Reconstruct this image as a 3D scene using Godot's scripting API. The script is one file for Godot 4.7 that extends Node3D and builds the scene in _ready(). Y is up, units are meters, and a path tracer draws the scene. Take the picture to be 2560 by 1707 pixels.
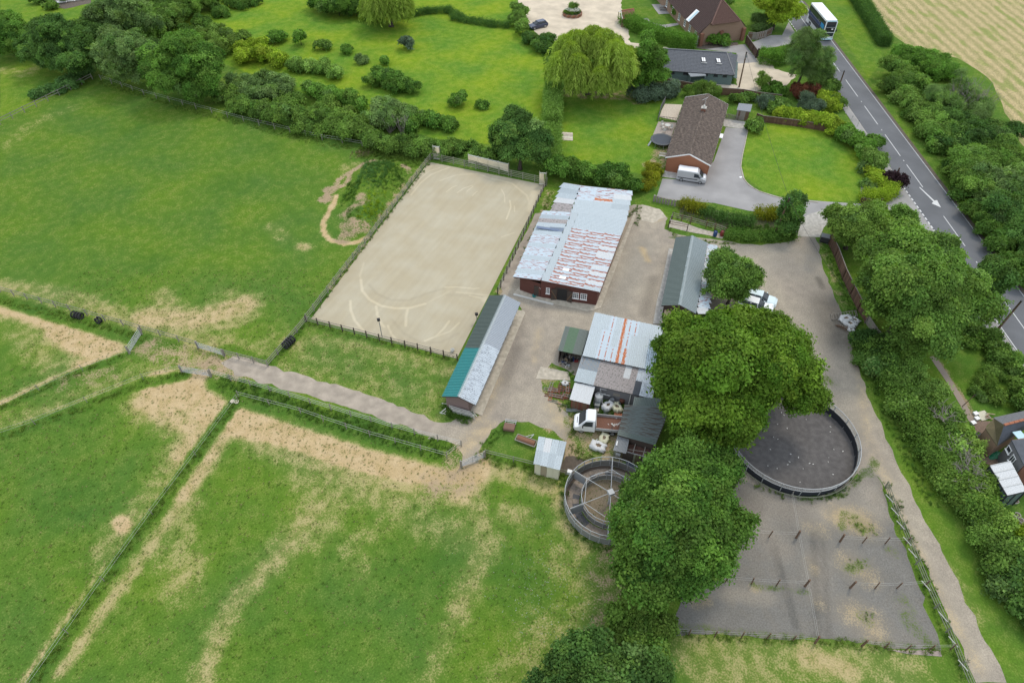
extends Node3D
# Riding yard seen from the air. World: x to the right, y up, depth runs along -z; metres.
const EYE_H := 63.0
const PITCH := 46.0
const FOCAL := 1707.0
# places in the photograph that readings were taken from: corner and scale of each enlargement
const RG := {
	"F": [0, 0, 1.08844], "A": [0, 0, .36565], "B": [850, 0, .36565], "C": [1700, 0, .36565], "D": [0, 570, .36565],
	"E": [850, 570, .36565], "K": [1700, 570, .36565], "L": [0, 1137, .36565], "M": [850, 1137, .36565], "N": [1700, 1137, .36565],
	"barn": [1260, 430, .2296], "stb": [1080, 720, .2297], "wk": [1360, 760, .15943], "tr": [1340, 930, .15943], "hw": [1380, 1120, .16579],
	"bg": [1610, 170, .1913], "hs": [1540, 0, .17857], "rh": [2370, 960, .22959], "bus": [1960, 0, .076531], "car": [1260, 0, .12755],
	"gs": [1640, 570, .1658], "fe": [1640, 480, .17857], "rp": [1800, 960, .19134], "fc": [2030, 560, .19123], "md": [780, 360, .17857], "t2": [1380, 1040, .10204]}
var rng := RandomNumberGenerator.new()
var cube := BoxMesh.new()
var rod := CylinderMesh.new()
var names := {}
var M := {}

func ray(r: String, x: float, y: float) -> Vector3:
	var a = RG[r]
	var dx: float = (a[0] + x * a[2] - 1280.0) / FOCAL
	var dy: float = -(a[1] + y * a[2] - 853.5) / FOCAL
	var p := deg_to_rad(PITCH)
	return Vector3(dx, -sin(p) + dy * cos(p), -(cos(p) + dy * sin(p)))
func q(r: String, x: float, y: float, h := 0.0) -> Vector3:
	var d := ray(r, x, y)
	return Vector3(0, EYE_H, 0) + d * ((h - EYE_H) / d.y)
func qs(r: String, flat: Array, h := 0.0) -> Array:
	var o := []
	for i in flat.size() / 2:
		o.append(q(r, flat[2 * i], flat[2 * i + 1], h))
	return o
func w(x: float, d: float, h := 0.0) -> Vector3:
	return Vector3(x, h, -d)
func lin(r: float, g: float, b: float) -> Color:
	return Color(r, g, b).linear_to_srgb()

# ---------------------------------------------------------------- nodes
func numbered(called: String) -> String:
	if not names.has(called):
		names[called] = 0
		return called
	names[called] += 1
	return "%s_%03d" % [called, names[called]]
func tag(o: Node, label: String, category: String, group := "") -> void:
	o.set_meta("label", label)
	o.set_meta("category", category)
	if group:
		o.set_meta("group", group)
func thing(called: String, label: String, category: String, at: Vector3, group := "", turn := 0.0) -> Node3D:
	var o := Node3D.new()
	o.name = numbered(called)
	add_child(o)
	o.position = at
	o.rotation.y = turn
	tag(o, label, category, group)
	return o
func put(parent: Node, called: String, mesh: Mesh, m: Material, xf: Transform3D, local := false) -> MeshInstance3D:
	var o := MeshInstance3D.new()
	o.mesh = mesh
	o.material_override = m
	o.name = called if parent != self else numbered(called)
	parent.add_child(o, true)
	if local:
		o.transform = xf
	else:
		o.global_transform = xf
	return o
func part_node(parent: Node, called: String, at := Vector3.ZERO) -> Node3D:
	var o := Node3D.new()
	o.name = called
	parent.add_child(o, true)
	o.position = at
	return o
func struct(called: String, mesh: Mesh, m: Material, at := Vector3.ZERO) -> MeshInstance3D:
	var o := put(self, called, mesh, m, Transform3D(Basis(), at))
	o.set_meta("kind", "structure")
	return o
func box(parent: Node, called: String, c: Vector3, s: Vector3, m: Material, yaw := 0.0, local := false) -> MeshInstance3D:
	return put(parent, called, cube, m, Transform3D(Basis(Vector3.UP, yaw) * Basis.from_scale(s), c), local)
func frame_of(dir: Vector3) -> Basis:
	var z := dir.normalized()
	var up := Vector3.UP if absf(z.y) < 0.98 else Vector3.RIGHT
	var x := up.cross(z).normalized()
	return Basis(x, z.cross(x), z)
func beam(parent: Node, called: String, a: Vector3, b: Vector3, wd: float, ht: float, m: Material, local := false) -> MeshInstance3D:
	var f := frame_of(b - a)
	return put(parent, called, cube, m, Transform3D(f * Basis.from_scale(Vector3(wd, ht, (b - a).length())), (a + b) / 2), local)
func tube(parent: Node, called: String, a: Vector3, b: Vector3, r: float, m: Material, local := false) -> MeshInstance3D:
	var f := frame_of(b - a)
	var bs := Basis(f.x, f.z, -f.y) * Basis.from_scale(Vector3(r * 2, (b - a).length(), r * 2))
	return put(parent, called, rod, m, Transform3D(bs, (a + b) / 2), local)

# ---------------------------------------------------------------- mesh writing
class Shape:
	var st := SurfaceTool.new()
	var smooth := false
	func _init(is_smooth := false):
		smooth = is_smooth
		st.begin(Mesh.PRIMITIVE_TRIANGLES)
		st.set_smooth_group(0 if is_smooth else -1)
	func tri(a: Vector3, b: Vector3, c: Vector3, ua := Vector2.ZERO, ub := Vector2.ZERO, uc := Vector2.ZERO):
		st.set_uv(ua); st.add_vertex(a)
		st.set_uv(ub); st.add_vertex(b)
		st.set_uv(uc); st.add_vertex(c)
	func quad(a: Vector3, b: Vector3, c: Vector3, d: Vector3):
		tri(a, b, c, Vector2(0, 0), Vector2(1, 0), Vector2(1, 1))
		tri(a, c, d, Vector2(0, 0), Vector2(1, 1), Vector2(0, 1))
	func block(o: Vector3, x: Vector3, y: Vector3, z: Vector3):
		var p := [o, o + x, o + x + z, o + z, o + y, o + x + y, o + x + y + z, o + z + y]
		quad(p[4], p[5], p[6], p[7]); quad(p[3], p[2], p[1], p[0])
		quad(p[0], p[1], p[5], p[4]); quad(p[1], p[2], p[6], p[5])
		quad(p[2], p[3], p[7], p[6]); quad(p[3], p[0], p[4], p[7])
	func loft(rings: Array, caps := true):
		for i in rings.size() - 1:
			var a: Array = rings[i]
			var b: Array = rings[i + 1]
			for k in a.size():
				var k2 := (k + 1) % a.size()
				quad(a[k], b[k], b[k2], a[k2])
		if caps:
			for e in [rings[0], rings[-1]]:
				var c := Vector3.ZERO
				for v in e:
					c += v / e.size()
				for k in e.size():
					tri(c, e[k], e[(k + 1) % e.size()])
	func tube(pts: Array, rad: Array, n := 6):
		var rings := []
		for i in pts.size():
			var d: Vector3 = (pts[mini(i + 1, pts.size() - 1)] - pts[maxi(i - 1, 0)]).normalized()
			var up := Vector3.UP if absf(d.y) < 0.95 else Vector3.RIGHT
			var x := up.cross(d).normalized()
			var y := d.cross(x)
			var ring := []
			for k in n:
				var t := TAU * k / n
				ring.append(pts[i] + (x * cos(t) + y * sin(t)) * rad[i])
			rings.append(ring)
		loft(rings)
	func done() -> ArrayMesh:
		st.generate_normals()
		return st.commit()

func poly_mesh(pts: Array, y: float, thick := 0.0) -> ArrayMesh:
	var p2 := PackedVector2Array()
	for p in pts:
		p2.append(Vector2(p.x, p.z))
	if Geometry2D.is_polygon_clockwise(p2):
		p2.reverse()
	var s := Shape.new()
	var ix := Geometry2D.triangulate_polygon(p2)
	if ix.is_empty():
		print("no triangles for a sheet of ", p2.size())
	for i in ix.size() / 3:
		var t := []
		for k in 3:
			var v := p2[ix[3 * i + k]]
			t.append(Vector3(v.x, y, v.y))
		if (t[1] - t[0]).cross(t[2] - t[0]).y > 0:
			t.reverse()
		s.tri(t[0], t[1], t[2])
	if thick > 0:
		for i in p2.size():
			var a := p2[i]
			var b := p2[(i + 1) % p2.size()]
			s.quad(Vector3(a.x, y, a.y), Vector3(b.x, y, b.y), Vector3(b.x, y - thick, b.y), Vector3(a.x, y - thick, a.y))
	return s.done()
func ragged(pts: Array, amount: float, step := 0.8, sd := 1) -> Array:
	var n := FastNoiseLite.new()
	n.seed = sd
	n.frequency = 0.35
	n.fractal_octaves = 4
	var o := []
	for i in pts.size():
		var a: Vector3 = pts[i]
		var b: Vector3 = pts[(i + 1) % pts.size()]
		var k := maxi(1, int(a.distance_to(b) / step))
		for j in k:
			var p := a.lerp(b, float(j) / k)
			o.append(p + Vector3(n.get_noise_2d(p.x, p.z), 0, n.get_noise_2d(p.x + 70, p.z)) * amount * 2.0)
	return o
func ribbon(pts: Array, wd: float) -> Array:
	var l := []
	var r := []
	for i in pts.size():
		var d: Vector3 = (pts[mini(i + 1, pts.size() - 1)] - pts[maxi(i - 1, 0)]).normalized()
		var n := Vector3(d.z, 0, -d.x) * wd / 2
		l.append(pts[i] + n)
		r.push_front(pts[i] - n)
	return l + r

# ---------------------------------------------------------------- materials
func noise_tex(sd: int, size: int, freq: float, octaves: int, lo: float, hi: float, contrast := 1.0, as_cells := false) -> ImageTexture:
	var n := FastNoiseLite.new()
	n.seed = sd
	n.frequency = freq
	n.fractal_octaves = octaves
	n.noise_type = FastNoiseLite.TYPE_CELLULAR if as_cells else FastNoiseLite.TYPE_SIMPLEX_SMOOTH
	var im := n.get_seamless_image(size, size)
	im.convert(Image.FORMAT_L8)
	var d := im.get_data()
	for i in d.size():
		var v := clampf((d[i] / 255.0 - 0.5) * contrast + 0.5, 0, 1)
		d[i] = int(255 * lerpf(lo, hi, v))
	im = Image.create_from_data(size, size, false, Image.FORMAT_L8, d)
	im.convert(Image.FORMAT_RGB8)
	return ImageTexture.create_from_image(im)
func plain(c: Color, rough := 0.8, metal := 0.0) -> StandardMaterial3D:
	var m := StandardMaterial3D.new()
	m.albedo_color = c
	m.roughness = rough
	m.metallic = metal
	return m
func nm(c: Color, tex: Texture2D, span: float, rough := 0.85, detail: Texture2D = null, dspan := 1.0, metal := 0.0) -> StandardMaterial3D:
	var m := plain(c, rough, metal)
	m.albedo_texture = tex
	m.uv1_triplanar = true
	m.uv1_world_triplanar = true
	m.uv1_scale = Vector3.ONE / span
	if detail:
		m.detail_enabled = true
		m.detail_blend_mode = BaseMaterial3D.BLEND_MODE_MUL
		m.detail_albedo = detail
		m.detail_uv_layer = BaseMaterial3D.DETAIL_UV_2
		m.uv2_triplanar = true
		m.uv2_world_triplanar = true
		m.uv2_scale = Vector3.ONE / dspan
	return m
func image_mat(im: Image, rough := 0.7, repeat := true) -> StandardMaterial3D:
	var m := plain(Color.WHITE, rough)
	m.albedo_texture = ImageTexture.create_from_image(im)
	m.texture_repeat = repeat
	return m

# ---------------------------------------------------------------- the painted ground: what grows or lies where
const GX0 := -140.0
const GD0 := 8.0
const GCELL := 0.4
const GW := 700
const GH := 455
var layer := [PackedFloat32Array(), PackedFloat32Array(), PackedFloat32Array(), PackedFloat32Array()]   # straw, bare soil, yellow-green short grass, rank dark grass

func stroke(k: int, pts: Array, r: float, v: float, soft := 0.6, take := false) -> void:
	for i in maxi(1, pts.size() - 1):
		var a := Vector2(pts[i].x, -pts[i].z)
		var e: Vector3 = pts[mini(i + 1, pts.size() - 1)]
		var b := Vector2(e.x, -e.z)
		var lo := a.min(b) - Vector2(r, r)
		var hi := a.max(b) + Vector2(r, r)
		var ab := b - a
		var l2 := maxf(ab.length_squared(), 1e-6)
		for j in range(maxi(0, int((lo.y - GD0) / GCELL)), mini(GH - 1, int((hi.y - GD0) / GCELL) + 1)):
			for c in range(maxi(0, int((lo.x - GX0) / GCELL)), mini(GW - 1, int((hi.x - GX0) / GCELL) + 1)):
				var p := Vector2(GX0 + (c + 0.5) * GCELL, GD0 + (j + 0.5) * GCELL)
				var t := clampf((p - a).dot(ab) / l2, 0, 1)
				var d := p.distance_to(a + ab * t) / r
				if d < 1.0:
					var f := v * (1.0 - smoothstep(1.0 - soft, 1.0, d))
					var at := j * GW + c
					if take:
						layer[k][at] = layer[k][at] * (1.0 - f)
					else:
						layer[k][at] = maxf(layer[k][at], f)
func area(k: int, pts: Array, v: float, add := false) -> void:
	var poly := PackedVector2Array()
	var lo := Vector2(1e6, 1e6)
	var hi := -lo
	for p in pts:
		var e := Vector2(p.x, -p.z)
		poly.append(e)
		lo = lo.min(e)
		hi = hi.max(e)
	for j in range(maxi(0, int((lo.y - GD0) / GCELL)), mini(GH - 1, int((hi.y - GD0) / GCELL) + 1)):
		for c in range(maxi(0, int((lo.x - GX0) / GCELL)), mini(GW - 1, int((hi.x - GX0) / GCELL) + 1)):
			if Geometry2D.is_point_in_polygon(Vector2(GX0 + (c + 0.5) * GCELL, GD0 + (j + 0.5) * GCELL), poly):
				var at := j * GW + c
				layer[k][at] = minf(1.0, layer[k][at] + v) if add else maxf(layer[k][at], v)

func noise_bytes(sd: int, per_m: float, oct: int, x0: float, d1: float, mpp: float, nw: int, nh: int) -> PackedByteArray:
	var n := FastNoiseLite.new()
	n.seed = sd
	n.noise_type = FastNoiseLite.TYPE_SIMPLEX
	n.frequency = per_m * mpp
	n.fractal_octaves = oct
	n.offset = Vector3(x0 / mpp, -d1 / mpp, 0)
	return n.get_image(nw, nh, false, false, false).get_data()

func ground_image(x0: float, x1: float, d0: float, d1: float, nw: int, hard := false) -> Image:
	var mpp := (x1 - x0) / nw
	var nh := int(round((d1 - d0) / mpp))
	# the four layers, cut out and enlarged
	var raw := PackedByteArray()
	raw.resize(GW * GH * 4)
	for j in GH:
		for c in GW:
			var o := ((GH - 1 - j) * GW + c) * 4
			var at := j * GW + c
			raw[o] = int(255 * layer[0][at]); raw[o + 1] = int(255 * layer[1][at])
			raw[o + 2] = int(255 * layer[2][at]); raw[o + 3] = int(255 * layer[3][at])
	var im := Image.create_from_data(GW, GH, false, Image.FORMAT_RGBA8, raw)
	var rx0 := int(round((x0 - GX0) / GCELL))
	var ry0 := int(round((GD0 + GH * GCELL - d1) / GCELL))
	im = im.get_region(Rect2i(rx0, ry0, int(round((x1 - x0) / GCELL)), int(round((d1 - d0) / GCELL))))
	im.resize(nw, nh, Image.INTERPOLATE_BILINEAR)
	var ly := im.get_data()
	var a := noise_bytes(11, 4.2, 2, x0, d1, mpp, nw, nh)
	var b := noise_bytes(12, 0.45, 3, x0, d1, mpp, nw, nh)
	var e := noise_bytes(13, 0.06, 3, x0, d1, mpp, nw, nh)
	var out := PackedByteArray()
	out.resize(nw * nh * 3)
	var rnd := 12345
	for i in nw * nh:
		var n1 := a[i] * 0.00392 - 0.5
		var n2 := b[i] * 0.00392 - 0.5
		var n3 := e[i] * 0.00392 - 0.5
		rnd = (rnd * 1103515245 + 12345) & 0x7fffffff
		var gr := ((rnd >> 12) & 255) * 0.00392 - 0.5
		var l := i * 4
		var s := ly[l] * 0.00392
		var dirt := ly[l + 1] * 0.00392
		var sun := ly[l + 2] * 0.00392  # weight of yellow-green mown grass; of grey stone on hard ground
		var lush := ly[l + 3] * 0.00392
		var r: float
		var g: float
		var bl: float
		var k: float
		if hard:          # gravel: the layers are straw, green weeds, grey stone, damp
			r = 172.0 + n3 * 26.0 + n2 * 20.0
			g = 161.5 + n3 * 25.0 + n2 * 18.0
			bl = 145.0 + n3 * 18.0 + n2 * 15.0
			var gy := clampf(sun + (n2 + n3) * .5 * sun, 0, 1)
			r += (130.0 + n2 * 12.0 - r) * gy
			g += (127.0 + n2 * 12.0 - g) * gy
			bl += (120.0 + n2 * 12.0 - bl) * gy
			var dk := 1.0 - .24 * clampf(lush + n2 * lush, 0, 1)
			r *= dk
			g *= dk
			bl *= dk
			k = 1.0 + n1 * 0.16 + gr * 0.13
		else:
			r = 94.0 + n3 * 18.0 + n2 * 14.0 + sun * (25.0 + n2 * 14.0 + n3 * 26.0) - lush * 18.0
			g = 126.0 + n3 * 14.0 + n2 * 11.0 + sun * (24.0 + n2 * 6.0 + n3 * 10.0) - lush * 14.0
			bl = 47.0 - n3 * 8.0 + n2 * 6.0 + sun * (0.0 + n2 * 8.0) - lush * 4.0
			k = 1.0 + n1 * 0.19 + gr * 0.13
			var th := clampf((n1 * 1.3 + n2 * 1.0 + n3 * .3 + gr * .5) * 1.0 - .22, 0, .4) * (1.0 - lush) * (1.0 - sun * .7)
			r += (150.0 - r) * th
			g += (142.0 - g) * th
			bl += (92.0 - bl) * th
		if s > 0.02:
			var t := clampf((s * 1.2 + n1 * 1.2 + n2 * 1.2 + n3 * 0.6 + gr * 0.6 - 0.5) * 1.7 + 0.36, 0, 1) * minf(1.0, s * 4.0)
			t = clampf(t * .42 + s * s * .72 + s * .12, 0, 1)
			r += (196.0 + n2 * 20.0 - r) * t
			g += (172.0 + n2 * 22.0 - g) * t
			bl += (130.0 + n2 * 26.0 - bl) * t
			k -= n1 * 0.12
		if dirt > 0.02:
			var t := clampf((dirt + n1 * 0.9 + n2 * 0.9 + gr * .4 - 0.5) * 2.0 + 0.5, 0, 1) * minf(1.0, dirt * 5.0)
			if hard:
				r += (84.0 + n3 * 30.0 - r) * t * .8
				g += (104.0 + n3 * 24.0 - g) * t * .8
				bl += (46.0 - bl) * t * .8
			else:
				r += (170.0 + n3 * 24.0 - r) * t
				g += (150.0 + n3 * 20.0 - g) * t
				bl += (121.0 + n3 * 16.0 - bl) * t
		var o := i * 3
		out[o] = clampi(int(r * k), 0, 255)
		out[o + 1] = clampi(int(g * k), 0, 255)
		out[o + 2] = clampi(int(bl * k), 0, 255)
	return Image.create_from_data(nw, nh, false, Image.FORMAT_RGB8, out)

func paint_hard() -> void:
	for k in 4:
		layer[k].fill(0.0)
	var F := func(a: Array): return qs("F", a)
	area(2, F.call([1640, 1070, 1760, 1125, 1850, 1142, 1950, 1120, 1995, 1068, 2030, 1110, 2062, 1200, 2180, 1500, 1500, 1480, 1560, 1300]), .92)
	for a in [[[1720, 1160, 1900, 1170, 2000, 1150], 3.0, .45], [[1740, 1200, 1790, 1260], 2.5, .5], [[1880, 1290, 1880, 1340], 2.2, .4], [[1640, 1360, 1760, 1370], 1.6, .5], [[1990, 1110, 2030, 1180], 2.2, .5]]:
		stroke(2, F.call(a[0]), a[1], a[2], .9, true)
	for a in [[[1800, 600, 1900, 640, 1900, 780], 6.0, .42], [[1700, 570, 1860, 580], 3.0, .4], [[1870, 545, 1860, 620], 2.5, .7], [[1480, 560, 1450, 640, 1400, 720], 3.0, .28], [[1880, 850, 1960, 1000], 3.0, .3]]:
		stroke(2, F.call(a[0]), a[1], a[2], 1.0)
	# straw and litter
	for a in [[[1935, 1190, 1985, 1205], 2.8, .72], [[1960, 1175, 1990, 1190], 1.8, .5], [[1860, 1210, 1890, 1220], 1.8, .4], [[1945, 1290, 1990, 1320], 2.4, .5], [[1860, 1290, 1870, 1310], 1.2, .35], [[1960, 1410, 2000, 1430, 2010, 1460], 2.6, .58], [[1880, 1380, 1890, 1390], 1.4, .34], [[1600, 1385, 1620, 1380], 1.2, .5], [[1730, 1352, 1740, 1352], .8, .4],
		[[1140, 870, 1120, 930, 1090, 970], 1.6, .34], [[1060, 1040, 1090, 1010, 1120, 985], 2.4, .5], [[1240, 760, 1225, 830], 1.2, .3], [[1390, 620, 1420, 540, 1440, 500], 1.1, .34], [[1270, 930, 1300, 990], 2.0, .35], [[1975, 820, 1990, 1000, 2040, 1100], 1.4, .3], [[2000, 1050, 2100, 1250, 2250, 1540], 1.2, .34], [[1490, 480, 1510, 500], 2.0, .5], [[1475, 570, 1490, 600], .9, .7]]:
		stroke(0, F.call(a[0]), a[1], a[2] * .95, 1.0)
	# weeds in the gravel
	for a in [[[1965, 1200, 1990, 1215], 1.4, .5], [[1940, 1180, 1935, 1215], .6, .6], [[1950, 1305, 1990, 1295], 1.0, .42], [[1985, 1415, 1995, 1425], 1.0, .45], [[2045, 1265, 2055, 1270], .8, .5], [[2010, 1060, 2000, 1090], .8, .6], [[1900, 870, 1915, 880], 1.0, .4], [[2070, 1380, 2110, 1460, 2140, 1490], 1.2, .36], [[1890, 925, 1910, 950], 1.4, .45], [[1560, 1440, 1700, 1455, 2100, 1485], .5, .5], [[1730, 1345, 1860, 1360], .35, .5], [[1840, 1145, 1940, 1135, 1985, 1085], .5, .6], [[1310, 1010, 1300, 960], .5, .45], [[1540, 545, 1660, 560, 1690, 560], .4, .5]]:
		stroke(1, F.call(a[0]), a[1], a[2], .9)
	# damp, dark and trodden
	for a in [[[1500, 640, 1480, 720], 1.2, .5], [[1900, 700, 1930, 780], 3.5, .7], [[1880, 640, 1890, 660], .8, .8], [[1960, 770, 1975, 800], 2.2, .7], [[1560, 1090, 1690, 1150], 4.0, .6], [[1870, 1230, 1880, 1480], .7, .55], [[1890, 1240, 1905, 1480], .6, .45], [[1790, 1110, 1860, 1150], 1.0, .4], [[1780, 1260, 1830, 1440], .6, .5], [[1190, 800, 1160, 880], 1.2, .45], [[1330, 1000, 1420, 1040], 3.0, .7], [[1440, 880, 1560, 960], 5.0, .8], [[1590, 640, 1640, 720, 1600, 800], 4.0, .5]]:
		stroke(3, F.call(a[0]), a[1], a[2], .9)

func map_sheet(x0: float, x1: float, d0: float, d1: float) -> ArrayMesh:
	var s := Shape.new()
	var a := [w(x0, d1), w(x1, d1), w(x1, d0), w(x0, d0)]
	s.quad(a[0], a[1], a[2], a[3])
	return s.done()

func paint_ground() -> void:
	for k in 4:
		layer[k].resize(GW * GH)
		layer[k].fill(0.0)
	# bright yellow-green short grass: the mown meadow, the lawns, the verges
	area(2, qs("F", [500, -30, 1180, -30, 1185, 60, 1250, 110, 1260, 250, 1240, 330, 1110, 330, 1000, 320, 800, 250, 520, 150, 380, 80]), 0.95)
	area(2, qs("F", [1285, 215, 1520, 225, 1515, 330, 1480, 400, 1265, 370]), 0.8)
	area(2, qs("F", [1715, 280, 1900, 290, 1990, 360, 2010, 420, 1975, 460, 1900, 465, 1760, 445, 1705, 400]), 0.85)
	area(2, qs("F", [1895, -20, 1990, -20, 2030, 140, 1995, 180, 1900, 20]), 0.45)
	area(2, qs("F", [0, 0, 200, 0, 200, 60, 60, 110, 0, 130]), 0.6)
	area(2, qs("F", [0, 120, 130, 160, 180, 190, 0, 280]), 0.45)
	stroke(2, qs("F", [2150, 800, 2352, 960]), 9.0, 0.35)
	stroke(2, qs("F", [2060, 1050, 2300, 1480, 2352, 1568]), 3.5, 0.25)
	# rank dark grass
	area(3, qs("F", [760, 420, 800, 390, 850, 368, 905, 380, 940, 395, 900, 440, 870, 500, 830, 545, 770, 555, 745, 510]), 0.12)
	for a in [[150, 270, 1.5], [300, 300, 5], [320, 290, 4], [180, 515, 3], [620, 340, 4], [520, 420, 6], [430, 1180, 5], [700, 1470, 6], [640, 1500, 6], [160, 1150, 5], [250, 1260, 4], [980, 1290, 6], [1190, 1340, 5], [1210, 1370, 5], [190, 950, 5], [1130, 1090, 3], [340, 600, 5], [830, 850, 4], [760, 830, 3], [900, 870, 4]]:
		stroke(3, [q("F", a[0], a[1])], a[2], 0.55, 1.0)
	# straw-dry wear
	var S := func(pts: Array, r: float, v: float, soft := 0.8): stroke(0, qs("F", pts), r, v, soft)
	S.call([0, 655, 90, 668, 200, 695, 300, 735, 430, 768, 520, 792], 2.6, 0.52)
	S.call([330, 730, 450, 735, 560, 700], 4.2, 0.78)
	S.call([370, 680, 400, 720, 520, 745, 575, 715], 2.6, 0.55)
	S.call([500, 665, 590, 690], 2.0, 0.35)
	S.call([460, 780, 560, 800, 600, 825], 2.2, 0.4)
	S.call([625, 520, 650, 545], 2.2, 0.36)
	S.call([690, 566, 700, 568], 1.6, 0.75)
	S.call([0, 700, 90, 725, 170, 765, 250, 800], 3.4, 0.92)
	S.call([130, 760, 190, 800, 250, 810, 190, 840], 3.2, 0.9)
	S.call([260, 760, 290, 800], 3.0, 0.42)
	S.call([285, 815, 180, 850, 90, 890, 0, 935], 1.9, 0.9)
	S.call([60, 760, 130, 840], 4.0, 0.4)
	S.call([360, 880, 420, 880, 480, 880, 515, 915, 490, 950], 2.8, 0.95, 0.4)
	S.call([340, 920, 420, 960, 470, 985, 430, 1040], 4.2, 0.8)
	S.call([395, 905, 470, 905, 490, 930], 4.0, 0.88, 0.5)
	S.call([500, 960, 440, 1045, 350, 1170, 230, 1330, 60, 1568], 1.1, 0.9, 0.7)
	S.call([430, 1040, 370, 1120, 300, 1200, 250, 1260], 3.4, 0.4)
	S.call([275, 1200, 285, 1210], 1.7, 0.95)
	S.call([320, 1250, 210, 1400, 130, 1500], 3.0, 0.3)
	S.call([60, 960, 180, 925, 300, 890, 350, 880], 1.2, 0.5)
	S.call([545, 965, 650, 985, 800, 1035, 950, 1070, 1080, 1075], 3.4, 0.95, 0.5)
	S.call([600, 1000, 760, 1060, 900, 1100, 1040, 1110], 3.8, 0.62)
	S.call([1000, 1085, 1090, 1090, 1060, 1130], 3.4, 0.78)
	S.call([535, 970, 470, 1070, 420, 1140], 1.8, 0.78)
	S.call([460, 1090, 370, 1220, 240, 1400, 140, 1540], 1.3, 0.62)
	S.call([420, 1160, 400, 1260, 420, 1340], 3.4, 0.36)
	S.call([440, 1290, 410, 1340], 2.2, 0.5)
	S.call([1040, 1120, 900, 1150, 790, 1112, 700, 1200, 638, 1280], 3.0, 0.46)
	S.call([720, 1170, 638, 1280, 537, 1380, 500, 1460, 460, 1568], 1.9, 0.56)
	S.call([700, 1080, 760, 1150, 720, 1220], 4.0, 0.42)
	S.call([1090, 1160, 1117, 1246, 1083, 1330, 1050, 1407], 2.0, 0.5)
	S.call([930, 1180, 1010, 1210, 1117, 1250], 3.4, 0.38)
	S.call([1050, 1400, 1010, 1500, 980, 1568], 1.6, 0.35)
	S.call([870, 1210, 800, 1260, 830, 1320], 2.0, 0.32)
	S.call([1120, 1075, 1200, 1100, 1280, 1125, 1300, 1200, 1340, 1260], 1.8, 0.6)
	S.call([1160, 1180, 1200, 1190], 2.2, 0.45)
	S.call([1300, 1290, 1380, 1330, 1400, 1400, 1330, 1450, 1250, 1460], 5.0, 0.34, 1.0)
	S.call([1250, 1480, 1170, 1568], 4.0, 0.26)
	S.call([1580, 1490, 1700, 1500, 1900, 1520, 2080, 1530], 3.6, 0.42)
	S.call([1850, 1505, 1950, 1540], 2.2, 0.7)
	S.call([1620, 1550, 1760, 1560], 3.0, 0.45)
	S.call([330, 800, 450, 800, 480, 830], 2.6, 0.5)
	S.call([0, 985, 120, 935, 250, 880, 380, 845, 430, 840], 3.2, 0.34)
	S.call([640, 800, 760, 850, 880, 880, 1010, 930], 7.0, 0.3, 0.9)
	S.call([660, 780, 780, 790, 1030, 850], 2.2, 0.42)
	S.call([860, 385, 880, 375, 800, 385], 2.5, 0.4)
	S.call([0, 160, 60, 170, 90, 150], 2.5, 0.35)
	S.call([160, 250, 60, 290, 20, 330], 3.0, 0.22)
	S.call([2130, 1240, 2250, 1420], 1.4, 0.3)
	S.call([1570, 600, 1530, 650], 0.8, 0.3)
	# rank strips along the fences, free of straw
	for a in [[[0, 688, 180, 740, 330, 785, 400, 798], 1.1], [[545, 915, 450, 1045, 360, 1170, 240, 1330, 80, 1568], 0.85], [[300, 812, 150, 868, 0, 942], 0.7], [[420, 862, 330, 880, 200, 930, 0, 1005], 0.9], [[505, 875, 560, 905, 700, 950, 860, 1000, 1030, 1045], 2.0], [[985, 372, 850, 545, 705, 735, 620, 838], 0.7], [[520, 800, 615, 836], 0.8]]:
		var p := qs("F", a[0])
		stroke(0, p, a[1] + 0.3, 1.0, 0.5, true)
		stroke(3, p, a[1], 0.4, 0.6)
	# bare soil
	stroke(1, qs("F", [985, 360, 900, 470, 830, 570, 760, 660]), 0.6, 0.55)
	stroke(1, qs("md", [880, 235, 740, 265, 600, 350, 520, 400, 400, 480, 340, 560]), 0.6, 1.0, 0.5)
	stroke(1, qs("md", [540, 380, 500, 500, 460, 570, 390, 600]), 0.55, 1.0, 0.5)
	stroke(0, qs("md", [330, 730, 290, 850, 220, 970, 150, 1110, 170, 1260, 250, 1340, 450, 1400, 640, 1370, 740, 1320]), 0.65, 1.0, 0.5)
	stroke(1, qs("md", [1260, 290, 1350, 340, 1360, 400]), 0.7, 0.8)
	stroke(1, qs("md", [1290, 560, 1200, 700, 1120, 820, 980, 1000, 900, 1100]), 0.7, 0.6)
	stroke(1, qs("md", [700, 800, 720, 880, 560, 930, 450, 1000]), 1.5, 0.62)
	stroke(1, qs("md", [500, 1130, 620, 1160, 700, 1200, 520, 1240, 420, 1340]), 1.7, 0.72)
	stroke(1, qs("md", [250, 640]), 1.4, 1.0, 0.2)
	stroke(1, qs("md", [190, 770]), 1.4, 1.0, 0.2)
	area(1, qs("F", [1240, 900, 1310, 935, 1420, 930, 1440, 1000, 1420, 1080, 1300, 1090, 1290, 1010, 1250, 985]), 0.62)
	stroke(1, qs("F", [1310, 1020, 1310, 1080]), 0.9, 0.9)
	stroke(1, qs("F", [1265, 860, 1235, 880, 1240, 910]), 1.6, 0.6)
	stroke(1, qs("F", [1265, 440, 1240, 520, 1190, 610, 1150, 670]), 0.9, 0.6)
	stroke(1, qs("F", [520, 842, 450, 828, 380, 812, 340, 800]), 2.6, 0.52)
	stroke(1, qs("F", [560, 850, 480, 838]), 2.4, 0.75)
	stroke(1, qs("F", [1060, 1050, 1060, 1100, 1000, 1110]), 2.6, 0.5)
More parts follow.
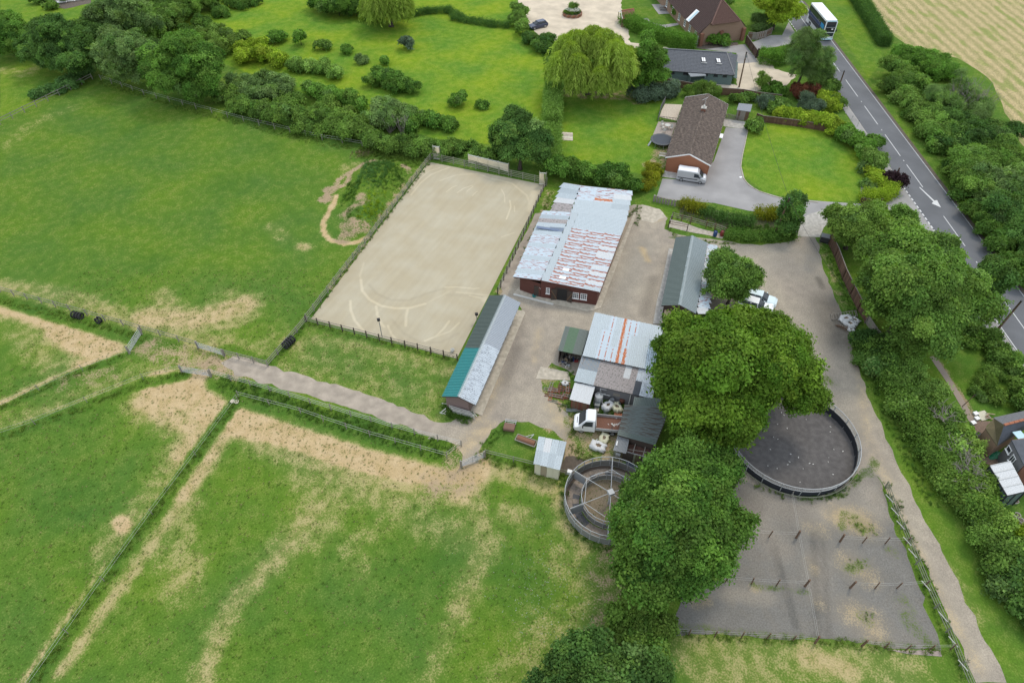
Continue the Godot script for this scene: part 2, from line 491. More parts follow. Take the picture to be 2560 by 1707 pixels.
	stroke(1, qs("F", [150, 880, 250, 860]), 2.0, 0.3)
	stroke(1, qs("F", [1290, 215, 1440, 220, 1460, 230]), 2.4, 0.42)
	stroke(1, qs("F", [1400, 1290, 1410, 1400, 1370, 1460]), 2.6, 0.4)
	stroke(1, qs("F", [2150, 820, 2250, 970]), 0.5, 0.8)
	stroke(1, qs("F", [2290, 1210, 2352, 1230]), 3.0, 0.6)
	stroke(1, qs("F", [1885, 560, 1960, 760]), 0.8, 0.3)
	stroke(1, qs("F", [1620, 280, 1530, 330, 1510, 380]), 2.0, 0.6)
	stroke(1, qs("F", [1480, 380, 1500, 370]), 0.8, 0.6)
func _ready() -> void:
	rng.seed = 7
	rod.top_radius = 0.5
	rod.bottom_radius = 0.5
	rod.height = 1.0
	rod.radial_segments = 10
	rod.rings = 1
	var cam := Camera3D.new()
	cam.name = "camera"
	cam.position = Vector3(0, EYE_H, 0)
	cam.rotation_degrees = Vector3(-PITCH, 0, 0)
	cam.fov = 2 * rad_to_deg(atan(853.5 / FOCAL))
	cam.near = 0.5
	cam.far = 3000
	add_child(cam)
	var env := Environment.new()
	env.background_mode = Environment.BG_SKY
	var sky := Sky.new()
	var sm := ProceduralSkyMaterial.new()
	sm.sky_top_color = Color(0.80, 0.84, 0.90)
	sm.sky_horizon_color = Color(0.86, 0.88, 0.90)
	sm.sky_curve = 0.2
	sm.ground_bottom_color = Color(0.32, 0.36, 0.25)
	sm.ground_horizon_color = Color(0.62, 0.65, 0.62)
	sky.sky_material = sm
	env.sky = sky
	env.background_energy_multiplier = 1.22
	env.tonemap_mode = Environment.TONE_MAPPER_LINEAR
	env.tonemap_exposure = 1.42
	env.sdfgi_enabled = true
	env.ssao_enabled = true
	env.ssil_enabled = true
	var we := WorldEnvironment.new()
	we.environment = env
	we.name = "world_environment"
	add_child(we)
	var sun := DirectionalLight3D.new()
	sun.name = "sun"
	sun.light_energy = 0.36
	sun.light_color = Color(1.0, 0.96, 0.9)
	sun.light_angular_distance = 14.0
	sun.shadow_enabled = true
	add_child(sun)
	sun.look_at_from_position(Vector3(30, 80, -40), Vector3.ZERO)
	make_materials()
	print("ground ", Time.get_ticks_msec())
	build_ground()
	print("buildings ", Time.get_ticks_msec())
	build_yard_buildings()
	build_houses()
	print("fences ", Time.get_ticks_msec())
	build_fences()
	print("plants ", Time.get_ticks_msec())
	build_plants()
	print("objects ", Time.get_ticks_msec())
	build_objects()
	print("done ", Time.get_ticks_msec())

func rust_image(kind: int, sd: int) -> Image:
	# sheet iron: u across the sheet, v along it
	var n := FastNoiseLite.new()
	n.seed = sd
	n.frequency = 0.05
	n.fractal_octaves = 4
	var im := Image.create(96, 96, false, Image.FORMAT_RGB8)
	for y in 96:
		for x in 96:
			var k := n.get_noise_2d(x, y)
			var soft := n.get_noise_2d(x * 0.4 + 300, y * 0.4)
			var c := Color(0.71, 0.76, 0.785)
			if kind == 0:      # rust where water has lain along the lap
				var off := absf(x / 96.0 - 0.35 - 0.1 * (sd % 3)) * 2.0
				var t := smoothstep(0.4, 0.75, 0.92 - off + k * 0.45 + n.get_noise_2d(x * .2 + 40, y * 0.35) * 0.8)
				c = c.lerp(Color(0.60, 0.34, 0.25), t * 0.92)
			elif kind == 1:    # torn coating, rust red patches drawn out along the sheet
				var t := smoothstep(0.26, 0.32, n.get_noise_2d(x * 0.9, y * 0.30 + 50))
				c = c.lerp(Color(0.56, 0.24, 0.17), t * 0.9)
			elif kind == 2:    # white sheet flaked to dark grey
				var t := smoothstep(0.10, 0.2, n.get_noise_2d(x * 1.3, y * 3.4 + 20) - .12 + soft * .5)
				c = Color(0.74, 0.77, 0.79).lerp(Color(0.40, 0.42, 0.45), t * 0.6)
			elif kind == 3:    # deep orange rust over most of the sheet
				var t := smoothstep(-0.22, 0.1, 0.35 - absf(x / 96.0 - 0.5) * 1.9 + k * 0.6)
				c = c.lerp(Color(0.70, 0.36, 0.17), t * 0.92)
			elif kind == 4:    # asbestos cement, grey with lichen
				var t := smoothstep(0.05, 0.4, k)
				c = Color(0.62, 0.59, 0.58).lerp(Color(0.46, 0.45, 0.43), t)
			elif kind == 5:    # black flakes on pale blue
				var t := smoothstep(0.2, 0.3, n.get_noise_2d(x * 2.2, y * 0.9 + 90))
				c = Color(0.66, 0.72, 0.76).lerp(Color(0.28, 0.32, 0.36), t * 0.8)
			elif kind == 6:    # dark green shed roof, brown with leaf litter
				var t := smoothstep(-0.12, 0.3, soft + 0.5 * k)
				c = Color(0.40, 0.44, 0.43).lerp(Color(0.32, 0.29, 0.26), t)
			elif kind == 8:    # one thin line of rust down the sheet
				var t := smoothstep(.1, .04, absf(x / 96.0 - .5 - .02 * k)) * smoothstep(-.15, .1, n.get_noise_2d(x * .2, y * .8))
				c = c.lerp(Color(.66, .34, .24), t * .9)
			elif kind == 7:    # galvanised sheet gone dull
				c = Color(0.52, 0.56, 0.59).lerp(Color(0.58, 0.57, 0.55), smoothstep(0.0, 0.3, k))
			im.set_pixel(x, y, c)
	return im

func make_materials() -> void:
	var nc := noise_tex(1, 512, 0.02, 5, 0.84, 1.0, 1.3)      # coarse blotches
	var nf := noise_tex(2, 256, 0.12, 3, 0.74, 1.0, 1.5)       # fine grain
	var ng := noise_tex(3, 256, 0.25, 2, 0.66, 1.0, 1.6)        # gravel grain
	var ns := noise_tex(4, 512, 0.01, 3, 0.88, 1.0, 1.2)       # smooth, faint
	var nq := noise_tex(5, 256, 0.3, 2, 0.86, 1.0, 1.3)
	M.nc = nc; M.nf = nf; M.ng = ng
	M.grass_far = nm(lin(0.10, 0.19, 0.03), nc, 30.0, 0.95, nf, 4.0)
	M.track = nm(lin(0.47, 0.40, 0.315), nc, 19.0, 0.95, nq, 1.3)
	M.pen = nm(lin(0.20, 0.185, 0.175), nc, 9.0, 0.95, ng, 2.3)
	M.concrete = nm(lin(0.62, 0.55, 0.43), nc, 8.0, 0.9, nq, 1.5)
	M.concrete_grey = nm(lin(0.57, 0.54, 0.48), nc, 7.0, 0.9, nq, 1.4)
	M.asphalt = nm(lin(0.165, 0.17, 0.178), ns, 34.0, 0.9, nq, 1.4)
	M.pavement = nm(lin(0.38, 0.365, 0.345), ns, 20.0, 0.9, nq, 1.4)
	M.drive = nm(lin(0.385, 0.372, 0.36), ns, 30.0, 0.9, nq, 1.6)
	M.paint = nm(lin(0.80, 0.80, 0.78), nf, 2.0, 0.8)
	M.pea_gravel = nm(lin(0.74, 0.63, 0.47), ns, 21.0, 0.95, nq, 1.7)
	M.patio = nm(lin(0.66, 0.57, 0.45), nc, 3.0, 0.9)
	M.soil = nm(lin(0.20, 0.16, 0.12), nc, 5.0, 0.95, ng, 2.0)
	M.redwood = nm(lin(0.155, 0.055, 0.04), nf, 2.0, 0.8)
	M.brownwood = nm(lin(0.19, 0.115, 0.07), nf, 2.2, 0.85)
	M.darkwood = nm(lin(0.085, 0.062, 0.048), nf, 1.7, 0.85)
	M.greywood = nm(lin(0.33, 0.30, 0.255), nf, 1.6, 0.9)
	M.mosswood = nm(lin(0.30, 0.315, 0.22), nf, 1.5, 0.9)
	M.tanwood = nm(lin(0.66, 0.50, 0.32), nf, 1.4, 0.85)
	M.mauvewood = nm(lin(0.26, 0.185, 0.165), nf, 1.3, 0.85)
	M.fencewood = nm(lin(0.15, 0.082, 0.05), nf, 1.6, 0.85)
	M.fencewood2 = nm(lin(0.20, 0.115, 0.072), nf, 1.9, 0.85)
	M.fencewood3 = nm(lin(0.115, 0.066, 0.042), nf, 1.3, 0.85)
	M.white = plain(lin(0.82, 0.82, 0.80), 0.6)
	M.offwhite = nm(lin(0.78, 0.77, 0.70), nf, 1.0, 0.7)
	M.cream = nm(lin(0.78, 0.74, 0.56), nf, 1.2, 0.8)
	M.black = plain(lin(0.012, 0.012, 0.013), 0.6)
	M.dark = plain(lin(0.03, 0.03, 0.032), 0.7)
	M.rubber = nm(lin(0.028, 0.028, 0.03), nf, 0.6, 0.9)
	M.steel = nm(lin(0.52, 0.54, 0.55), nf, 1.5, 0.45, null, 1.0, 0.5)
	M.galv = nm(lin(0.56, 0.58, 0.58), nf, 1.4, 0.55, null, 1.0, 0.25)
	M.wire = plain(lin(0.5, 0.5, 0.47), 0.6)
	M.mesh_panel = nm(lin(0.30, 0.315, 0.32), nf, 0.7, 0.6)
	M.rail_panel = nm(lin(0.27, 0.27, 0.245), nf, 0.8, 0.7)
	M.mirror = plain(lin(0.86, 0.88, 0.86), 0.03, 1.0)
	M.glass = plain(lin(0.03, 0.038, 0.045), 0.06)
	M.glass_blue = plain(lin(0.10, 0.13, 0.15), 0.05)
	M.brick = nm(lin(0.40, 0.165, 0.085), nf, 1.1, 0.9)
	M.oldbrick = nm(lin(0.36, 0.235, 0.16), nf, 1.5, 0.9)
	M.rustbrick = nm(lin(0.27, 0.12, 0.075), nf, 1.0, 0.9)
	M.block = nm(lin(0.235, 0.23, 0.235), nf, 1.6, 0.9)
	M.render = nm(lin(0.42, 0.35, 0.24), nf, 2.0, 0.9)
	M.tile_brown = nm(lin(0.25, 0.19, 0.15), noise_tex(8, 512, 0.03, 5, 0.6, 1.0, 1.7), 9.0, 0.9, nf, 0.9)
	M.tile_red = nm(lin(0.125, 0.075, 0.063), nc, 5.0, 0.9, nf, 1.0)
	M.tile_red2 = nm(lin(0.24, 0.135, 0.105), nc, 4.0, 0.9, nf, 0.9)
	M.tile_orange = nm(lin(0.37, 0.17, 0.11), nc, 2.0, 0.9, nf, 0.7)
	M.slate = nm(lin(0.125, 0.14, 0.165), nc, 6.0, 0.65, nf, 1.1)
	M.slate2 = nm(lin(0.19, 0.20, 0.215), nc, 4.0, 0.6, nf, 1.1)
	M.tile_moss = nm(lin(0.20, 0.165, 0.085), nc, 3.0, 0.9, nf, 0.8)
	M.greenboard = nm(lin(0.15, 0.22, 0.21), nf, 2.2, 0.8)
	M.felt = nm(lin(0.30, 0.32, 0.335), nf, 1.6, 0.9)
	M.sheet_green = nm(lin(0.092, 0.125, 0.105), nf, 2.4, 0.5)
	M.sheet_pale_green = nm(lin(0.36, 0.42, 0.425), nf, 2.2, 0.45)  # pale tone holds painted sky sheen on a stable slope; also ridge caps
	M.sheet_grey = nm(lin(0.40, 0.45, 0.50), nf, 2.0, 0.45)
	M.sheet_teal = nm(lin(0.028, 0.27, 0.26), nf, 2.6, 0.5)
	M.sheet_green2 = nm(lin(0.145, 0.185, 0.165), nf, 2.0, 0.5)
	M.sheet_green3 = nm(lin(0.10, 0.20, 0.11), nf, 2.0, 0.5)
	M.sheet_blue = nm(lin(0.55, 0.625, 0.655), nf, 3.5, 0.5)
	M.sheet_blue2 = nm(lin(0.48, 0.55, 0.58), nf, 3.0, 0.5)
	M.sheet_white = nm(lin(0.72, 0.74, 0.74), nf, 3.0, 0.6)
	M.sheet_dull = image_mat(rust_image(7, 5))
	M.sheet_dark = nm(lin(0.06, 0.075, 0.095), nf, 2.0, 0.6)
	M.sheet_clear = nm(lin(0.22, 0.27, 0.34), nf, 1.0, 0.3)
	for k in 3:
		M["rust_band%d" % k] = image_mat(rust_image(0, 31 + k))
		M["rust_torn%d" % k] = image_mat(rust_image(1, 61 + k))
		M["flaked%d" % k] = image_mat(rust_image(2, 91 + k))
	M.rust_line = image_mat(rust_image(8, 77))
	M.rust_deep = image_mat(rust_image(3, 7))
	M.rust_deep2 = image_mat(rust_image(3, 17))
	M.cement = image_mat(rust_image(4, 8))
	M.cement2 = image_mat(rust_image(4, 9))
	M.flaked_blue = image_mat(rust_image(5, 10))
	M.shed_roof = image_mat(rust_image(6, 11))
	M.shed_roof2 = image_mat(rust_image(6, 13))
	M.rusty = nm(lin(0.22, 0.085, 0.05), nf, 0.9, 0.85)
	M.terracotta = nm(lin(0.44, 0.16, 0.08), nf, 0.8, 0.85)
	M.bag = nm(lin(0.80, 0.80, 0.78), nf, 0.7, 0.85)
	M.bag_cream = nm(lin(0.74, 0.72, 0.50), nf, 0.7, 0.85)
	M.plastic_blue = plain(lin(0.03, 0.07, 0.20), 0.4)
	M.plastic_green = plain(lin(0.02, 0.10, 0.05), 0.45)
	M.plastic_red = plain(lin(0.25, 0.03, 0.03), 0.45)
	M.grey_plastic = plain(lin(0.20, 0.21, 0.215), 0.5)
	M.pipe = plain(lin(0.20, 0.22, 0.215), 0.5)
	M.car_white = plain(lin(0.80, 0.81, 0.81), 0.25)
	M.car_silver = plain(lin(0.48, 0.49, 0.50), 0.3, 0.35)
	M.car_navy = plain(lin(0.018, 0.03, 0.075), 0.2)
	M.car_ice = plain(lin(0.62, 0.74, 0.76), 0.25)
	for n in ["car_white", "car_silver", "car_navy", "car_ice"]:
		M[n].clearcoat_enabled = true
		M[n].clearcoat = 0.6
	M.navy_print = plain(lin(0.025, 0.04, 0.15), 0.35)
	M.blue_print = plain(lin(0.02, 0.30, 0.60), 0.35)
	M.pale_blue = plain(lin(0.45, 0.66, 0.72), 0.35)
	M.bark = nm(lin(0.10, 0.08, 0.06), nf, 0.9, 0.95)
	M.deadwood = nm(lin(0.34, 0.30, 0.26), nf, 0.8, 0.95)

# ---------------------------------------------------------------- ground, roads, surfaces
func world_uv(me: ArrayMesh, x0: float, x1: float, d0: float, d1: float) -> ArrayMesh:
	var ar := me.surface_get_arrays(0)
	var uv := PackedVector2Array()
	for v in ar[Mesh.ARRAY_VERTEX]:
		uv.append(Vector2((v.x - x0) / (x1 - x0), (d1 + v.z) / (d1 - d0)))
	ar[Mesh.ARRAY_TEX_UV] = uv
	var o := ArrayMesh.new()
	o.add_surface_from_arrays(Mesh.PRIMITIVE_TRIANGLES, ar)
	return o
func surface(called: String, pts: Array, y: float, m: Material, rag := 0.0, thick := 0.0) -> MeshInstance3D:
	var me := poly_mesh(ragged(pts, rag, 0.7, pts.size()) if rag > 0 else pts, y, thick)
	return struct(called, world_uv(me, -12, 56, 16, 94) if called in ["yard", "gravel_turnout"] else me, m)
func road_x(d: float) -> float:
	return 67.0 + (d - 63.0) * 0.0142

func arena_image(o: Vector3, ux: Vector3, uz: Vector3) -> Image:
	# raked sand: hoof and harrow lines where they run in the photograph
	var nw := 512
	var nh := 1024
	var heat := PackedFloat32Array()
	heat.resize(nw * nh)
	var lines := [
		[[0.9, 0.06], "md", [1780, 330, 1640, 370, 1500, 480, 1400, 620]], [[0.8, 0.10], "B", [750, 1140, 620, 1190, 540, 1250, 470, 1330]],
		[[0.9, 0.05], "B", [720, 1305, 760, 1275, 800, 1260]], [[1.0, 0.06], "B", [795, 1310, 840, 1280, 905, 1258]], [[0.9, 0.05], "B", [862, 1300, 885, 1282, 910, 1266]], [[0.9, 0.05], "B", [900, 1328, 925, 1305, 938, 1297]],
		[[0.8, 0.06], "B", [1105, 1280, 1125, 1320, 1125, 1370]], [[1.0, 0.08], "B", [1160, 1355, 1165, 1400, 1130, 1480]], [[0.8, 0.06], "B", [1190, 1390, 1190, 1430]], [[0.7, 0.12], "B", [1040, 1210, 1180, 1240, 1280, 1320, 1320, 1420]],
		[[0.8, 0.08], "B", [1320, 1310, 1340, 1370]], [[0.6, 0.1], "B", [680, 1230, 800, 1190, 950, 1180, 1060, 1220]],
		[[1.0, 0.13], "E", [95, 340, 100, 410, 150, 470, 230, 510, 330, 525, 430, 520, 540, 490]], [[0.5, 0.1], "E", [120, 230, 90, 310, 95, 350]], [[0.3, 0.1], "E", [540, 490, 620, 450, 720, 400]],
		[[1.0, 0.12], "E", [15, 480, 15, 540, 40, 610, 100, 680]], [[0.9, 0.12], "E", [195, 515, 200, 570, 220, 620, 245, 650]], [[0.9, 0.12], "E", [415, 525, 400, 580, 395, 640]],
		[[0.9, 0.1], "E", [525, 735, 600, 705, 660, 650, 700, 600]], [[0.7, 0.08], "E", [590, 710, 700, 670, 770, 610]], [[0.8, 0.1], "E", [270, 640, 290, 690, 330, 740]],
		[[1.0, 0.06], "E", [680, 380, 760, 376, 830, 380, 880, 385, 920, 380]], [[0.5, 0.12], "E", [760, 410, 850, 415, 950, 425, 1040, 430]], [[0.5, 0.1], "E", [850, 430, 950, 450, 1030, 470]], [[0.7, 0.18], "E", [690, 835, 780, 815, 860, 780]],
		[[0.4, 0.1], "E", [300, 740, 400, 790, 560, 810, 690, 800]], [[-0.35, 0.14], "E", [150, 370, 200, 430, 300, 470, 420, 470, 560, 420, 680, 385]], [[-0.3, 0.14], "E", [300, 600, 380, 690, 500, 750, 640, 740, 760, 680]], [[-0.25, 0.2], "E", [700, 430, 900, 430, 1020, 450]],
		[[0.6, 0.07], "E", [1090, 40, 1180, 10]], [[0.8, 0.35], "E", [960, 455, 1010, 480]], [[0.6, 0.4], "B", [610, 1130, 560, 1180]], [[0.8, 0.35], "B", [1330, 1300, 1300, 1420]], [[0.35, 0.35], "E", [0, 660, 150, 715, 400, 780, 600, 830]]]
	for l in lines:
		var pts := qs(l[1], l[2])
		for i in pts.size() - 1:
			var a: Vector3 = pts[i]
			var b: Vector3 = pts[i + 1]
			var steps := int(a.distance_to(b) / 0.05) + 1
			for k in steps:
				var p := a.lerp(b, float(k) / steps) - o
				var cx := p.dot(ux) / ux.length_squared() * nw
				var cy := p.dot(uz) / uz.length_squared() * nh
				var r: float = l[0][1] / ux.length() * nw * 2.2
				for y in range(maxi(0, int(cy - r)), mini(nh, int(cy + r) + 1)):
					for x in range(maxi(0, int(cx - r)), mini(nw, int(cx + r) + 1)):
						var d := Vector2(x - cx, y - cy).length() / r
						if d < 1.0:
							var v: float = l[0][0] * (1.0 - d * d)
							if absf(v) > absf(heat[y * nw + x]):
								heat[y * nw + x] = v
	var n := FastNoiseLite.new()
	n.seed = 5
	n.fractal_octaves = 4
	n.frequency = 0.008
	var a1 := n.get_image(nw, nh).get_data()
	n.frequency = 0.35
	n.seed = 6
	var a2 := n.get_image(nw, nh).get_data()
	var out := PackedByteArray()
	out.resize(nw * nh * 3)
	var streak := FastNoiseLite.new()
	streak.seed = 9
	streak.frequency = 0.05
	for y in nh:
		for x in nw:
			var i := y * nw + x
			var n1 := a1[i] / 255.0 - 0.5
			var n2 := a2[i] / 255.0 - 0.5
			var sk := streak.get_noise_2d((x + y * 0.12) * 0.9, y * 0.06)
			var v := 1.0 + n1 * 0.05 + n2 * 0.08 + sk * 0.03 + heat[i] * 0.105
			out[i * 3] = clampi(int(187 * v), 0, 255)
			out[i * 3 + 1] = clampi(int((176 + n1 * 4) * v), 0, 255)
			out[i * 3 + 2] = clampi(int((149 + n1 * 10) * v), 0, 255)
	return Image.create_from_data(nw, nh, false, Image.FORMAT_RGB8, out)

func stubble_image() -> Image:
	# mown rows along v, u across
	var n := FastNoiseLite.new()
	n.seed = 21
	n.frequency = 0.02
	n.fractal_octaves = 4
	var im := Image.create(1024, 512, false, Image.FORMAT_RGB8)
	for y in 512:
		for x in 1024:
			var wob := n.get_noise_2d(x * 0.2, y * 0.1) * 0.25
			var row := sin((x / 1024.0 * 29.0 + wob) * TAU) * 0.5 + 0.5
			var k := n.get_noise_2d(x * 2.0, y * 3.0)
			var k2 := n.get_noise_2d(x * 11.0, y * 15.0)
			var t := smoothstep(-0.1, 1.1, row * .8 + k * 0.5 + k2 * 0.4 + .1)
			var c := Color(0.55, 0.52, 0.33).lerp(Color(0.68, 0.61, 0.44), t)
			c = c.lerp(Color(0.44, 0.50, 0.20), smoothstep(0.1, 0.6, n.get_noise_2d(x * 0.7 + 500, y * 0.9) + 0.18 - row * 0.25) * 0.6)
			c *= 1.0 + k2 * 0.22
			im.set_pixel(x, y, c)
	return im

var mound_h: Callable
func build_ground() -> void:
	paint_ground()
	struct("ground", poly_mesh([w(-900, -600), w(900, -600), w(900, 1500), w(-900, 1500)], -0.06), M.grass_far)
	var soil := lin(.80, .80, .80)
	var near := image_mat(ground_image(-78, 78, 8, 75.2, 2048), 0.95, false)
	struct("paddock_ground", map_sheet(-78, 78, 8, 75.2), near)
	var far := image_mat(ground_image(-140, 140, 75.2, 190, 2048), 0.95, false)
	struct("meadow_ground", map_sheet(-140, 140, 75.2, 190), far)
	near.albedo_color = soil
	far.albedo_color = soil
	near.metallic_specular = .12
	far.metallic_specular = .12
	paint_hard()
	var hard := image_mat(ground_image(-12, 56, 16, 94, 1280, true), 0.95, false)
	hard.albedo_color = soil
	hard.metallic_specular = .2
	# riding arena
	var a := [q("F", 985, 372), q("F", 1252, 425), q("F", 1058, 820), q("F", 705, 735)]
	var o: Vector3 = a[0]
	var ux: Vector3 = a[1] - a[0]
	var uz: Vector3 = ((a[3] - a[0]) + (a[2] - a[1])) / 2
	var am := image_mat(arena_image(o, ux, uz), 0.95, false)
	am.albedo_color = soil
	var s := Shape.new()
	s.quad(o + Vector3(0, .03, 0), o + ux + Vector3(0, .03, 0), o + ux + uz + Vector3(0, .03, 0), o + uz + Vector3(0, .03, 0))
	struct("arena_sand", s.done(), am)
	# spoil mound beside the arena, wearing the same ground
	var sm := Shape.new(true)
	var mn := FastNoiseLite.new()
	mn.frequency = .28
	mn.seed = 4
	var mc := q("md", 900, 560)
	var m0 := q("md", 640, 1180)
	mound_h = func(x: float, z: float):
		var pp := Vector3(x, 0, z)
		var t := clampf((pp - m0).dot(mc - m0) / (mc - m0).length_squared(), 0, 1.15)
		var d := pp.distance_to(m0.lerp(mc, t)) / (2.2 + 2.2 * t)
		return maxf(0.0, (1.0 - d * d) * (.75 + .7 * t) + .35 * mn.get_noise_2d(x * 2, z * 2) * (1.0 - minf(d, 1.0))) + .006
	for i in 30:
		for j in 44:
			var f := func(a: int, b: int):
				var x: float = mc.x - 9.5 + a * .55
				var z: float = mc.z - 6.0 + b * .55
				return Vector3(x, mound_h.call(x, z), z)
			if f.call(i, j).y > .007 or f.call(i + 1, j + 1).y > .007:
				sm.quad(f.call(i, j), f.call(i + 1, j), f.call(i + 1, j + 1), f.call(i, j + 1))
	struct("spoil_mound", world_uv(sm.done(), -140, 140, 75.2, 190), far)
	# yard and tracks
	surface("yard", qs("F", [1255, 560, 1180, 640, 1150, 678, 1190, 690, 1200, 720, 1100, 955, 1062, 966, 1000, 978, 985, 1008, 1050, 1022, 1066, 1045, 1058, 1072, 1100, 1062, 1098, 1035, 1130, 990, 1160, 965, 1215, 968, 1262, 985, 1300, 1012, 1312, 990, 1305, 950, 1265, 920, 1245, 895, 1240, 862, 1270, 830, 1345, 880, 1420, 800, 1600, 850, 1640, 1050, 1690, 1085, 1760, 1120, 1850, 1140, 1930, 1128, 1985, 1075, 2020, 1095, 2062, 1175, 2130, 1310, 2245, 1568, 2312, 1568, 2200, 1335, 2120, 1185, 2060, 1060, 2005, 935, 1962, 815, 1950, 760, 1925, 700, 1890, 610, 1880, 560, 1870, 545, 1835, 545, 1815, 555, 1750, 562, 1690, 558, 1665, 552, 1560, 540, 1525, 525, 1535, 500, 1510, 480, 1480, 470, 1455, 470]), 0.012, hard, 0.2)
	surface("track", qs("F", [1062, 962, 1000, 968, 930, 940, 850, 908, 760, 880, 690, 862, 620, 840, 560, 822, 540, 818, 505, 832, 540, 860, 620, 884, 700, 905, 780, 929, 870, 960, 985, 1000, 1062, 1022]), 0.008, M.track, 0.28)
	surface("gravel_turnout", qs("F", [1690, 1070, 1760, 1110, 1850, 1132, 1940, 1120, 1990, 1068, 2022, 1104, 2050, 1200, 2078, 1260, 2105, 1330, 2135, 1410, 2166, 1492, 2050, 1484, 1870, 1470, 1700, 1461, 1535, 1455, 1560, 1400, 1600, 1200]), 0.016, hard, 0.25)
	# concrete
	surface("stable_walkway", qs("stb", [925, 243, 1000, 250, 1016, 275, 545, 1392, 400, 1340, 440, 1240]), 0.10, M.concrete, 0.0, 0.12)
	surface("stable_walkway", qs("gs", [195, 312, 330, 322, 200, 1170, 120, 1440, -45, 1450, 15, 1100, 90, 810, 145, 560]), 0.10, M.concrete_grey, 0.0, 0.12)
	surface("barn_apron", qs("barn", [105, 1325, 168, 1250, 985, 1450, 1010, 1390, 1420, 440, 1448, 440, 1085, 1400, 1055, 1478, 985, 1505, 905, 1520, 720, 1478, 545, 1440]), 0.08, M.concrete, 0.0, 0.1)
	surface("barn_kerb", qs("barn", [105, 1330, 540, 1440, 535, 1452, 100, 1344]), 0.16, M.offwhite, 0.0, 0.16)
	surface("barn_side_path", qs("barn", [0, 1330, -50, 1240, 30, 1080, 150, 830, 265, 600, 345, 450, 420, 440, 520, 420, 170, 1180, 110, 1320]), 0.006, M.track, 0.12)
	surface("concrete_slab", qs("E", [1372, 948, 1560, 985, 1575, 1045, 1450, 1040, 1342, 1030]), 0.05, M.concrete, 0.06, 0.06)
	surface("shed_hardstanding", qs("hw", [200, 110, 330, 130, 520, 190, 420, 260, 300, 390, 100, 400]), 0.014, M.soil, 0.12)
	surface("gateway_concrete", qs("F", [1832, 543, 1840, 505, 1858, 492, 1940, 470, 1925, 500, 1893, 522, 1884, 545]), 0.022, M.concrete_grey)
	surface("yard_entrance_concrete", qs("F", [1478, 472, 1512, 478, 1535, 500, 1500, 512, 1470, 506]), 0.016, M.concrete, 0.3)
	# drive, road, pavement
	surface("driveway", qs("F", [1668, 292, 1717, 297, 1712, 330, 1703, 380, 1712, 415, 1740, 437, 1800, 455, 1900, 463, 1975, 468, 2050, 462, 2068, 455, 2078, 470, 2110, 530, 2040, 480, 1960, 475, 1900, 500, 1855, 500, 1838, 495, 1770, 489, 1720, 484, 1640, 466, 1580, 462, 1508, 454, 1522, 410, 1600, 415, 1640, 370]), 0.014, M.drive)
	var strip := func(called: String, a0: float, a1: float, y: float, m: Material, thick := 0.0, c0 := 0.0, c1 := 0.0, f0 := -200.0, f1 := 900.0):
		surface(called, [w(road_x(f0) + a0 + c0, f0), w(road_x(f0) + a1 + c1, f0), w(road_x(f1) + a1 + c1, f1), w(road_x(f1) + a0 + c0, f1)], y, m, 0.0, thick)
	strip.call("road", -3.25, 3.3, 0.012, M.asphalt)
	strip.call("road_edge", 3.3, 3.85, 0.006, M.soil)
	strip.call("pavement", -5.1, -3.35, 0.10, M.pavement, 0.1, 0.0, 0.0, 30.0, 86.0)
	strip.call("kerb", -3.35, -3.2, 0.115, M.concrete_grey, 0.12, 0.0, 0.0, 30.0, 86.0)
	strip.call("pavement", -4.5, -3.28, 0.05, M.pavement, 0.05, 0.0, 0.0, 97.0, 128.0)
	strip.call("kerb", -3.28, -3.16, 0.06, M.concrete_grey, 0.07, 0.0, 0.0, 97.0, 128.0)
	surface("bellmouth", [w(58, 98), w(64.2, 97.5), w(64.1, 84), w(62.6, 84), w(60.5, 89), w(56, 92.5)], 0.018, M.pavement)
	surface("house_entrance", qs("C", [745, 150, 830, 290, 540, 340, 470, 300, 620, 240, 700, 240]), 0.02, M.pavement)
	# painted lines
	for d in [[190, 183], [179, 172], [168, 160.8], [157.3, 150], [146, 138.6], [134.9, 127.6], [123.8, 116.7], [113, 105.7], [102.9, 96], [88, 80.5], [69.6, 62], [58, 51], [47, 40], [36, 29]]:
		surface("road_marking", [w(road_x(d[0]) - .06, d[0]), w(road_x(d[0]) + .06, d[0]), w(road_x(d[1]) + .06, d[1]), w(road_x(d[1]) - .06, d[1])], 0.017, M.paint)
	for d in [125.7, 114.8, 104.3, 76.9, 136.8]:
		surface("road_marking", [w(road_x(d) - .07, d), w(road_x(d) + .07, d), w(road_x(d) + .07, d - .3), w(road_x(d) - .07, d - .3)], 0.017, M.paint)
	for k in 12:
		var d := 96.0 - k * 1.05
		surface("road_marking", [w(64.2, d), w(64.42, d), w(64.42, d - .62), w(64.2, d - .62)], 0.017, M.paint)
	for k in 14:
		var d := 166.5 - k * 1.35
		surface("road_marking", [w(65.05 - k * .01, d), w(65.25 - k * .01, d), w(65.25 - k * .01, d - .8), w(65.05 - k * .01, d - .8)], 0.017, M.paint)
	surface("road_marking", [w(64.15, 84), w(64.28, 84), w(64.0, 40), w(63.87, 40)], 0.017, M.paint)
	surface("road_marking", [w(road_x(95) - .62, 96), w(road_x(95) - .45, 96), w(67.72, 92.2), w(68.2, 92.3), w(67.95, 90.3), w(66.95, 91.4), w(67.45, 91.9)], 0.0175, M.paint)
	strip.call("road_marking", 3.08, 3.16, 0.0165, M.paint)
	surface("road_marking", [w(64.55, 128), w(64.63, 128), w(64.3, 99), w(64.22, 99)], 0.0166, M.paint)
	# stubble field beyond the road hedge
	var sf := image_mat(stubble_image(), 0.95, true)
	var f := Shape.new()
	var p := qs("F", [1985, -40, 2025, 62, 2100, 112, 2200, 132, 2280, 192, 2345, 330])
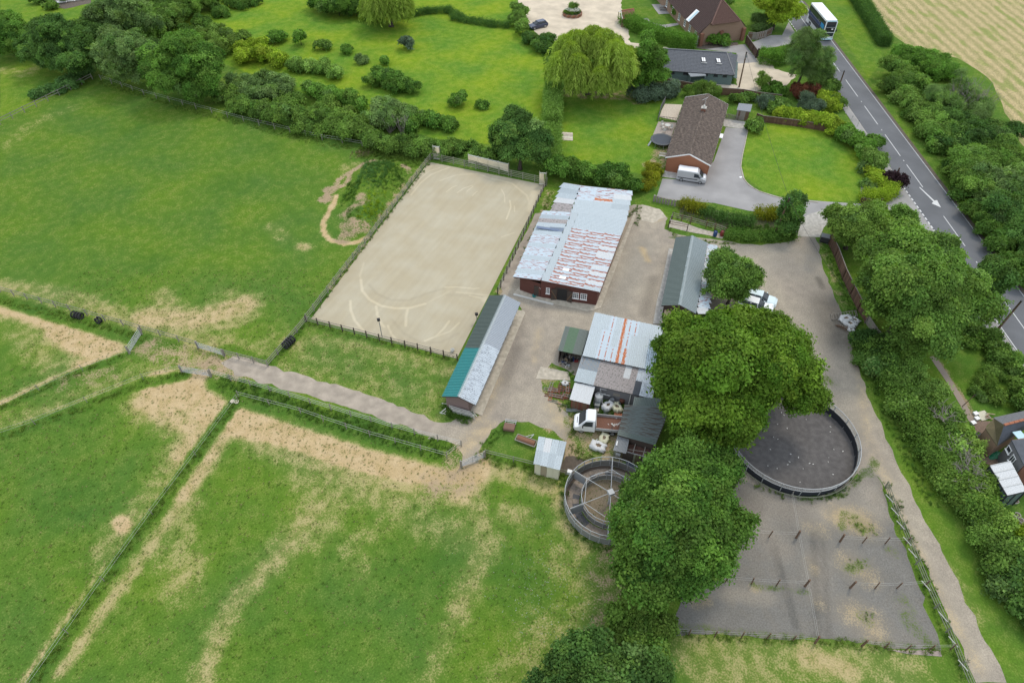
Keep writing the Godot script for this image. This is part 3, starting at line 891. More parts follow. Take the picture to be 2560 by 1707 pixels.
	var fp := [p[0], p[1], p[2], p[3], p[4], p[5], w(104, 90), w(112, 60), w(420, 60), w(420, 420), w(90, 420)]
	var p2 := PackedVector2Array()
	for v in ragged(fp, 0.8, 3.0, 3):
		p2.append(Vector2(v.x, v.z))
	var ix := Geometry2D.triangulate_polygon(p2)
	for i in ix.size() / 3:
		var t := [p2[ix[3 * i]], p2[ix[3 * i + 1]], p2[ix[3 * i + 2]]]
		if (t[1] - t[0]).cross(t[2] - t[0]) > 0:
			pass
		else:
			t.reverse()
		f.tri(Vector3(t[0].x, .01, t[0].y), Vector3(t[1].x, .01, t[1].y), Vector3(t[2].x, .01, t[2].y), t[0] / Vector2(70, 90), t[1] / Vector2(70, 90), t[2] / Vector2(70, 90))
	struct("stubble_field", f.done(), sf)
	# gravel courts and garden paths
	surface("gravel_court", qs("F", [1186, -30, 1425, -30, 1430, 40, 1442, 70, 1448, 98, 1600, 118, 1595, 128, 1440, 110, 1300, 100, 1262, 92, 1235, 78, 1205, 50, 1190, 20]), 0.012, M.pea_gravel, 0.3)
	surface("gravel_court", qs("F", [1695, 138, 1735, 128, 1770, 140, 1780, 158, 1830, 172, 1800, 205, 1745, 208, 1690, 212]), 0.012, M.pea_gravel, 0.3)
	surface("court_apron", qs("hs", [1250, 690, 1550, 650, 1720, 625, 1810, 620, 1950, 800, 1990, 870, 1700, 890, 1690, 740]), 0.016, M.pavement)
	surface("patio_strip", qs("hs", [570, 1080, 900, 1110, 1650, 1180, 1745, 1210, 1745, 1275, 1480, 1240, 1090, 1200, 800, 1160, 580, 1110]), 0.03, M.patio, 0.0, 0.03)
	surface("patio", qs("bg", [275, 470, 500, 480, 430, 690, 205, 640, 230, 560]), 0.04, M.patio, 0.0, 0.04)
	surface("patio", qs("bg", [190, 700, 425, 715, 330, 980, 120, 870]), 0.03, nm(lin(0.42, 0.36, 0.31), M.nc, 3.0, 0.9), 0.0, 0.03)
	surface("patio", qs("bg", [1050, 660, 1330, 700, 1320, 800, 1040, 760]), 0.03, M.concrete_grey, 0.0, 0.03)
	surface("patio", qs("bg", [290, 1310, 470, 1350, 440, 1450, 235, 1420]), 0.03, M.concrete_grey, 0.0, 0.03)
	surface("garden_path", qs("hs", [260, 280, 440, 250, 480, 300, 640, 350, 880, 320, 880, 350, 640, 400, 420, 340, 290, 320]), 0.03, M.pavement)
	surface("garden_path", qs("hs", [500, 60, 780, 60, 830, 180, 960, 330, 1080, 470, 1000, 470, 880, 330, 780, 190, 600, 200, 540, 120]), 0.034, M.pavement)
	surface("flower_border", qs("hs", [1080, 640, 1180, 620, 1700, 590, 1720, 630, 1230, 690, 1080, 670]), 0.04, M.soil, 0.0, 0.05)
	surface("garden_path", ribbon(qs("K", [1730, 880, 1850, 1060, 1900, 1140, 2000, 1320, 2060, 1380]), 0.75), 0.02, nm(lin(0.40, 0.32, 0.25), M.nf, 2.0, 0.9), 0.06)
	surface("cottage_patio", qs("rh", [290, 400, 470, 400, 420, 470, 540, 690, 470, 770, 640, 830, 560, 900, 470, 880, 330, 830, 300, 520]), 0.03, nm(lin(0.24, 0.165, 0.12), M.nc, 3.0, 0.9), 0.1)
	surface("sand_pen", qs("fe", [195, 375, 440, 440, 610, 510, 800, 560, 960, 600, 935, 660, 720, 600, 440, 550, 180, 500]), 0.03, nm(lin(0.70, 0.62, 0.50), M.nc, 6.0, 0.95, M.ng, 2.0), 0.15)
	surface("gravel_edge", qs("N", [1420, 1335, 1790, 1340, 1800, 1380, 1700, 1375, 1560, 1360, 1450, 1345]), 0.022, nm(lin(0.50, 0.40, 0.35), M.ng, 1.6, 0.95), 0.1)
	surface("stepping_slab", qs("B", [1500, 902, 1592, 908, 1592, 962, 1498, 958]), 0.02, M.patio)
	surface("garden_soil", qs("C", [0, 1400, 100, 1420, 480, 1480, 700, 1500, 760, 1559, 300, 1559, 0, 1480]), 0.006, nm(lin(0.16, 0.17, 0.07), M.nc, 4.0, 0.95, M.ng, 1.5), 0.3)

# ---------------------------------------------------------------- roofs, walls, windows
var corr_cache := {}
func corr_mesh(wd: float, ln: float, pitch: float, deep: float, steps := 0) -> ArrayMesh:
	# a ribbed sheet: x across the ribs, z along them, top at y = deep
	var key := "%.2f %.2f %.2f %.3f %d" % [wd, ln, pitch, deep, steps]
	if corr_cache.has(key):
		return corr_cache[key]
	var n := maxi(1, int(round(wd / pitch)))
	var prof := []
	for i in n:
		for e in [[0.0, 0.0], [0.38, 0.0], [0.5, 1.0], [0.88, 1.0]]:
			prof.append([(i + e[0]) / n, e[1] * deep])
	prof.append([1.0, 0.0])
	var s := Shape.new()
	var rows := maxi(1, steps)
	for r in rows:
		var z0 := ln * r / rows
		var z1 := ln * (r + 1) / rows
		var d0 := 0.0
		var d1 := 0.028 if steps > 0 else 0.0
		for i in prof.size() - 1:
			var a: Array = prof[i]
			var b: Array = prof[i + 1]
			var v := [Vector3((a[0] - .5) * wd, a[1] + d0, z0), Vector3((b[0] - .5) * wd, b[1] + d0, z0), Vector3((b[0] - .5) * wd, b[1] + d1, z1), Vector3((a[0] - .5) * wd, a[1] + d1, z1)]
			s.tri(v[0], v[1], v[2], Vector2(a[0], r / float(rows)), Vector2(b[0], r / float(rows)), Vector2(b[0], (r + 1) / float(rows)))
			s.tri(v[0], v[2], v[3], Vector2(a[0], r / float(rows)), Vector2(b[0], (r + 1) / float(rows)), Vector2(a[0], (r + 1) / float(rows)))
			s.quad(v[3], v[2], v[2] - Vector3(0, 0.03, 0), v[3] - Vector3(0, 0.03, 0))
	corr_cache[key] = s.done()
	return corr_cache[key]
# A, B: the eaves' ends; D, C: the ridge's above them. pick(col, row) gives each sheet's material
func roof(parent: Node, called: String, A: Vector3, B: Vector3, C: Vector3, D: Vector3, cols: int, rows: int, pick: Callable, pitch := 0.22, deep := 0.03, piece := "roof_sheet", steps := 0) -> Node3D:
	var holder := part_node(parent, called)
	holder.global_position = A
	for c in cols:
		for r in rows:
			var e0 := A.lerp(B, float(c) / cols)
			var e1 := A.lerp(B, float(c + 1) / cols)
			var t0 := D.lerp(C, float(c) / cols)
			var t1 := D.lerp(C, float(c + 1) / cols)
			var up0 := ((t0 + t1) / 2).lerp((e0 + e1) / 2, float(r) / rows)
			var dn0 := ((t0 + t1) / 2).lerp((e0 + e1) / 2, float(r + 1) / rows)
			var xw := (e1 - e0).lerp(t1 - t0, 0.5)
			var zl := dn0 - up0
			var z := zl.normalized()
			var x := (xw - z * xw.dot(z)).normalized()
			var y := z.cross(x)
			if y.y < 0:
				x = -x
				y = -y
			var lift := y * (0.006 * (rows - r) + 0.004 * (c % 2) + rng.randf() * 0.004)
			var m = pick.call(c, r)
			if m == null:
				continue
			put(holder, piece, corr_mesh(xw.length() + 0.01, zl.length() + 0.05, pitch, deep, steps), m, Transform3D(Basis(x, y, z), up0 + lift))
	return holder
# a flat panel of wall between two ground points, with thickness, top edge from h0 to h1
func wall(parent: Node, called: String, a: Vector3, b: Vector3, h0: float, h1: float, m: Material, thick := 0.15, base := 0.0) -> MeshInstance3D:
	var d := (b - a).normalized()
	var n := Vector3(-d.z, 0, d.x) * thick / 2
	var s := Shape.new()
	var ring := func(p: Vector3, h: float): return [p - n + Vector3(0, base, 0), p + n + Vector3(0, base, 0), p + n + Vector3(0, h, 0), p - n + Vector3(0, h, 0)]
	s.loft([ring.call(Vector3.ZERO, h0), ring.call(b - a, h1)])
	return put(parent, called, s.done(), m, Transform3D(Basis(), Vector3(a.x, 0, a.z)))
# boards standing side by side from a to b
func boards(parent: Node, called: String, a: Vector3, b: Vector3, h0: float, h1: float, bw: float, ms: Array, thick := 0.03, base := 0.0) -> void:
	var n := maxi(1, int(round(a.distance_to(b) / bw)))
	var yaw := atan2(b.x - a.x, b.z - a.z) - PI / 2
	for i in n:
		var t := (i + 0.5) / n
		var p := a.lerp(b, t)
		var h := lerpf(h0, h1, t) - base
		box(parent, called, Vector3(p.x, base + h / 2, p.z), Vector3(a.distance_to(b) / n * 0.97, h, thick * (1.0 + 0.5 * (i % 2))), ms[rng.randi() % ms.size()], yaw)
# boards lying on edge, one above the other
func planks(parent: Node, called: String, a: Vector3, b: Vector3, h: float, bh: float, ms: Array, thick := 0.03, base := 0.0) -> void:
	var n := maxi(1, int(round((h - base) / bh)))
	var yaw := atan2(b.x - a.x, b.z - a.z) - PI / 2
	for i in n:
		var p := (a + b) / 2
		box(parent, called, Vector3(p.x, base + (i + 0.5) * (h - base) / n, p.z), Vector3(a.distance_to(b), (h - base) / n * 0.96, thick * (1.0 + 0.5 * (i % 2))), ms[rng.randi() % ms.size()], yaw)
func gable(parent: Node, called: String, a: Vector3, b: Vector3, base: float, eave: float, ridge: float, m: Material, thick := 0.12) -> void:
	var d := (b - a).normalized()
	var n := Vector3(-d.z, 0, d.x) * thick
	var l := a.distance_to(b)
	var s := Shape.new()
	var f := [Vector3(0, base, 0), d * l + Vector3(0, base, 0), d * l + Vector3(0, eave, 0), d * l / 2 + Vector3(0, ridge, 0), Vector3(0, eave, 0)]
	var g := []
	for v in f:
		g.append(v + n)
	s.loft([f, g])
	put(parent, called, s.done(), m, Transform3D(Basis(), Vector3(a.x, 0, a.z)))
func window(parent: Node, c: Vector3, along: Vector3, wd: float, ht: float, out: Vector3, across := 2, down := 2, m: Material = null) -> void:
	var yaw := atan2(along.x, along.z) - PI / 2
	var o := part_node(parent, "window")
	o.global_position = c
	var fm: Material = m if m else M.white
	var d := along.normalized()
	box(o, "pane", c + out * 0.03, Vector3(wd, ht, 0.03), M.glass, yaw)
	for e in [-1, 1]:
		box(o, "frame", c + d * e * wd / 2 + out * 0.05, Vector3(0.08, ht + 0.1, 0.06), fm, yaw)
		box(o, "frame", c + Vector3(0, e * ht / 2, 0) + out * 0.047, Vector3(wd + 0.1, 0.08, 0.06), fm, yaw)
	for i in range(1, across):
		box(o, "glazing_bar", c + d * (float(i) / across - .5) * wd + out * 0.056, Vector3(0.05, ht, 0.03), fm, yaw)
	for i in range(1, down):
		box(o, "glazing_bar", c + Vector3(0, (float(i) / down - .5) * ht, 0) + out * 0.054, Vector3(wd, 0.05, 0.03), fm, yaw)
	box(o, "sill", c + Vector3(0, -ht / 2 - 0.08, 0) + out * 0.07, Vector3(wd + 0.2, 0.06, 0.14), fm, yaw)

# ---------------------------------------------------------------- the stable yard
func stable_block(called: String, label: String, L1: Vector3, L2: Vector3, R1: Vector3, R2: Vector3, ridge: float, cols: int, pickL: Callable, pickR: Callable, wallm: Array) -> Node3D:
	var eave: float = L1.y
	var c := (L1 + L2 + R1 + R2) / 4
	var t := thing(called, label, "stable block", Vector3(c.x, 0, c.z), "timber stable blocks")
	var m1 := (L1 + R1) / 2 + Vector3(0, ridge - eave, 0)
	var m2 := (L2 + R2) / 2 + Vector3(0, ridge - eave, 0)
	roof(t, "roof_slope", L1, L2, m2, m1, cols, 1, pickL, 0.27, 0.06)
	roof(t, "roof_slope", R1, R2, m2, m1, cols, 1, pickR, 0.27, 0.06)
	for e in [-1, 1]:
		var side: Vector3 = (R1 - L1).normalized() * 0.2 * e
		var s := Shape.new()
		s.quad(m1 + Vector3(0, .07, 0), m2 + Vector3(0, .07, 0), m2 + side + Vector3(0, .0, 0), m1 + side + Vector3(0, .0, 0))
		put(t, "ridge_cap", s.done(), M.sheet_pale_green, Transform3D())
	var ac := (R1 - L1).normalized()
	var lg := (L2 - L1).normalized()
	var w1 := L1 + ac * 0.3 + lg * 0.3
	var w2 := L2 + ac * 0.3 - lg * 0.35
	var w3 := R2 - ac * 0.95 - lg * 0.35
	var w4 := R1 - ac * 0.95 + lg * 0.3
	for p in [[w1, w2], [w3, w4]]:
		planks(t, "wall_board", Vector3(p[0].x, 0, p[0].z), Vector3(p[1].x, 0, p[1].z), eave, 0.24, wallm)
	for p in [[w1, w4], [w2, w3]]:
		gable(t, "end_wall", Vector3(p[0].x, 0, p[0].z), Vector3(p[1].x, 0, p[1].z), 0, eave, ridge - 0.12, wallm[0], 0.08)
	for p in [[L1, L2], [R1, R2]]:
		beam(t, "gutter", p[0] - Vector3(0, .06, 0), p[1] - Vector3(0, .06, 0), 0.1, 0.08, M.dark)
	for p in [[L1, m1], [m1, R1], [L2, m2], [m2, R2]]:
		beam(t, "barge_board", p[0] - Vector3(0, .05, 0), p[1] - Vector3(0, .05, 0), 0.04, 0.14, M.darkwood)
	# stable doors under the open eave
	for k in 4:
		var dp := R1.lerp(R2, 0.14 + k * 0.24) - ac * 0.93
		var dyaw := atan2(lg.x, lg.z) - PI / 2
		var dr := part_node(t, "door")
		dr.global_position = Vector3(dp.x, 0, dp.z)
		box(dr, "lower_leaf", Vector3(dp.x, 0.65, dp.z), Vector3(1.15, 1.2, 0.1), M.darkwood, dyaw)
		box(dr, "painted_opening", Vector3(dp.x, 1.75, dp.z), Vector3(1.1, 0.9, 0.09), M.black, dyaw)  # black slab on the boards, painted shade of the open top half
	return t

func build_yard_buildings() -> void:
	# long stable beside the arena: green, teal, pale and flaked sheets
	var e := 2.3
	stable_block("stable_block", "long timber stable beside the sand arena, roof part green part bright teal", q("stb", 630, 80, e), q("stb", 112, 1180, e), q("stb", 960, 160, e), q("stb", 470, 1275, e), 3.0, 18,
		func(c, r): return M.sheet_green if c < 10 else M.sheet_teal, func(c, r): return M.sheet_grey if c < 9 else M["flaked%d" % (c % 3)], [M.mauvewood, M.mauvewood])  # grey far half of right slope has sky sheen painted into its colour
	e = 2.4
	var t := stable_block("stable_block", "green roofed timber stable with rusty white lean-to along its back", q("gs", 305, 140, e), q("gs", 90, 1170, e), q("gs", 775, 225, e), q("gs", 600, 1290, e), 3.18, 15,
		func(c, r): return M.sheet_green2, func(c, r): return M.sheet_pale_green, [M.darkwood, M.darkwood])  # sheeting is one colour; brighter sky reflection painted into the pale right slope
	var a := [q("gs", 775, 240, 2.2), q("gs", 610, 1290, 2.2), q("gs", 790, 1290, 1.9), q("gs", 935, 265, 1.9)]
	roof(t, "lean_to_roof", a[3], a[2], a[1], a[0], 14, 1, func(c, r): return M["rust_torn%d" % (c % 3)] if (c % 3) != 1 else M.sheet_white, 0.25, 0.03)
	beam(t, "lean_to_post", Vector3(a[3].x - .1, 0, a[3].z), a[3] - Vector3(.1, .05, 0), 0.1, 0.1, M.darkwood)
	beam(t, "lean_to_post", Vector3(a[2].x - .1, 0, a[2].z), a[2] - Vector3(.1, .05, 0), 0.1, 0.1, M.darkwood)
	boards(t, "lean_to_wall", a[3] * Vector3(1, 0, 1) - Vector3(.2, 0, 0), a[2] * Vector3(1, 0, 1) - Vector3(.2, 0, 0), 1.85, 1.85, 0.5, [M.darkwood, M.greywood])
	# pale lapped boards on the low store past the stable's end
	t = thing("timber_store", "low store roofed with pale tan lapped boards past the green stable", "store", q("gs", 230, 1330))
	a = [q("gs", 95, 1430, 1.5), q("gs", 330, 1490, 1.5), q("gs", 415, 1245, 1.6), q("gs", 145, 1185, 1.6)]
	var n := 14
	for i in n:
		var l0: Vector3 = a[0].lerp(a[3], (i + .5) / n)
		var r0: Vector3 = a[1].lerp(a[2], (i + .5) / n)
		beam(t, "board", l0 + Vector3(0, .012 * (i % 2), 0), r0 + Vector3(0, .012 * (i % 2), 0), a[0].distance_to(a[3]) / n * 0.96, 0.03, M.tanwood)
	for p in a:
		beam(t, "post", Vector3(p.x, 0, p.z), p - Vector3(0, .02, 0), 0.1, 0.1, M.darkwood)
	build_barn()
	build_workshop()

func build_barn() -> void:
	var t := thing("barn", "large dark red timber barn under patched pale rusty metal sheets", "barn", w(9, 80))
	var hr := 3.3
	var fl := q("barn", 105, 1140, 2.5)
	var rg := q("barn", 400, 1178, hr)
	var fr := q("barn", 1040, 1305, 2.75)
	# front part runs back to the step in the roof; the rear part is set in
	var bl := q("barn", 425, 420, 2.5)
	var bm := q("barn", 735, 440, hr)
	var br := q("barn", 1335, 520, 2.75)
	roof(t, "roof_slope", fl, bl, bm, rg, 16, 2, func(c, r): return [M.rust_torn0, M.sheet_blue, M.rust_torn1, M.rust_torn2, M.sheet_blue, M.rust_torn0, M.rust_torn1, M.sheet_blue, M.rust_torn2, M.rust_torn1, M.sheet_blue, M.sheet_clear, M.sheet_blue, M.cement, M.sheet_blue2, M.rust_torn0][c] if not (c == 11 and r == 1) else M.sheet_blue2, 0.3, 0.03)
	var s2: Vector3 = rg.lerp(fr, 0.13)
	var s3: Vector3 = bm.lerp(br, 0.13)
	roof(t, "ridge_sheets", s2, s3, bm, rg, 9, 1, func(c, r): return M.sheet_blue2, 0.5, 0.012)
	roof(t, "roof_slope", fr, br, s3, s2, 26, 3, func(c, r):
		if c >= 20: return M.sheet_blue
		if c == 0 and r == 2: return M.sheet_blue
		var k: float = absf(sin(c * 12.9 + r * 4.7) * 43.0)
		k -= floorf(k)
		if r == 2 and k > 0.62 and c < 17: return M.sheet_white
		return M["rust_band%d" % ((c + r) % 3)], 0.4, 0.035)
	for k in [[1, 0], [3, 0]]:
		var p: Vector3 = s2.lerp(s3, (k[0] + .5) / 19.0).lerp(fr.lerp(br, (k[0] + .5) / 19.0), 0.23)
		box(t, "roof_light", p + Vector3(0, .09, 0), Vector3(0.85, 0.03, 0.55), M.white, -0.3)
	# rear part
	var e1 := q("barn", 500, 440, 2.44)
	var e2 := q("barn", 640, 115, 2.4)
	var k1 := q("barn", 722, 455, 3.24)
	var k2 := q("barn", 835, 150, 3.24)
	roof(t, "roof_slope", e1, e2, k2, k1, 6, 1, func(c, r): return [M.cement, M.cement2, M.sheet_white, M.sheet_blue, M.sheet_blue2, M.sheet_blue][c], 0.3, 0.03)
	var g1 := q("barn", 1333, 530, 2.7)
	var g2 := q("barn", 1402, 205, 2.7)
	roof(t, "roof_slope", g1, g2, k2, k1, 6, 3, func(c, r):
		if c < 2: return M.sheet_blue
		if c == 2: return M.sheet_blue2 if r == 2 else M.sheet_blue
		if c == 3: return [M.rust_torn0, M.rust_deep, M.sheet_blue][r]
		return [M.rust_torn1, M.rust_torn2, M.sheet_white][r] if c == 4 else [M.rust_torn0, M.rust_torn2, M.rust_torn1][r], 0.3, 0.03)
	# solar panels on the lean-to
	for k in 5:
		var p: Vector3 = q("barn", 385 + k * 52, 608 + k * 8, 2.75 + k * 0.09)
		box(t, "solar_panel", p + Vector3(0, .1, 0), Vector3(0.78, 0.04, 0.5), plain(lin(0.12, 0.16, 0.24), 0.25), -0.3)
	# walls, set in under the eaves
	var u := (fr - rg)
	u.y = 0
	u = u.normalized()
	var lg := (bl - fl)
	lg.y = 0
	lg = lg.normalized()
	var c0 := fl + u * 0.85 + lg * 0.25
	var c1 := rg + lg * 0.25
	var c2 := fr - u * 0.3 + lg * 0.3
	for p in [c0, c1, c2]:
		p.y = 0
	c0.y = 0; c1.y = 0; c2.y = 0
	var out := Vector3(u.z, 0, -u.x)
	if out.z < 0:
		out = -out
	planks(t, "wall_board", c0, c1 - u * 0.05, 2.45, 0.27, [M.redwood], 0.05)
	planks(t, "wall_board", c1, c2, 2.62, 0.27, [M.redwood], 0.05)
	boards(t, "wall_board", c1, c2, 3.15, 2.72, 0.6, [M.redwood], 0.04, 2.62)
	var b0 := q("barn", 505, 425, 2.4) * Vector3(1, 0, 1) + u * 0.6
	var b2 := br * Vector3(1, 0, 1) - u * 0.35
	planks(t, "wall_board", c2, b2, 2.55, 0.3, [M.redwood], 0.05)
	planks(t, "wall_board", c0, bl * Vector3(1, 0, 1) + u * 0.85, 2.4, 0.3, [M.redwood], 0.05)
	planks(t, "wall_board", b0, e2 * Vector3(1, 0, 1) + u * 0.4, 2.3, 0.3, [M.redwood], 0.05)
	planks(t, "wall_board", b2, g2 * Vector3(1, 0, 1) - u * 0.3, 2.5, 0.3, [M.redwood], 0.05)
	planks(t, "wall_board", e2 * Vector3(1, 0, 1) + u * 0.4, g2 * Vector3(1, 0, 1) - u * 0.3, 2.4, 0.3, [M.redwood], 0.05)
	for p in [[fl, rg], [rg, fr]]:
		beam(t, "fascia", p[0] - Vector3(0, .08, 0), p[1] - Vector3(0, .08, 0), 0.05, 0.16, M.redwood)
	beam(t, "gutter", fr - Vector3(0, .1, 0), br - Vector3(0, .1, 0), 0.11, 0.09, M.offwhite)
	# doorway with both leaves swung open, and windows
	var ly := u
	var yaw := atan2(ly.x, ly.z) - PI / 2
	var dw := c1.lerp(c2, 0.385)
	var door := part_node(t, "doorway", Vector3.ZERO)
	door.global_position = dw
	box(door, "painted_opening", dw + out * 0.04 + Vector3(0, 1.1, 0), Vector3(1.35, 2.2, 0.08), M.black, yaw)  # black slab painted for the dark inside behind the doorway
	box(door, "lintel", dw + out * 0.09 + Vector3(0, 2.24, 0), Vector3(1.9, 0.12, 0.12), M.darkwood, yaw)
	for s in [-1, 1]:
		var hinge: Vector3 = dw + u * s * 0.72
		var leaf_d: Vector3 = (u * s * 0.95 + out * 0.28).normalized()
		beam(door, "door_leaf", hinge + out * 0.1 + Vector3(0, 1.05, 0), hinge + out * 0.1 + leaf_d * 0.72 + Vector3(0, 1.05, 0), 0.06, 2.0, M.darkwood)
		beam(door, "brace", hinge + out * 0.16 + Vector3(0, 0.3, 0), hinge + out * 0.16 + leaf_d * 0.7 + Vector3(0, 1.8, 0), 0.05, 0.12, M.brownwood)
	window(t, c1.lerp(c2, 0.13) + Vector3(0, 1.45, 0), u, 0.42, 0.95, out, 2, 3)
	window(t, c1.lerp(c2, 0.63) + Vector3(0, 1.3, 0), u, 0.75, 0.95, out, 3, 3)
	window(t, c1.lerp(c2, 0.77) + Vector3(0, 1.3, 0), u, 0.8, 0.95, out, 3, 3)
	# half door in the lean-to end
	var hd := c0.lerp(c1, 0.86)
	box(t, "stable_door", hd + out * 0.05 + Vector3(0, 0.95, 0), Vector3(1.0, 1.9, 0.06), M.darkwood, yaw)
	box(t, "notice", hd + out * 0.1 + u * 0.35 + Vector3(0, 1.6, 0), Vector3(0.28, 0.2, 0.02), M.white, yaw)
	for k in 5:
		var p := c2.lerp(b2, 0.12 + 0.19 * k) + u * 0.03
		box(t, "side_window", p + Vector3(0, 1.5, 0), Vector3(0.08, 0.6, 0.9), M.glass, atan2(lg.x, lg.z))
	# drain bucket, lying hose tub and bits by the wall
	var tub := thing("feed_tub", "small green plastic tub on the concrete by the red barn", "tub", c0.lerp(c1, 0.72) + out * 0.35 + Vector3(0, .08, 0))
	lathe(tub, "bowl", [[0.0, 0.02], [0.22, 0.0], [0.3, 0.24], [0.27, 0.24], [0.2, 0.05], [0.0, 0.05]], M.sheet_teal)

func lathe(parent: Node, called: String, prof: Array, m: Material, at := Vector3.ZERO, n := 16, local := true) -> MeshInstance3D:
	var s := Shape.new(true)
	for i in prof.size() - 1:
		for k in n:
			var t0 := TAU * k / n
			var t1 := TAU * (k + 1) / n
			var p := func(e: Array, t: float): return Vector3(cos(t) * e[0], e[1], sin(t) * e[0])
			s.quad(p.call(prof[i], t0), p.call(prof[i], t1), p.call(prof[i + 1], t1), p.call(prof[i + 1], t0))
	return put(parent, called, s.done(), m, Transform3D(Basis(), at), local)

func build_workshop() -> void:
	var t := thing("workshop", "grey block workshop under a pale blue roof streaked with orange rust", "workshop", w(13, 56))
	var A := q("wk", 605, 805, 3.3)
	var B := q("wk", 1780, 1050, 3.3)
	var C := q("wk", 1870, 360, 3.9)
	var D := q("wk", 800, 130, 3.9)
	roof(t, "upper_roof", A, B, C, D, 12, 3, func(c, r):
		if c == 5: return M.rust_deep
		if c == 6: return [M.rust_line, M.rust_line, M.rust_deep2][r]
		if c == 4: return [M.sheet_blue, M.sheet_blue, M.rust_line][r]
		if c == 3 or (c == 7 and r == 0) or (c == 2 and r > 0): return M.rust_line
		if c > 9 and r > 0: return M.flaked_blue
		return M.sheet_blue, 0.25, 0.03)
	var a2 := q("wk", 475, 1200, 2.4)
	var b2 := q("wk", 1700, 1480, 2.4)
	var c2 := q("wk", 1800, 1050, 3.05)
	var d2 := q("wk", 602, 800, 3.05)
	roof(t, "lower_roof", a2, b2, c2, d2, 12, 2, func(c, r):
		if c < 3: return M.sheet_dull if r == 0 else M.sheet_blue
		if c == 9 and r == 1: return M.sheet_dark
		if c == 7 and r == 0: return M.sheet_white
		if c == 6 and r == 0: return M.cement2
		if c >= 9: return M["flaked%d" % (c % 3)]
		return [M.cement, M.cement2][c % 2], 0.16, 0.04)
	var v := func(p: Vector3): return Vector3(p.x, 0, p.z)
	var ac: Vector3 = v.call(B - A).normalized()
	var dn: Vector3 = v.call(a2 - d2).normalized()
	var p0: Vector3 = v.call(a2) + ac * 0.25 - dn * 0.3
	var p1: Vector3 = v.call(b2) - ac * 0.25 - dn * 0.3
	var p2: Vector3 = v.call(C) - ac * 0.25 + dn * 0.2
	var p3: Vector3 = v.call(D) + ac * 0.25 + dn * 0.2
	wall(t, "block_wall", p0, p1, 2.3, 2.3, M.block)
	wall(t, "block_wall", p0, v.call(A) + ac * .25, 2.3, 3.1, M.block)
	wall(t, "block_wall", v.call(A) + ac * .25, p3, 3.2, 3.75, M.block)
	wall(t, "block_wall", p3, p2, 3.8, 3.8, M.block)
	wall(t, "block_wall", p1, p2, 2.3, 3.7, M.block)
	beam(t, "fascia", A - Vector3(0, .08, 0), B - Vector3(0, .08, 0), 0.05, 0.14, M.dark)
	beam(t, "fascia", a2 - Vector3(0, .06, 0), b2 - Vector3(0, .06, 0), 0.08, 0.1, M.dark)
	window(t, p0.lerp(p1, 0.40) + Vector3(0, 1.4, 0), ac, 1.15, 0.75, dn, 1, 2)
	box(t, "boarded_window", p0.lerp(p1, 0.56) + dn * 0.09 + Vector3(0, 1.35, 0), Vector3(0.8, 0.45, 0.04), M.greywood, atan2(ac.x, ac.z) - PI / 2)
	tube(t, "down_pipe", p0.lerp(p1, 0.745) + dn * 0.2, p0.lerp(p1, 0.745) + dn * 0.2 + Vector3(0, 2.25, 0), 0.05, M.offwhite)
	# green lean-to over the log store
	t = thing("lean_to_shed", "dark green corrugated lean-to on the workshop, open towards the junk", "shed", q("wk", 460, 760))
	var g := [q("wk", 220, 725, 2.2), q("wk", 590, 800, 2.2), q("wk", 710, 420, 2.6), q("wk", 335, 345, 2.6)]
	roof(t, "roof_slope", g[0], g[1], g[2], g[3], 5, 1, func(c, r): return M.sheet_green3 if c == 1 or c == 2 else M.sheet_green2, 0.17, 0.05)
	wall(t, "back_wall", v.call(g[3]) + dn * 0.2, v.call(g[2]) + dn * 0.2, 2.5, 2.5, M.darkwood, 0.06)
	wall(t, "side_wall", v.call(g[3]) + ac * .15 + dn * .2, v.call(g[0]) + ac * .15 - dn * .2, 2.5, 2.1, M.darkwood, 0.06)
	for k in [0.02, 0.5]:
		var pp: Vector3 = v.call(g[0].lerp(g[1], k)) + ac * .1
		beam(t, "post", pp - dn * .1, pp - dn * .1 + Vector3(0, 2.15, 0), 0.1, 0.1, M.darkwood)
	# white canopy
	t = thing("porch_shed", "small brown shed under a plain white sheet roof", "shed", q("wk", 600, 1560))
	g = [q("wk", 405, 1490, 1.85), q("wk", 720, 1570, 1.85), q("wk", 805, 1290, 2.2), q("wk", 482, 1232, 2.2)]
	roof(t, "roof_slope", g[0], g[1], g[2], g[3], 3, 1, func(c, r): return M.sheet_white, 0.4, 0.012)
	var s0: Vector3 = v.call(g[0]) + ac * .15 - dn * .15
	var s1: Vector3 = v.call(g[1]) - ac * .15 - dn * .15
	boards(t, "wall_board", s0, s1, 1.78, 1.78, 0.17, [M.redwood, M.brownwood, M.rusty])
	boards(t, "wall_board", s0, v.call(g[3]) + ac * .15, 1.8, 2.1, 0.3, [M.redwood, M.brownwood])
	boards(t, "wall_board", s1, v.call(g[2]) - ac * .15, 1.8, 2.1, 0.3, [M.redwood, M.brownwood])
	# dark shed behind the flatbed
	t = thing("machine_shed", "low dark green shed with leaf-littered corrugated roof behind the flatbed truck", "shed", q("tr", 1650, 1050))
	g = [q("tr", 1285, 985, 2.3), q("tr", 1870, 1150, 2.3), q("tr", 2150, 560, 2.7), q("tr", 1400, 515, 2.7)]
	roof(t, "roof_slope", g[0], g[3], q("tr", 2100, 560, 2.9), g[1], 14, 1, func(c, r): return [M.shed_roof, M.shed_roof2][c % 2] if c > 1 else M.sheet_green2, 0.18, 0.04)
	g = [g[0], g[1], q("tr", 2100, 560, 2.9), g[3]]
	var d3: Vector3 = v.call(g[0] - g[3]).normalized()
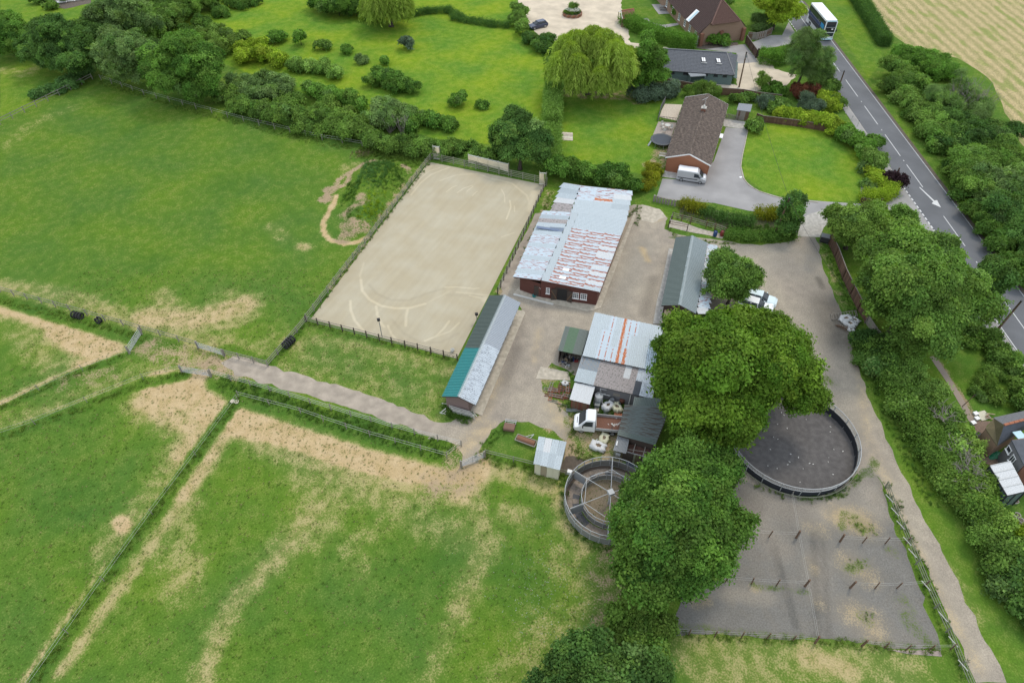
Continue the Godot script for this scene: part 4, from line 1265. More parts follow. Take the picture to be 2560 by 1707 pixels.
	wall(t, "side_wall", v.call(g[0]) + ac * .2 - d3 * .2, v.call(g[3]) + ac * .2 + d3 * .2, 2.2, 2.55, M.darkwood)
	wall(t, "front_wall", v.call(g[0]) + ac * .2 - d3 * .2, v.call(g[1]) - ac * .2 - d3 * .2, 2.2, 2.2, M.darkwood)
	wall(t, "back_wall", v.call(g[3]) + ac * .2 + d3 * .2, v.call(g[2]) - ac * .2 + d3 * .2, 2.6, 2.7, M.darkwood)
	wall(t, "side_wall", v.call(g[1]) - ac * .2 - d3 * .2, v.call(g[2]) - ac * .2 + d3 * .2, 2.2, 2.7, M.darkwood)
	# link roof between workshop and shed
	roof(t, "link_roof", q("tr", 1520, 520, 2.6), q("tr", 1960, 560, 2.7), q("tr", 1990, 415, 2.75), q("tr", 1545, 395, 2.65), 6, 1, func(c, r): return M.sheet_green2, 0.18, 0.04)
	# lower annexe with grey-green sheets and a picket front
	t = thing("annexe_shed", "grey sheeted low shed with vertical board front beside the muck trailer", "shed", q("tr", 1320, 1290))
	g = [q("tr", 1212, 1222, 1.7), q("tr", 1415, 1275, 1.7), q("tr", 1465, 1048, 1.9), q("tr", 1285, 998, 1.9)]
	roof(t, "roof_slope", g[0], g[1], g[2], g[3], 3, 1, func(c, r): return M.mesh_panel, 0.17, 0.04)
	boards(t, "front_board", v.call(g[0]) + ac * .1 - dn * .1, v.call(g[0]) + ac * 4.6 - dn * .1, 1.62, 1.62, 0.2, [M.darkwood, M.mosswood, M.tile_moss, M.darkwood])
	boards(t, "side_board", v.call(g[0]) + ac * .1 - dn * .1, v.call(g[3]) + ac * .1, 1.62, 1.8, 0.3, [M.darkwood])
	box(t, "roof_patch", q("tr", 1272, 1115, 1.9) , Vector3(0.12, 0.03, 0.6), M.white, -0.25)
	box(t, "meter_box", v.call(g[0]) + ac * .6 + dn * 0.1 + Vector3(0, 1.2, 0), Vector3(0.5, 0.35, 0.2), M.galv, atan2(ac.x, ac.z) - PI / 2)
	# muck trailer body
	t = thing("muck_trailer", "open grey trailer body heaped with brown muck behind the walker", "trailer", q("tr", 1640, 1240))
	g = [q("tr", 1420, 1248, 1.35), q("tr", 1838, 1362, 1.35), q("tr", 1880, 1162, 1.35), q("tr", 1472, 1048, 1.35)]
	for i in 4:
		beam(t, "side_panel", g[i] - Vector3(0, .35, 0), g[(i + 1) % 4] - Vector3(0, .35, 0), 0.07, 0.75, M.galv)
	var muck := Shape.new(true)
	var nn := FastNoiseLite.new()
	nn.frequency = 0.9
	for i in 12:
		for j in 8:
			var f := func(i2: int, j2: int):
				var p: Vector3 = g[0].lerp(g[1], i2 / 12.0).lerp(g[3].lerp(g[2], i2 / 12.0), j2 / 8.0)
				p.y = 1.12 + 0.22 * nn.get_noise_2d(p.x * 2.0, p.z * 2.0)
				return p
			muck.quad(f.call(i, j), f.call(i, j + 1), f.call(i + 1, j + 1), f.call(i + 1, j))
	put(t, "muck_heap", muck.done(), nm(lin(0.15, 0.075, 0.055), M.ng, 1.3, 0.95), Transform3D())
	for k in [0.24, 0.62]:
		beam(t, "cross_bar", g[0].lerp(g[1], k) + Vector3(0, .05, 0), g[3].lerp(g[2], k + .02) + Vector3(0, .05, 0), 0.09, 0.05, M.greywood)
	beam(t, "lid_bar", g[0].lerp(g[3], .15) + Vector3(0, .1, 0), g[1].lerp(g[2], .4) + Vector3(0, .1, 0), 0.06, 0.05, M.greywood)
	box(t, "chassis", v.call(g[0].lerp(g[2], .5)) + Vector3(0, .55, 0), Vector3(3.6, 0.12, 1.4), M.dark, atan2(ac.x, ac.z) - PI / 2)
	for k in [0.3, 0.7]:
		for sd in [0.08, 0.92]:
			var wp: Vector3 = v.call(g[0].lerp(g[1], k).lerp(g[3].lerp(g[2], k), sd))
			tube(t, "wheel", wp + Vector3(0, .35, 0) - dn * .12, wp + Vector3(0, .35, 0) + dn * .12, 0.35, M.rubber)
	# pale shed by the walker
	t = thing("field_shed", "small shed with pale blue metal roof beside the horse walker", "shed", q("F", 1262, 1062))
	g = [q("F", 1226, 1064, 2.1), q("F", 1286, 1079, 2.1), q("F", 1302, 1015, 2.25), q("F", 1237, 1002, 2.25)]
	roof(t, "roof_slope", g[0], g[1], g[2], g[3], 4, 2, func(c, r): return M.sheet_white if (c == 1 and r == 0) else [M.sheet_blue, M.sheet_blue2][(c + r) % 2], 0.25, 0.025)
	var h0: Vector3 = v.call(g[0]) + ac * .1 - dn * .1
	var h1: Vector3 = v.call(g[1]) - ac * .1 - dn * .1
	var h2: Vector3 = v.call(g[2]) - ac * .1 + dn * .1
	var h3: Vector3 = v.call(g[3]) + ac * .1 + dn * .1
	for p in [[h0, h1, 2.05, 2.05], [h1, h2, 2.05, 2.2], [h2, h3, 2.2, 2.2], [h3, h0, 2.2, 2.05]]:
		boards(t, "wall_sheet", p[0], p[1], p[2], p[3], 0.75, [M.render, M.cream, M.render], 0.05)
	box(t, "air_brick", q("hw", 265, 365, .25), Vector3(0.5, 0.5, 0.4), M.white, -.3)

# ---------------------------------------------------------------- houses
func flat(p: Vector3) -> Vector3:
	return Vector3(p.x, 0, p.z)
func slab(parent: Node, called: String, pts: Array, m: Material, thick := 0.08) -> MeshInstance3D:
	# a sloping sheet of roof with thickness, any outline
	var s := Shape.new()
	var dn := []
	for p in pts:
		dn.append(p - Vector3(0, thick, 0))
	s.loft([pts, dn])
	return put(parent, called, s.done(), m, Transform3D())

func build_houses() -> void:
	build_bungalow()
	build_annexe()
	build_old_house()
	build_cottage()

func build_bungalow() -> void:
	var e := 2.5
	var L1 := q("bg", 545, 380, e)
	var L2 := q("bg", 285, 1165, e)
	var R1 := q("bg", 1105, 475, e)
	var R2 := q("bg", 875, 1275, e)
	var m1 := (L1 + R1) / 2 + Vector3(0, 1.35, 0)
	var m2 := (L2 + R2) / 2 + Vector3(0, 1.35, 0)
	var t := thing("bungalow", "brick bungalow with long brown tiled roof beside the drive", "bungalow", flat((m1 + m2) / 2))
	roof(t, "tiled_slope", L1, L2, m2, m1, 12, 1, func(c, r): return M.tile_brown, 0.33, 0.035, "tile_course", 12)
	roof(t, "tiled_slope", R1, R2, m2, m1, 12, 1, func(c, r): return M.tile_brown, 0.33, 0.035, "tile_course", 12)
	for k in 28:
		beam(t, "ridge_tile", m1.lerp(m2, k / 28.0) + Vector3(0, .06, 0), m1.lerp(m2, (k + .97) / 28.0) + Vector3(0, .065, 0), 0.3, 0.06, M.tile_brown)
	for p in [[L1, m1], [m1, R1], [L2, m2], [m2, R2]]:
		beam(t, "barge_board", p[0] - Vector3(0, .06, 0), p[1] - Vector3(0, .06, 0), 0.06, 0.2, M.white)
	for p in [[L1, L2], [R1, R2]]:
		beam(t, "gutter", p[0] - Vector3(0, .05, 0), p[1] - Vector3(0, .05, 0), 0.13, 0.1, M.white)
	var ac := flat(R2 - L2).normalized()
	var lg := flat(L2 - L1).normalized()
	var a := flat(L2) + ac * 0.35 - lg * 0.15
	var b := flat(R2) - ac * 0.35 - lg * 0.15
	var c := flat(R1) - ac * 0.35 + lg * 0.15
	var d := flat(L1) + ac * 0.35 + lg * 0.15
	gable(t, "gable_wall", a, b, 0, 2.45, 3.7, M.brick, 0.2)
	gable(t, "gable_wall", d, c, 0, 2.45, 3.7, M.brick, 0.2)
	wall(t, "side_wall", b, c, 2.4, 2.4, M.brick, 0.2)
	wall(t, "side_wall", a, d, 2.4, 2.4, M.brick, 0.2)
	for k in [0.16, 0.32, 0.62, 0.8]:
		window(t, b.lerp(c, k) + Vector3(0, 1.35, 0), lg, 1.6, 1.1, ac, 3, 1)
		window(t, a.lerp(d, k) + Vector3(0, 1.35, 0), lg, 1.6, 1.1, -ac, 3, 1)
	box(t, "porch", b.lerp(c, 0.48) + ac * 0.5 + Vector3(0, 2.25, 0), Vector3(0.9, 0.12, 1.4), M.white, atan2(lg.x, lg.z))
	box(t, "front_door", b.lerp(c, 0.48) + ac * 0.12 + Vector3(0, 1.0, 0), Vector3(0.06, 2.0, 0.9), M.white, atan2(lg.x, lg.z))
	var ch := m1.lerp(m2, 0.30) + ac * 0.05
	box(t, "chimney_stack", ch + Vector3(0, .1, 0), Vector3(0.75, 0.9, 0.75), M.rustbrick, -0.32)
	tube(t, "chimney_pot", ch + Vector3(0, .5, 0), ch + Vector3(0, 1.0, 0), 0.17, M.offwhite)
	box(t, "chimney_cap", ch + Vector3(0, .58, 0), Vector3(0.95, 0.1, 0.95), M.concrete_grey, -0.32)
	tube(t, "aerial_mast", ch + Vector3(0, .5, 0) - lg * .2, ch + Vector3(0, 2.2, 0) - lg * .2, 0.03, M.galv)
	tube(t, "aerial_boom", ch + Vector3(-.6, 2.1, .3), ch + Vector3(.5, 2.2, -.5), 0.025, M.galv)
	for k in 6:
		var ap := ch + Vector3(-.6, 2.12, .3).lerp(Vector3(.5, 2.22, -.5), k / 5.0)
		tube(t, "aerial_element", ap - lg * .25, ap + lg * .25, 0.012, M.galv)

func build_annexe() -> void:
	var t := thing("timber_annexe", "long dark green boarded outbuilding with slate roof and two skylights", "outbuilding", w(37, 138))
	var A := w(27.5, 134.6, 2.3)
	var B := w(44.2, 132.1, 2.3)
	var Hh := w(47.0, 141.5, 2.3)
	var Bk := w(29.3, 144.2, 2.3)
	var r0 := w(28.4, 139.6, 4.5)
	var r1 := w(43.3, 137.4, 4.5)
	roof(t, "slate_slope", A, B, r1 + (B - A) * 0.06, r0, 14, 1, func(c, r): return M.slate, 0.3, 0.012, "slate_course", 16)
	slab(t, "hip_slope", [B, Hh, r1 + Vector3(0, .01, 0)], M.slate)
	slab(t, "back_slope", [Hh, Bk, r0, r1], M.slate)
	beam(t, "ridge", r0 + Vector3(0, .05, 0), r1 + Vector3(0, .05, 0), 0.3, 0.1, M.slate2)
	beam(t, "hip_ridge", r1 + Vector3(0, .05, 0), B + Vector3(0, .05, 0), 0.22, 0.08, M.slate2)
	beam(t, "gutter", A - Vector3(0, .08, 0), B - Vector3(0, .08, 0), 0.14, 0.1, M.dark)
	var f := (B - A).normalized()
	var out := Vector3(-f.z, 0, f.x)
	if out.z < 0:
		out = -out
	var a := flat(A) + f * .3 - out * .35
	var b := flat(B) - f * .3 - out * .35
	planks(t, "wall_board", a, b, 2.25, 0.28, [M.greenboard], 0.06)
	wall(t, "end_wall", b, flat(Hh) - f * .35, 2.25, 2.25, M.greenboard)
	wall(t, "back_wall", flat(Bk) + out * .3, flat(Hh) + out * .3 - f * .3, 2.25, 2.25, M.greenboard)
	wall(t, "end_wall", a, flat(Bk) + f * .3, 2.25, 2.25, M.greenboard)
	for k in [0.26, 0.45, 0.68, 0.80, 0.91]:
		window(t, a.lerp(b, k) + Vector3(0, 1.85, 0), f, 1.3 if k < 0.6 else 0.7, 0.35, out, 4 if k < 0.6 else 2, 1, M.dark)
	for k in [0.67, 0.855]:
		var c := A.lerp(B, k).lerp(r0.lerp(r1, k), 0.58)
		var sk := part_node(t, "skylight")
		sk.global_position = c
		var tl := (r0.lerp(r1, k) - A.lerp(B, k)).normalized()
		beam(sk, "frame", c - tl * .62 + Vector3(0, .1, 0), c + tl * .62 + Vector3(0, .1, 0), 0.82, 0.1, M.dark)
		for s in [-1, 1]:
			beam(sk, "pane", c - tl * .5 + f * s * .19 + Vector3(0, .16, 0), c + tl * .5 + f * s * .19 + Vector3(0, .16, 0), 0.3, 0.03, M.white)
		beam(sk, "flashing", c - tl * .8 - f * .55 + Vector3(0, .08, 0), c - tl * .8 + f * .55 + Vector3(0, .08, 0), 0.3, 0.05, M.galv)
	# flat-roofed porch
	var p := a.lerp(b, 0.57) + out * 0.75
	box(t, "porch_roof", p + Vector3(0, 2.1, 0), Vector3(3.2, 0.14, 1.7), M.felt, 0.15)
	box(t, "porch_wall", p - f * 1.4 + Vector3(0, 1.0, 0), Vector3(0.1, 2.0, 1.5), M.greenboard, 0.15)
	box(t, "porch_wall", p + f * 1.4 + Vector3(0, 1.0, 0), Vector3(0.1, 2.0, 1.5), M.greenboard, 0.15)
	box(t, "gutter_return", flat(Hh).lerp(flat(B), .5) + f * .15 + Vector3(0, 1.2, 0), Vector3(0.7, 0.1, 7.5), M.greenboard, -0.25)
	# umbrella on the terrace beyond
	var u := thing("parasol", "pale blue garden parasol beside the willow tree", "parasol", q("hs", 205, 900))
	tube(u, "pole", u.position, u.position + Vector3(0, 2.3, 0), 0.03, M.offwhite)
	var pk := Shape.new()
	for i in 8:
		var t0 := TAU * i / 8
		var t1 := TAU * (i + 1) / 8
		pk.tri(Vector3(0, 2.5, 0), Vector3(cos(t0) * 1.35, 1.95, sin(t0) * 1.35), Vector3(cos(t1) * 1.35, 1.95, sin(t1) * 1.35))
		pk.quad(Vector3(cos(t0) * 1.35, 1.95, sin(t0) * 1.35), Vector3(cos(t1) * 1.35, 1.95, sin(t1) * 1.35), Vector3(cos(t1) * 1.35, 1.8, sin(t1) * 1.35), Vector3(cos(t0) * 1.35, 1.8, sin(t0) * 1.35))
	put(u, "canopy", pk.done(), M.pale_blue, Transform3D(Basis(), u.position))

func build_old_house() -> void:
	var t := thing("brick_house", "old brick house with steep half-hipped dark tiled roof by the road", "house", w(46, 160))
	var A := w(41.2, 151.5)
	var B := w(51.6, 154.8)
	var u := (B - A).normalized()
	var v := w(-0.19, 0.98).normalized()
	var len := 30.0
	var ev := 2.7
	var rh := 8.0
	var up := func(p: Vector3, h: float): return Vector3(p.x, h, p.z)
	var eL0: Vector3 = up.call(A - u * 0.4, ev)
	var eR0: Vector3 = up.call(B + u * 0.4, ev)
	var eL1: Vector3 = eL0 + v * len
	var eR1: Vector3 = eR0 + v * len
	var mid: Vector3 = (A + B) / 2
	var apex: Vector3 = up.call(mid + v * 3.6, rh)
	var back: Vector3 = up.call(mid + v * len, rh)
	# the half hip springs from 0.42 of the height
	var k := 0.40
	var jl: Vector3 = eL0.lerp(up.call(mid, rh), k)
	var jr: Vector3 = eR0.lerp(up.call(mid, rh), k)
	slab(t, "roof_slope", [eL0, eL1, back, apex, jl], M.tile_red, 0.15)
	slab(t, "roof_slope", [eR0, jr, apex, back, eR1], M.tile_red, 0.15)
	slab(t, "half_hip", [jl - v * .5 - Vector3(0, .35, 0), apex, jr - v * .5 - Vector3(0, .35, 0)], M.tile_red2, 0.15)
	for i in 26:       # courses of tiles on the half hip and the near slope
		var f := i / 26.0
		beam(t, "tile_course", (jl - v * .5).lerp(apex, f) + Vector3(0, .02 - .35 * (1 - f), 0), (jr - v * .5).lerp(apex, f) + Vector3(0, .02 - .35 * (1 - f), 0), 0.2, 0.04, M.tile_red2)
	for i in 30:
		var f := i / 30.0
		var s0: Vector3 = eL0.lerp(up.call(mid, rh), f) + v * (0.0 if f < k else 3.6 * (f - k) / (1 - k))
		beam(t, "tile_course", s0 + Vector3(0, .015, 0), eL1.lerp(back, f) + Vector3(0, .015, 0), 0.2, 0.04, M.tile_red)
	beam(t, "ridge", apex, back, 0.35, 0.2, M.tile_red2)
	beam(t, "hip_ridge", jl - v * .4 - Vector3(0, .25, 0), apex, 0.28, 0.12, M.tile_red2)
	beam(t, "hip_ridge", jr - v * .4 - Vector3(0, .25, 0), apex, 0.28, 0.12, M.tile_red2)
	var s := Shape.new()
	var hj: float = jl.y - 0.1
	var ring := [A, B, up.call(B, ev), up.call(flat(jr), hj), up.call(flat(jl), hj), up.call(A, ev)]
	var ring2 := []
	for p in ring:
		ring2.append(p + v * .3)
	s.loft([ring, ring2])
	put(t, "end_wall", s.done(), M.oldbrick, Transform3D())
	wall(t, "side_wall", A + u * .15, A + u * .15 + v * len, ev, ev, M.oldbrick, 0.3)
	wall(t, "side_wall", B - u * .15, B - u * .15 + v * len, ev, ev, M.oldbrick, 0.3)
	wall(t, "back_wall", A + v * len, B + v * len, ev, ev, M.oldbrick, 0.3)
	for f in [0.0, 0.44, 0.95]:
		var p := A.lerp(B, f) - v * .3
		box(t, "buttress", p + Vector3(0, 1.35, 0) + u * .2, Vector3(0.75, 2.7, 0.6), M.rustbrick, atan2(u.x, u.z) - PI / 2)
	beam(t, "tie_beam", jl - v * .1 - Vector3(0, .4, 0), jr - v * .1 - Vector3(0, .4, 0), 0.12, 0.2, M.darkwood)
	for f in [0.08, 0.2, 0.3, 0.42, 0.56, 0.7]:
		window(t, A + v * len * f + Vector3(0, 1.5, 0), v, 0.9, 1.3, -u, 2, 3)
	# long roof window
	var rw := part_node(t, "roof_window")
	var c0 := eL0 + v * 7.0
	var sl: Vector3 = (up.call(mid, rh) - eL0).normalized()
	rw.global_position = c0
	beam(rw, "frame", c0 - sl * 0.1 + Vector3(0, .1, 0), c0 + sl * 2.9 + Vector3(0, .1, 0), 1.4, 0.14, M.white)
	for j in 2:
		beam(rw, "pane", c0 + sl * 0.1 + v * (j - .5) * .62 + Vector3(0, .16, 0), c0 + sl * 2.7 + v * (j - .5) * .62 + Vector3(0, .16, 0), 0.5, 0.06, M.pale_blue)
	# open brick-roofed garden well house
	t = thing("well_house", "tiny garden shelter with orange tiled gable roof behind the hedge", "shelter", w(26.8, 164))
	var g := [q("hs", 90, 262, 1.9), q("hs", 275, 240, 1.9), q("hs", 255, 120, 2.9), q("hs", 72, 148, 2.9)]
	roof(t, "tiled_slope", g[0], g[1], g[2], g[3], 5, 1, func(c, r): return M.tile_orange, 0.3, 0.03, "tile_course", 9)
	var off: Vector3 = flat(g[3] - g[0]) * 2.0
	roof(t, "tiled_slope", g[0] + off, g[1] + off, g[2], g[3], 5, 1, func(c, r): return M.tile_orange, 0.3, 0.03, "tile_course", 9)
	beam(t, "ridge", g[3] + Vector3(0, .05, 0), g[2] + Vector3(0, .05, 0), 0.2, 0.1, M.terracotta)
	beam(t, "barge_board", g[3], g[0], 0.08, 0.2, M.white)
	beam(t, "barge_board", g[3], g[0] + off, 0.08, 0.2, M.white)
	for p in [g[0], g[1], g[0] + off, g[1] + off]:
		beam(t, "post", flat(p), p, 0.14, 0.14, M.brownwood)
	wall(t, "low_wall", flat(g[0]), flat(g[1]), 0.8, 0.8, M.oldbrick, 0.2)

func build_cottage() -> void:
	var t := thing("cottage", "brick cottage with mossy hipped roof and dark slate at the garden end", "cottage", q("rh", 600, 700))
	var e := 2.4
	var N := q("rh", 505, 372, e)
	var Wc := q("rh", 415, 482, e)
	var S := q("rh", 542, 672, e)
	var rd := q("rh", 617, 447, 4.3)
	var N2 := q("rh", 900, 285, e)
	var rd2 := q("rh", 1100, 320, 4.3)
	var S2 := q("rh", 800, 520, e)
	slab(t, "mossy_hip", [Wc, N, rd, S], M.tile_moss, 0.1)
	slab(t, "slate_slope", [N, N2, rd2, rd], M.slate2, 0.1)
	slab(t, "slate_slope", [rd, rd2, S2, S], M.slate, 0.1)
	for i in 9:
		var f := i / 9.0
		beam(t, "ridge_tile", rd.lerp(rd2, f) + Vector3(0, .05, 0), rd.lerp(rd2, f + .1) + Vector3(0, .05, 0), 0.25, 0.12, M.terracotta)
		beam(t, "slate_course", N.lerp(rd, f) + Vector3(0, .015, 0), N2.lerp(rd2, f) + Vector3(0, .015, 0), 0.16, 0.03, M.slate2)
	wall(t, "brick_wall", flat(Wc) + Vector3(.2, 0, 0), flat(S) + Vector3(.1, 0, -.2), 2.3, 2.3, M.oldbrick, 0.2)
	wall(t, "brick_wall", flat(S) + Vector3(.1, 0, -.2), flat(S2) + Vector3(0, 0, -.2), 2.3, 2.3, M.oldbrick, 0.2)
	wall(t, "brick_wall", flat(Wc) + Vector3(.2, 0, 0), flat(N) + Vector3(.2, 0, .2), 2.3, 2.3, M.oldbrick, 0.2)
	box(t, "roof_light", q("rh", 790, 560, 3.4), Vector3(1.0, 0.08, 1.1), M.pale_blue, 0.2)
	# main range behind, to the side
	var a := q("rh", 600, 800)
	var b := q("rh", 700, 860)
	var h := 3.4
	var f0 := q("rh", 700, 610, h)
	var f1 := q("rh", 830, 870, h)
	wall(t, "rear_wall", flat(f0) + Vector3(.2, 0, 0), flat(f1) + Vector3(.2, 0, 0), h - .1, h - .1, M.block, 0.25)
	slab(t, "slate_slope", [f0, f1, f1 + Vector3(5, 2.6, 1.0), f0 + Vector3(6, 2.6, 1.0)], M.slate, 0.12)
	wall(t, "gable_end", flat(f1) + Vector3(.2, 0, 0), flat(f1) + Vector3(6, 0, 1.0), h - .1, h + 2.2, M.rustbrick, 0.25)
	wall(t, "gable_end", flat(f0) + Vector3(.2, 0, 0), flat(f0) + Vector3(6, 0, .4), h - .1, h + 2.2, M.oldbrick, 0.25)
	var al := flat(f1 - f0).normalized()
	var o := Vector3(-1, 0, 0)
	window(t, flat(f0).lerp(flat(f1), .18) + Vector3(.05, 2.4, 0), al, 0.7, 0.6, o, 1, 1)
	window(t, flat(f0).lerp(flat(f1), .55) + Vector3(.05, 2.2, 0), al, 0.6, 1.0, o, 2, 1)
	# conservatory with white roof
	t = thing("conservatory", "lean-to conservatory with white panelled roof on the cottage", "conservatory", q("rh", 620, 1150))
	var g := [q("rh", 465, 890, 2.3), q("rh", 655, 1212, 2.3), q("rh", 860, 1165, 2.75), q("rh", 690, 840, 2.75)]
	for i in 4:
		var s0: Vector3 = g[0].lerp(g[1], i / 4.0)
		var s1: Vector3 = g[0].lerp(g[1], (i + .985) / 4.0)
		var t1: Vector3 = g[3].lerp(g[2], (i + .985) / 4.0)
		var t0: Vector3 = g[3].lerp(g[2], i / 4.0)
		slab(t, "roof_panel", [s0, s1, t1, t0], M.sheet_white, 0.05)
		beam(t, "glazing_bar", s0 + Vector3(0, .03, 0), t0 + Vector3(0, .03, 0), 0.06, 0.05, M.galv)
	beam(t, "eaves_beam", g[0] - Vector3(0, .1, 0), g[1] - Vector3(0, .1, 0), 0.12, 0.16, M.dark)
	beam(t, "eaves_beam", g[1] - Vector3(0, .1, 0), g[2] - Vector3(0, .1, 0), 0.1, 0.14, M.dark)
	for i in 5:
		var p: Vector3 = g[0].lerp(g[1], i / 4.0)
		beam(t, "post", flat(p), p - Vector3(0, .15, 0), 0.1, 0.1, M.dark)
	for i in 3:
		var p: Vector3 = g[1].lerp(g[2], i / 2.0)
		beam(t, "post", flat(p) + Vector3(.02, 0, 0), p - Vector3(0, .15, 0), 0.1, 0.1, M.dark)
	for i in 4:
		var s0: Vector3 = flat(g[0].lerp(g[1], (i + .05) / 4.0))
		var s1: Vector3 = flat(g[0].lerp(g[1], (i + .95) / 4.0))
		wall(t, "dwarf_wall", s0 + Vector3(.05, 0, 0), s1 + Vector3(.05, 0, 0), 0.6, 0.6, M.oldbrick, 0.12)
		if i != 1:
			wall(t, "pane", s0 + Vector3(.05, 0, 0), s1 + Vector3(.05, 0, 0), 2.05, 2.05, M.glass_blue, 0.03, 0.62)
	wall(t, "pane", flat(g[1]) + Vector3(.1, 0, -.02), flat(g[2]) + Vector3(-.1, 0, -.02), 2.0, 2.4, M.glass_blue, 0.03, 0.1)
	# things by the back door
	var c := thing("storage_crate", "dark plastic storage crates heaped against the cottage wall", "crates", q("rh", 380, 640))
	for k in [[350, 620, .9, .5], [395, 610, .8, .6], [330, 560, .7, .5], [380, 710, .6, .4]]:
		box(c, "crate", q("rh", k[0], k[1], k[3] / 2), Vector3(k[2], k[3], k[2] * .8), M.grey_plastic if k[0] > 360 else M.dark, 0.5)
	var ld := thing("ladder", "aluminium ladder lying by the cottage back wall", "ladder", q("rh", 405, 640))
	var l0 := q("rh", 355, 680, .9)
	var l1 := q("rh", 460, 595, 1.0)
	for s in [-1, 1]:
		beam(ld, "stile", l0 + Vector3(0, 0, s * .2), l1 + Vector3(0, 0, s * .2), 0.05, 0.07, M.galv)
	for k in 7:
		beam(ld, "rung", l0.lerp(l1, (k + .5) / 7.0) - Vector3(0, 0, .2), l0.lerp(l1, (k + .5) / 7.0) + Vector3(0, 0, .2), 0.03, 0.03, M.galv)
	beam(ld, "foot", flat(l0), l0, 0.05, 0.05, M.galv)
	beam(ld, "foot", flat(l1), l1, 0.05, 0.05, M.galv)

# ---------------------------------------------------------------- fences, gates, pens
func fence(called: String, label: String, pts: Array, ht: float, gap: float, rails: Array, pm: Material, rm: Material, ps := 0.12, rh := 0.10, rt := 0.04, group := "") -> Node3D:
	var t := thing(called, label, "fence", flat(pts[0]), group)
	for i in pts.size() - 1:
		var a := flat(pts[i])
		var b := flat(pts[i + 1])
		var n := maxi(1, int(round(a.distance_to(b) / gap)))
		var yaw := atan2(b.x - a.x, b.z - a.z)
		var last := a
		for k in n + 1:
			var p := a.lerp(b, float(k) / n)
			p += Vector3(rng.randf_range(-.03, .03), 0, rng.randf_range(-.03, .03))
			if k < n or i == pts.size() - 2:
				var lean := Basis(Vector3(rng.randfn(), 0, rng.randfn()).normalized(), rng.randf_range(0, .035))
				var h := ht * rng.randf_range(.95, 1.04)
				put(t, "post", cube, pm, Transform3D(lean * Basis(Vector3.UP, yaw) * Basis.from_scale(Vector3(ps, h + .1, ps)), p + Vector3(0, h / 2 - .05, 0)))
			if k > 0:
				for r in rails:
					var jig := rng.randf_range(-.02, .02)
					if rt > 0:
						beam(t, "rail", last + Vector3(0, r + jig, 0), p + Vector3(0, r - jig, 0), rt, rh, rm)
					else:
						tube(t, "wire", last + Vector3(0, r, 0), p + Vector3(0, r, 0), rh / 2, rm)
			last = p
	return t
func gate(label: String, a: Vector3, b: Vector3, ht := 1.15) -> void:
	var t := thing("field_gate", label, "gate", flat((a + b) / 2), "galvanised field gates")
	a = flat(a)
	b = flat(b)
	var d := (b - a).normalized()
	for p in [a, b]:
		box(t, "post", p + Vector3(0, .65, 0), Vector3(.17, 1.3, .17), M.greywood, atan2(d.x, d.z))
	a += d * .12
	b -= d * .12
	for k in 6:
		var y: float = [0.18, 0.34, 0.5, 0.68, 0.88, ht][k]
		tube(t, "bar", a + Vector3(0, y, 0), b + Vector3(0, y, 0), 0.028, M.galv)
	for f in [0.0, 0.5, 1.0]:
		tube(t, "upright", a.lerp(b, f) + Vector3(0, .1, 0), a.lerp(b, f) + Vector3(0, ht + .02, 0), 0.032, M.galv)
	tube(t, "brace", a + Vector3(0, .18, 0), a.lerp(b, .5) + Vector3(0, ht, 0), 0.024, M.galv)
	tube(t, "brace", b + Vector3(0, .18, 0), a.lerp(b, .5) + Vector3(0, ht, 0), 0.024, M.galv)
func close_board(called: String, label: String, pts: Array, ht: float, bw: float, ms: Array) -> Node3D:
	var t := thing(called, label, "fence", flat(pts[0]))
	for i in pts.size() - 1:
		var a := flat(pts[i])
		var b := flat(pts[i + 1])
		boards(t, "board", a, b, ht, ht, bw, ms, 0.03, 0.03)
		var d := (b - a).normalized()
		var n := Vector3(-d.z, 0, d.x) * .06
		for y in [.35, ht - .25]:
			beam(t, "rail", a + n + Vector3(0, y, 0), b + n + Vector3(0, y, 0), 0.05, 0.09, ms[0])
		beam(t, "capping", a + Vector3(0, ht + .02, 0), b + Vector3(0, ht + .02, 0), 0.09, 0.04, M.greywood)
		var k := maxi(1, int(a.distance_to(b) / 2.4))
		for j in k + 1:
			var p := a.lerp(b, float(j) / k) + n * 1.6
			box(t, "post", p + Vector3(0, ht / 2, 0), Vector3(.1, ht, .1), ms[0], atan2(d.x, d.z))
	return t

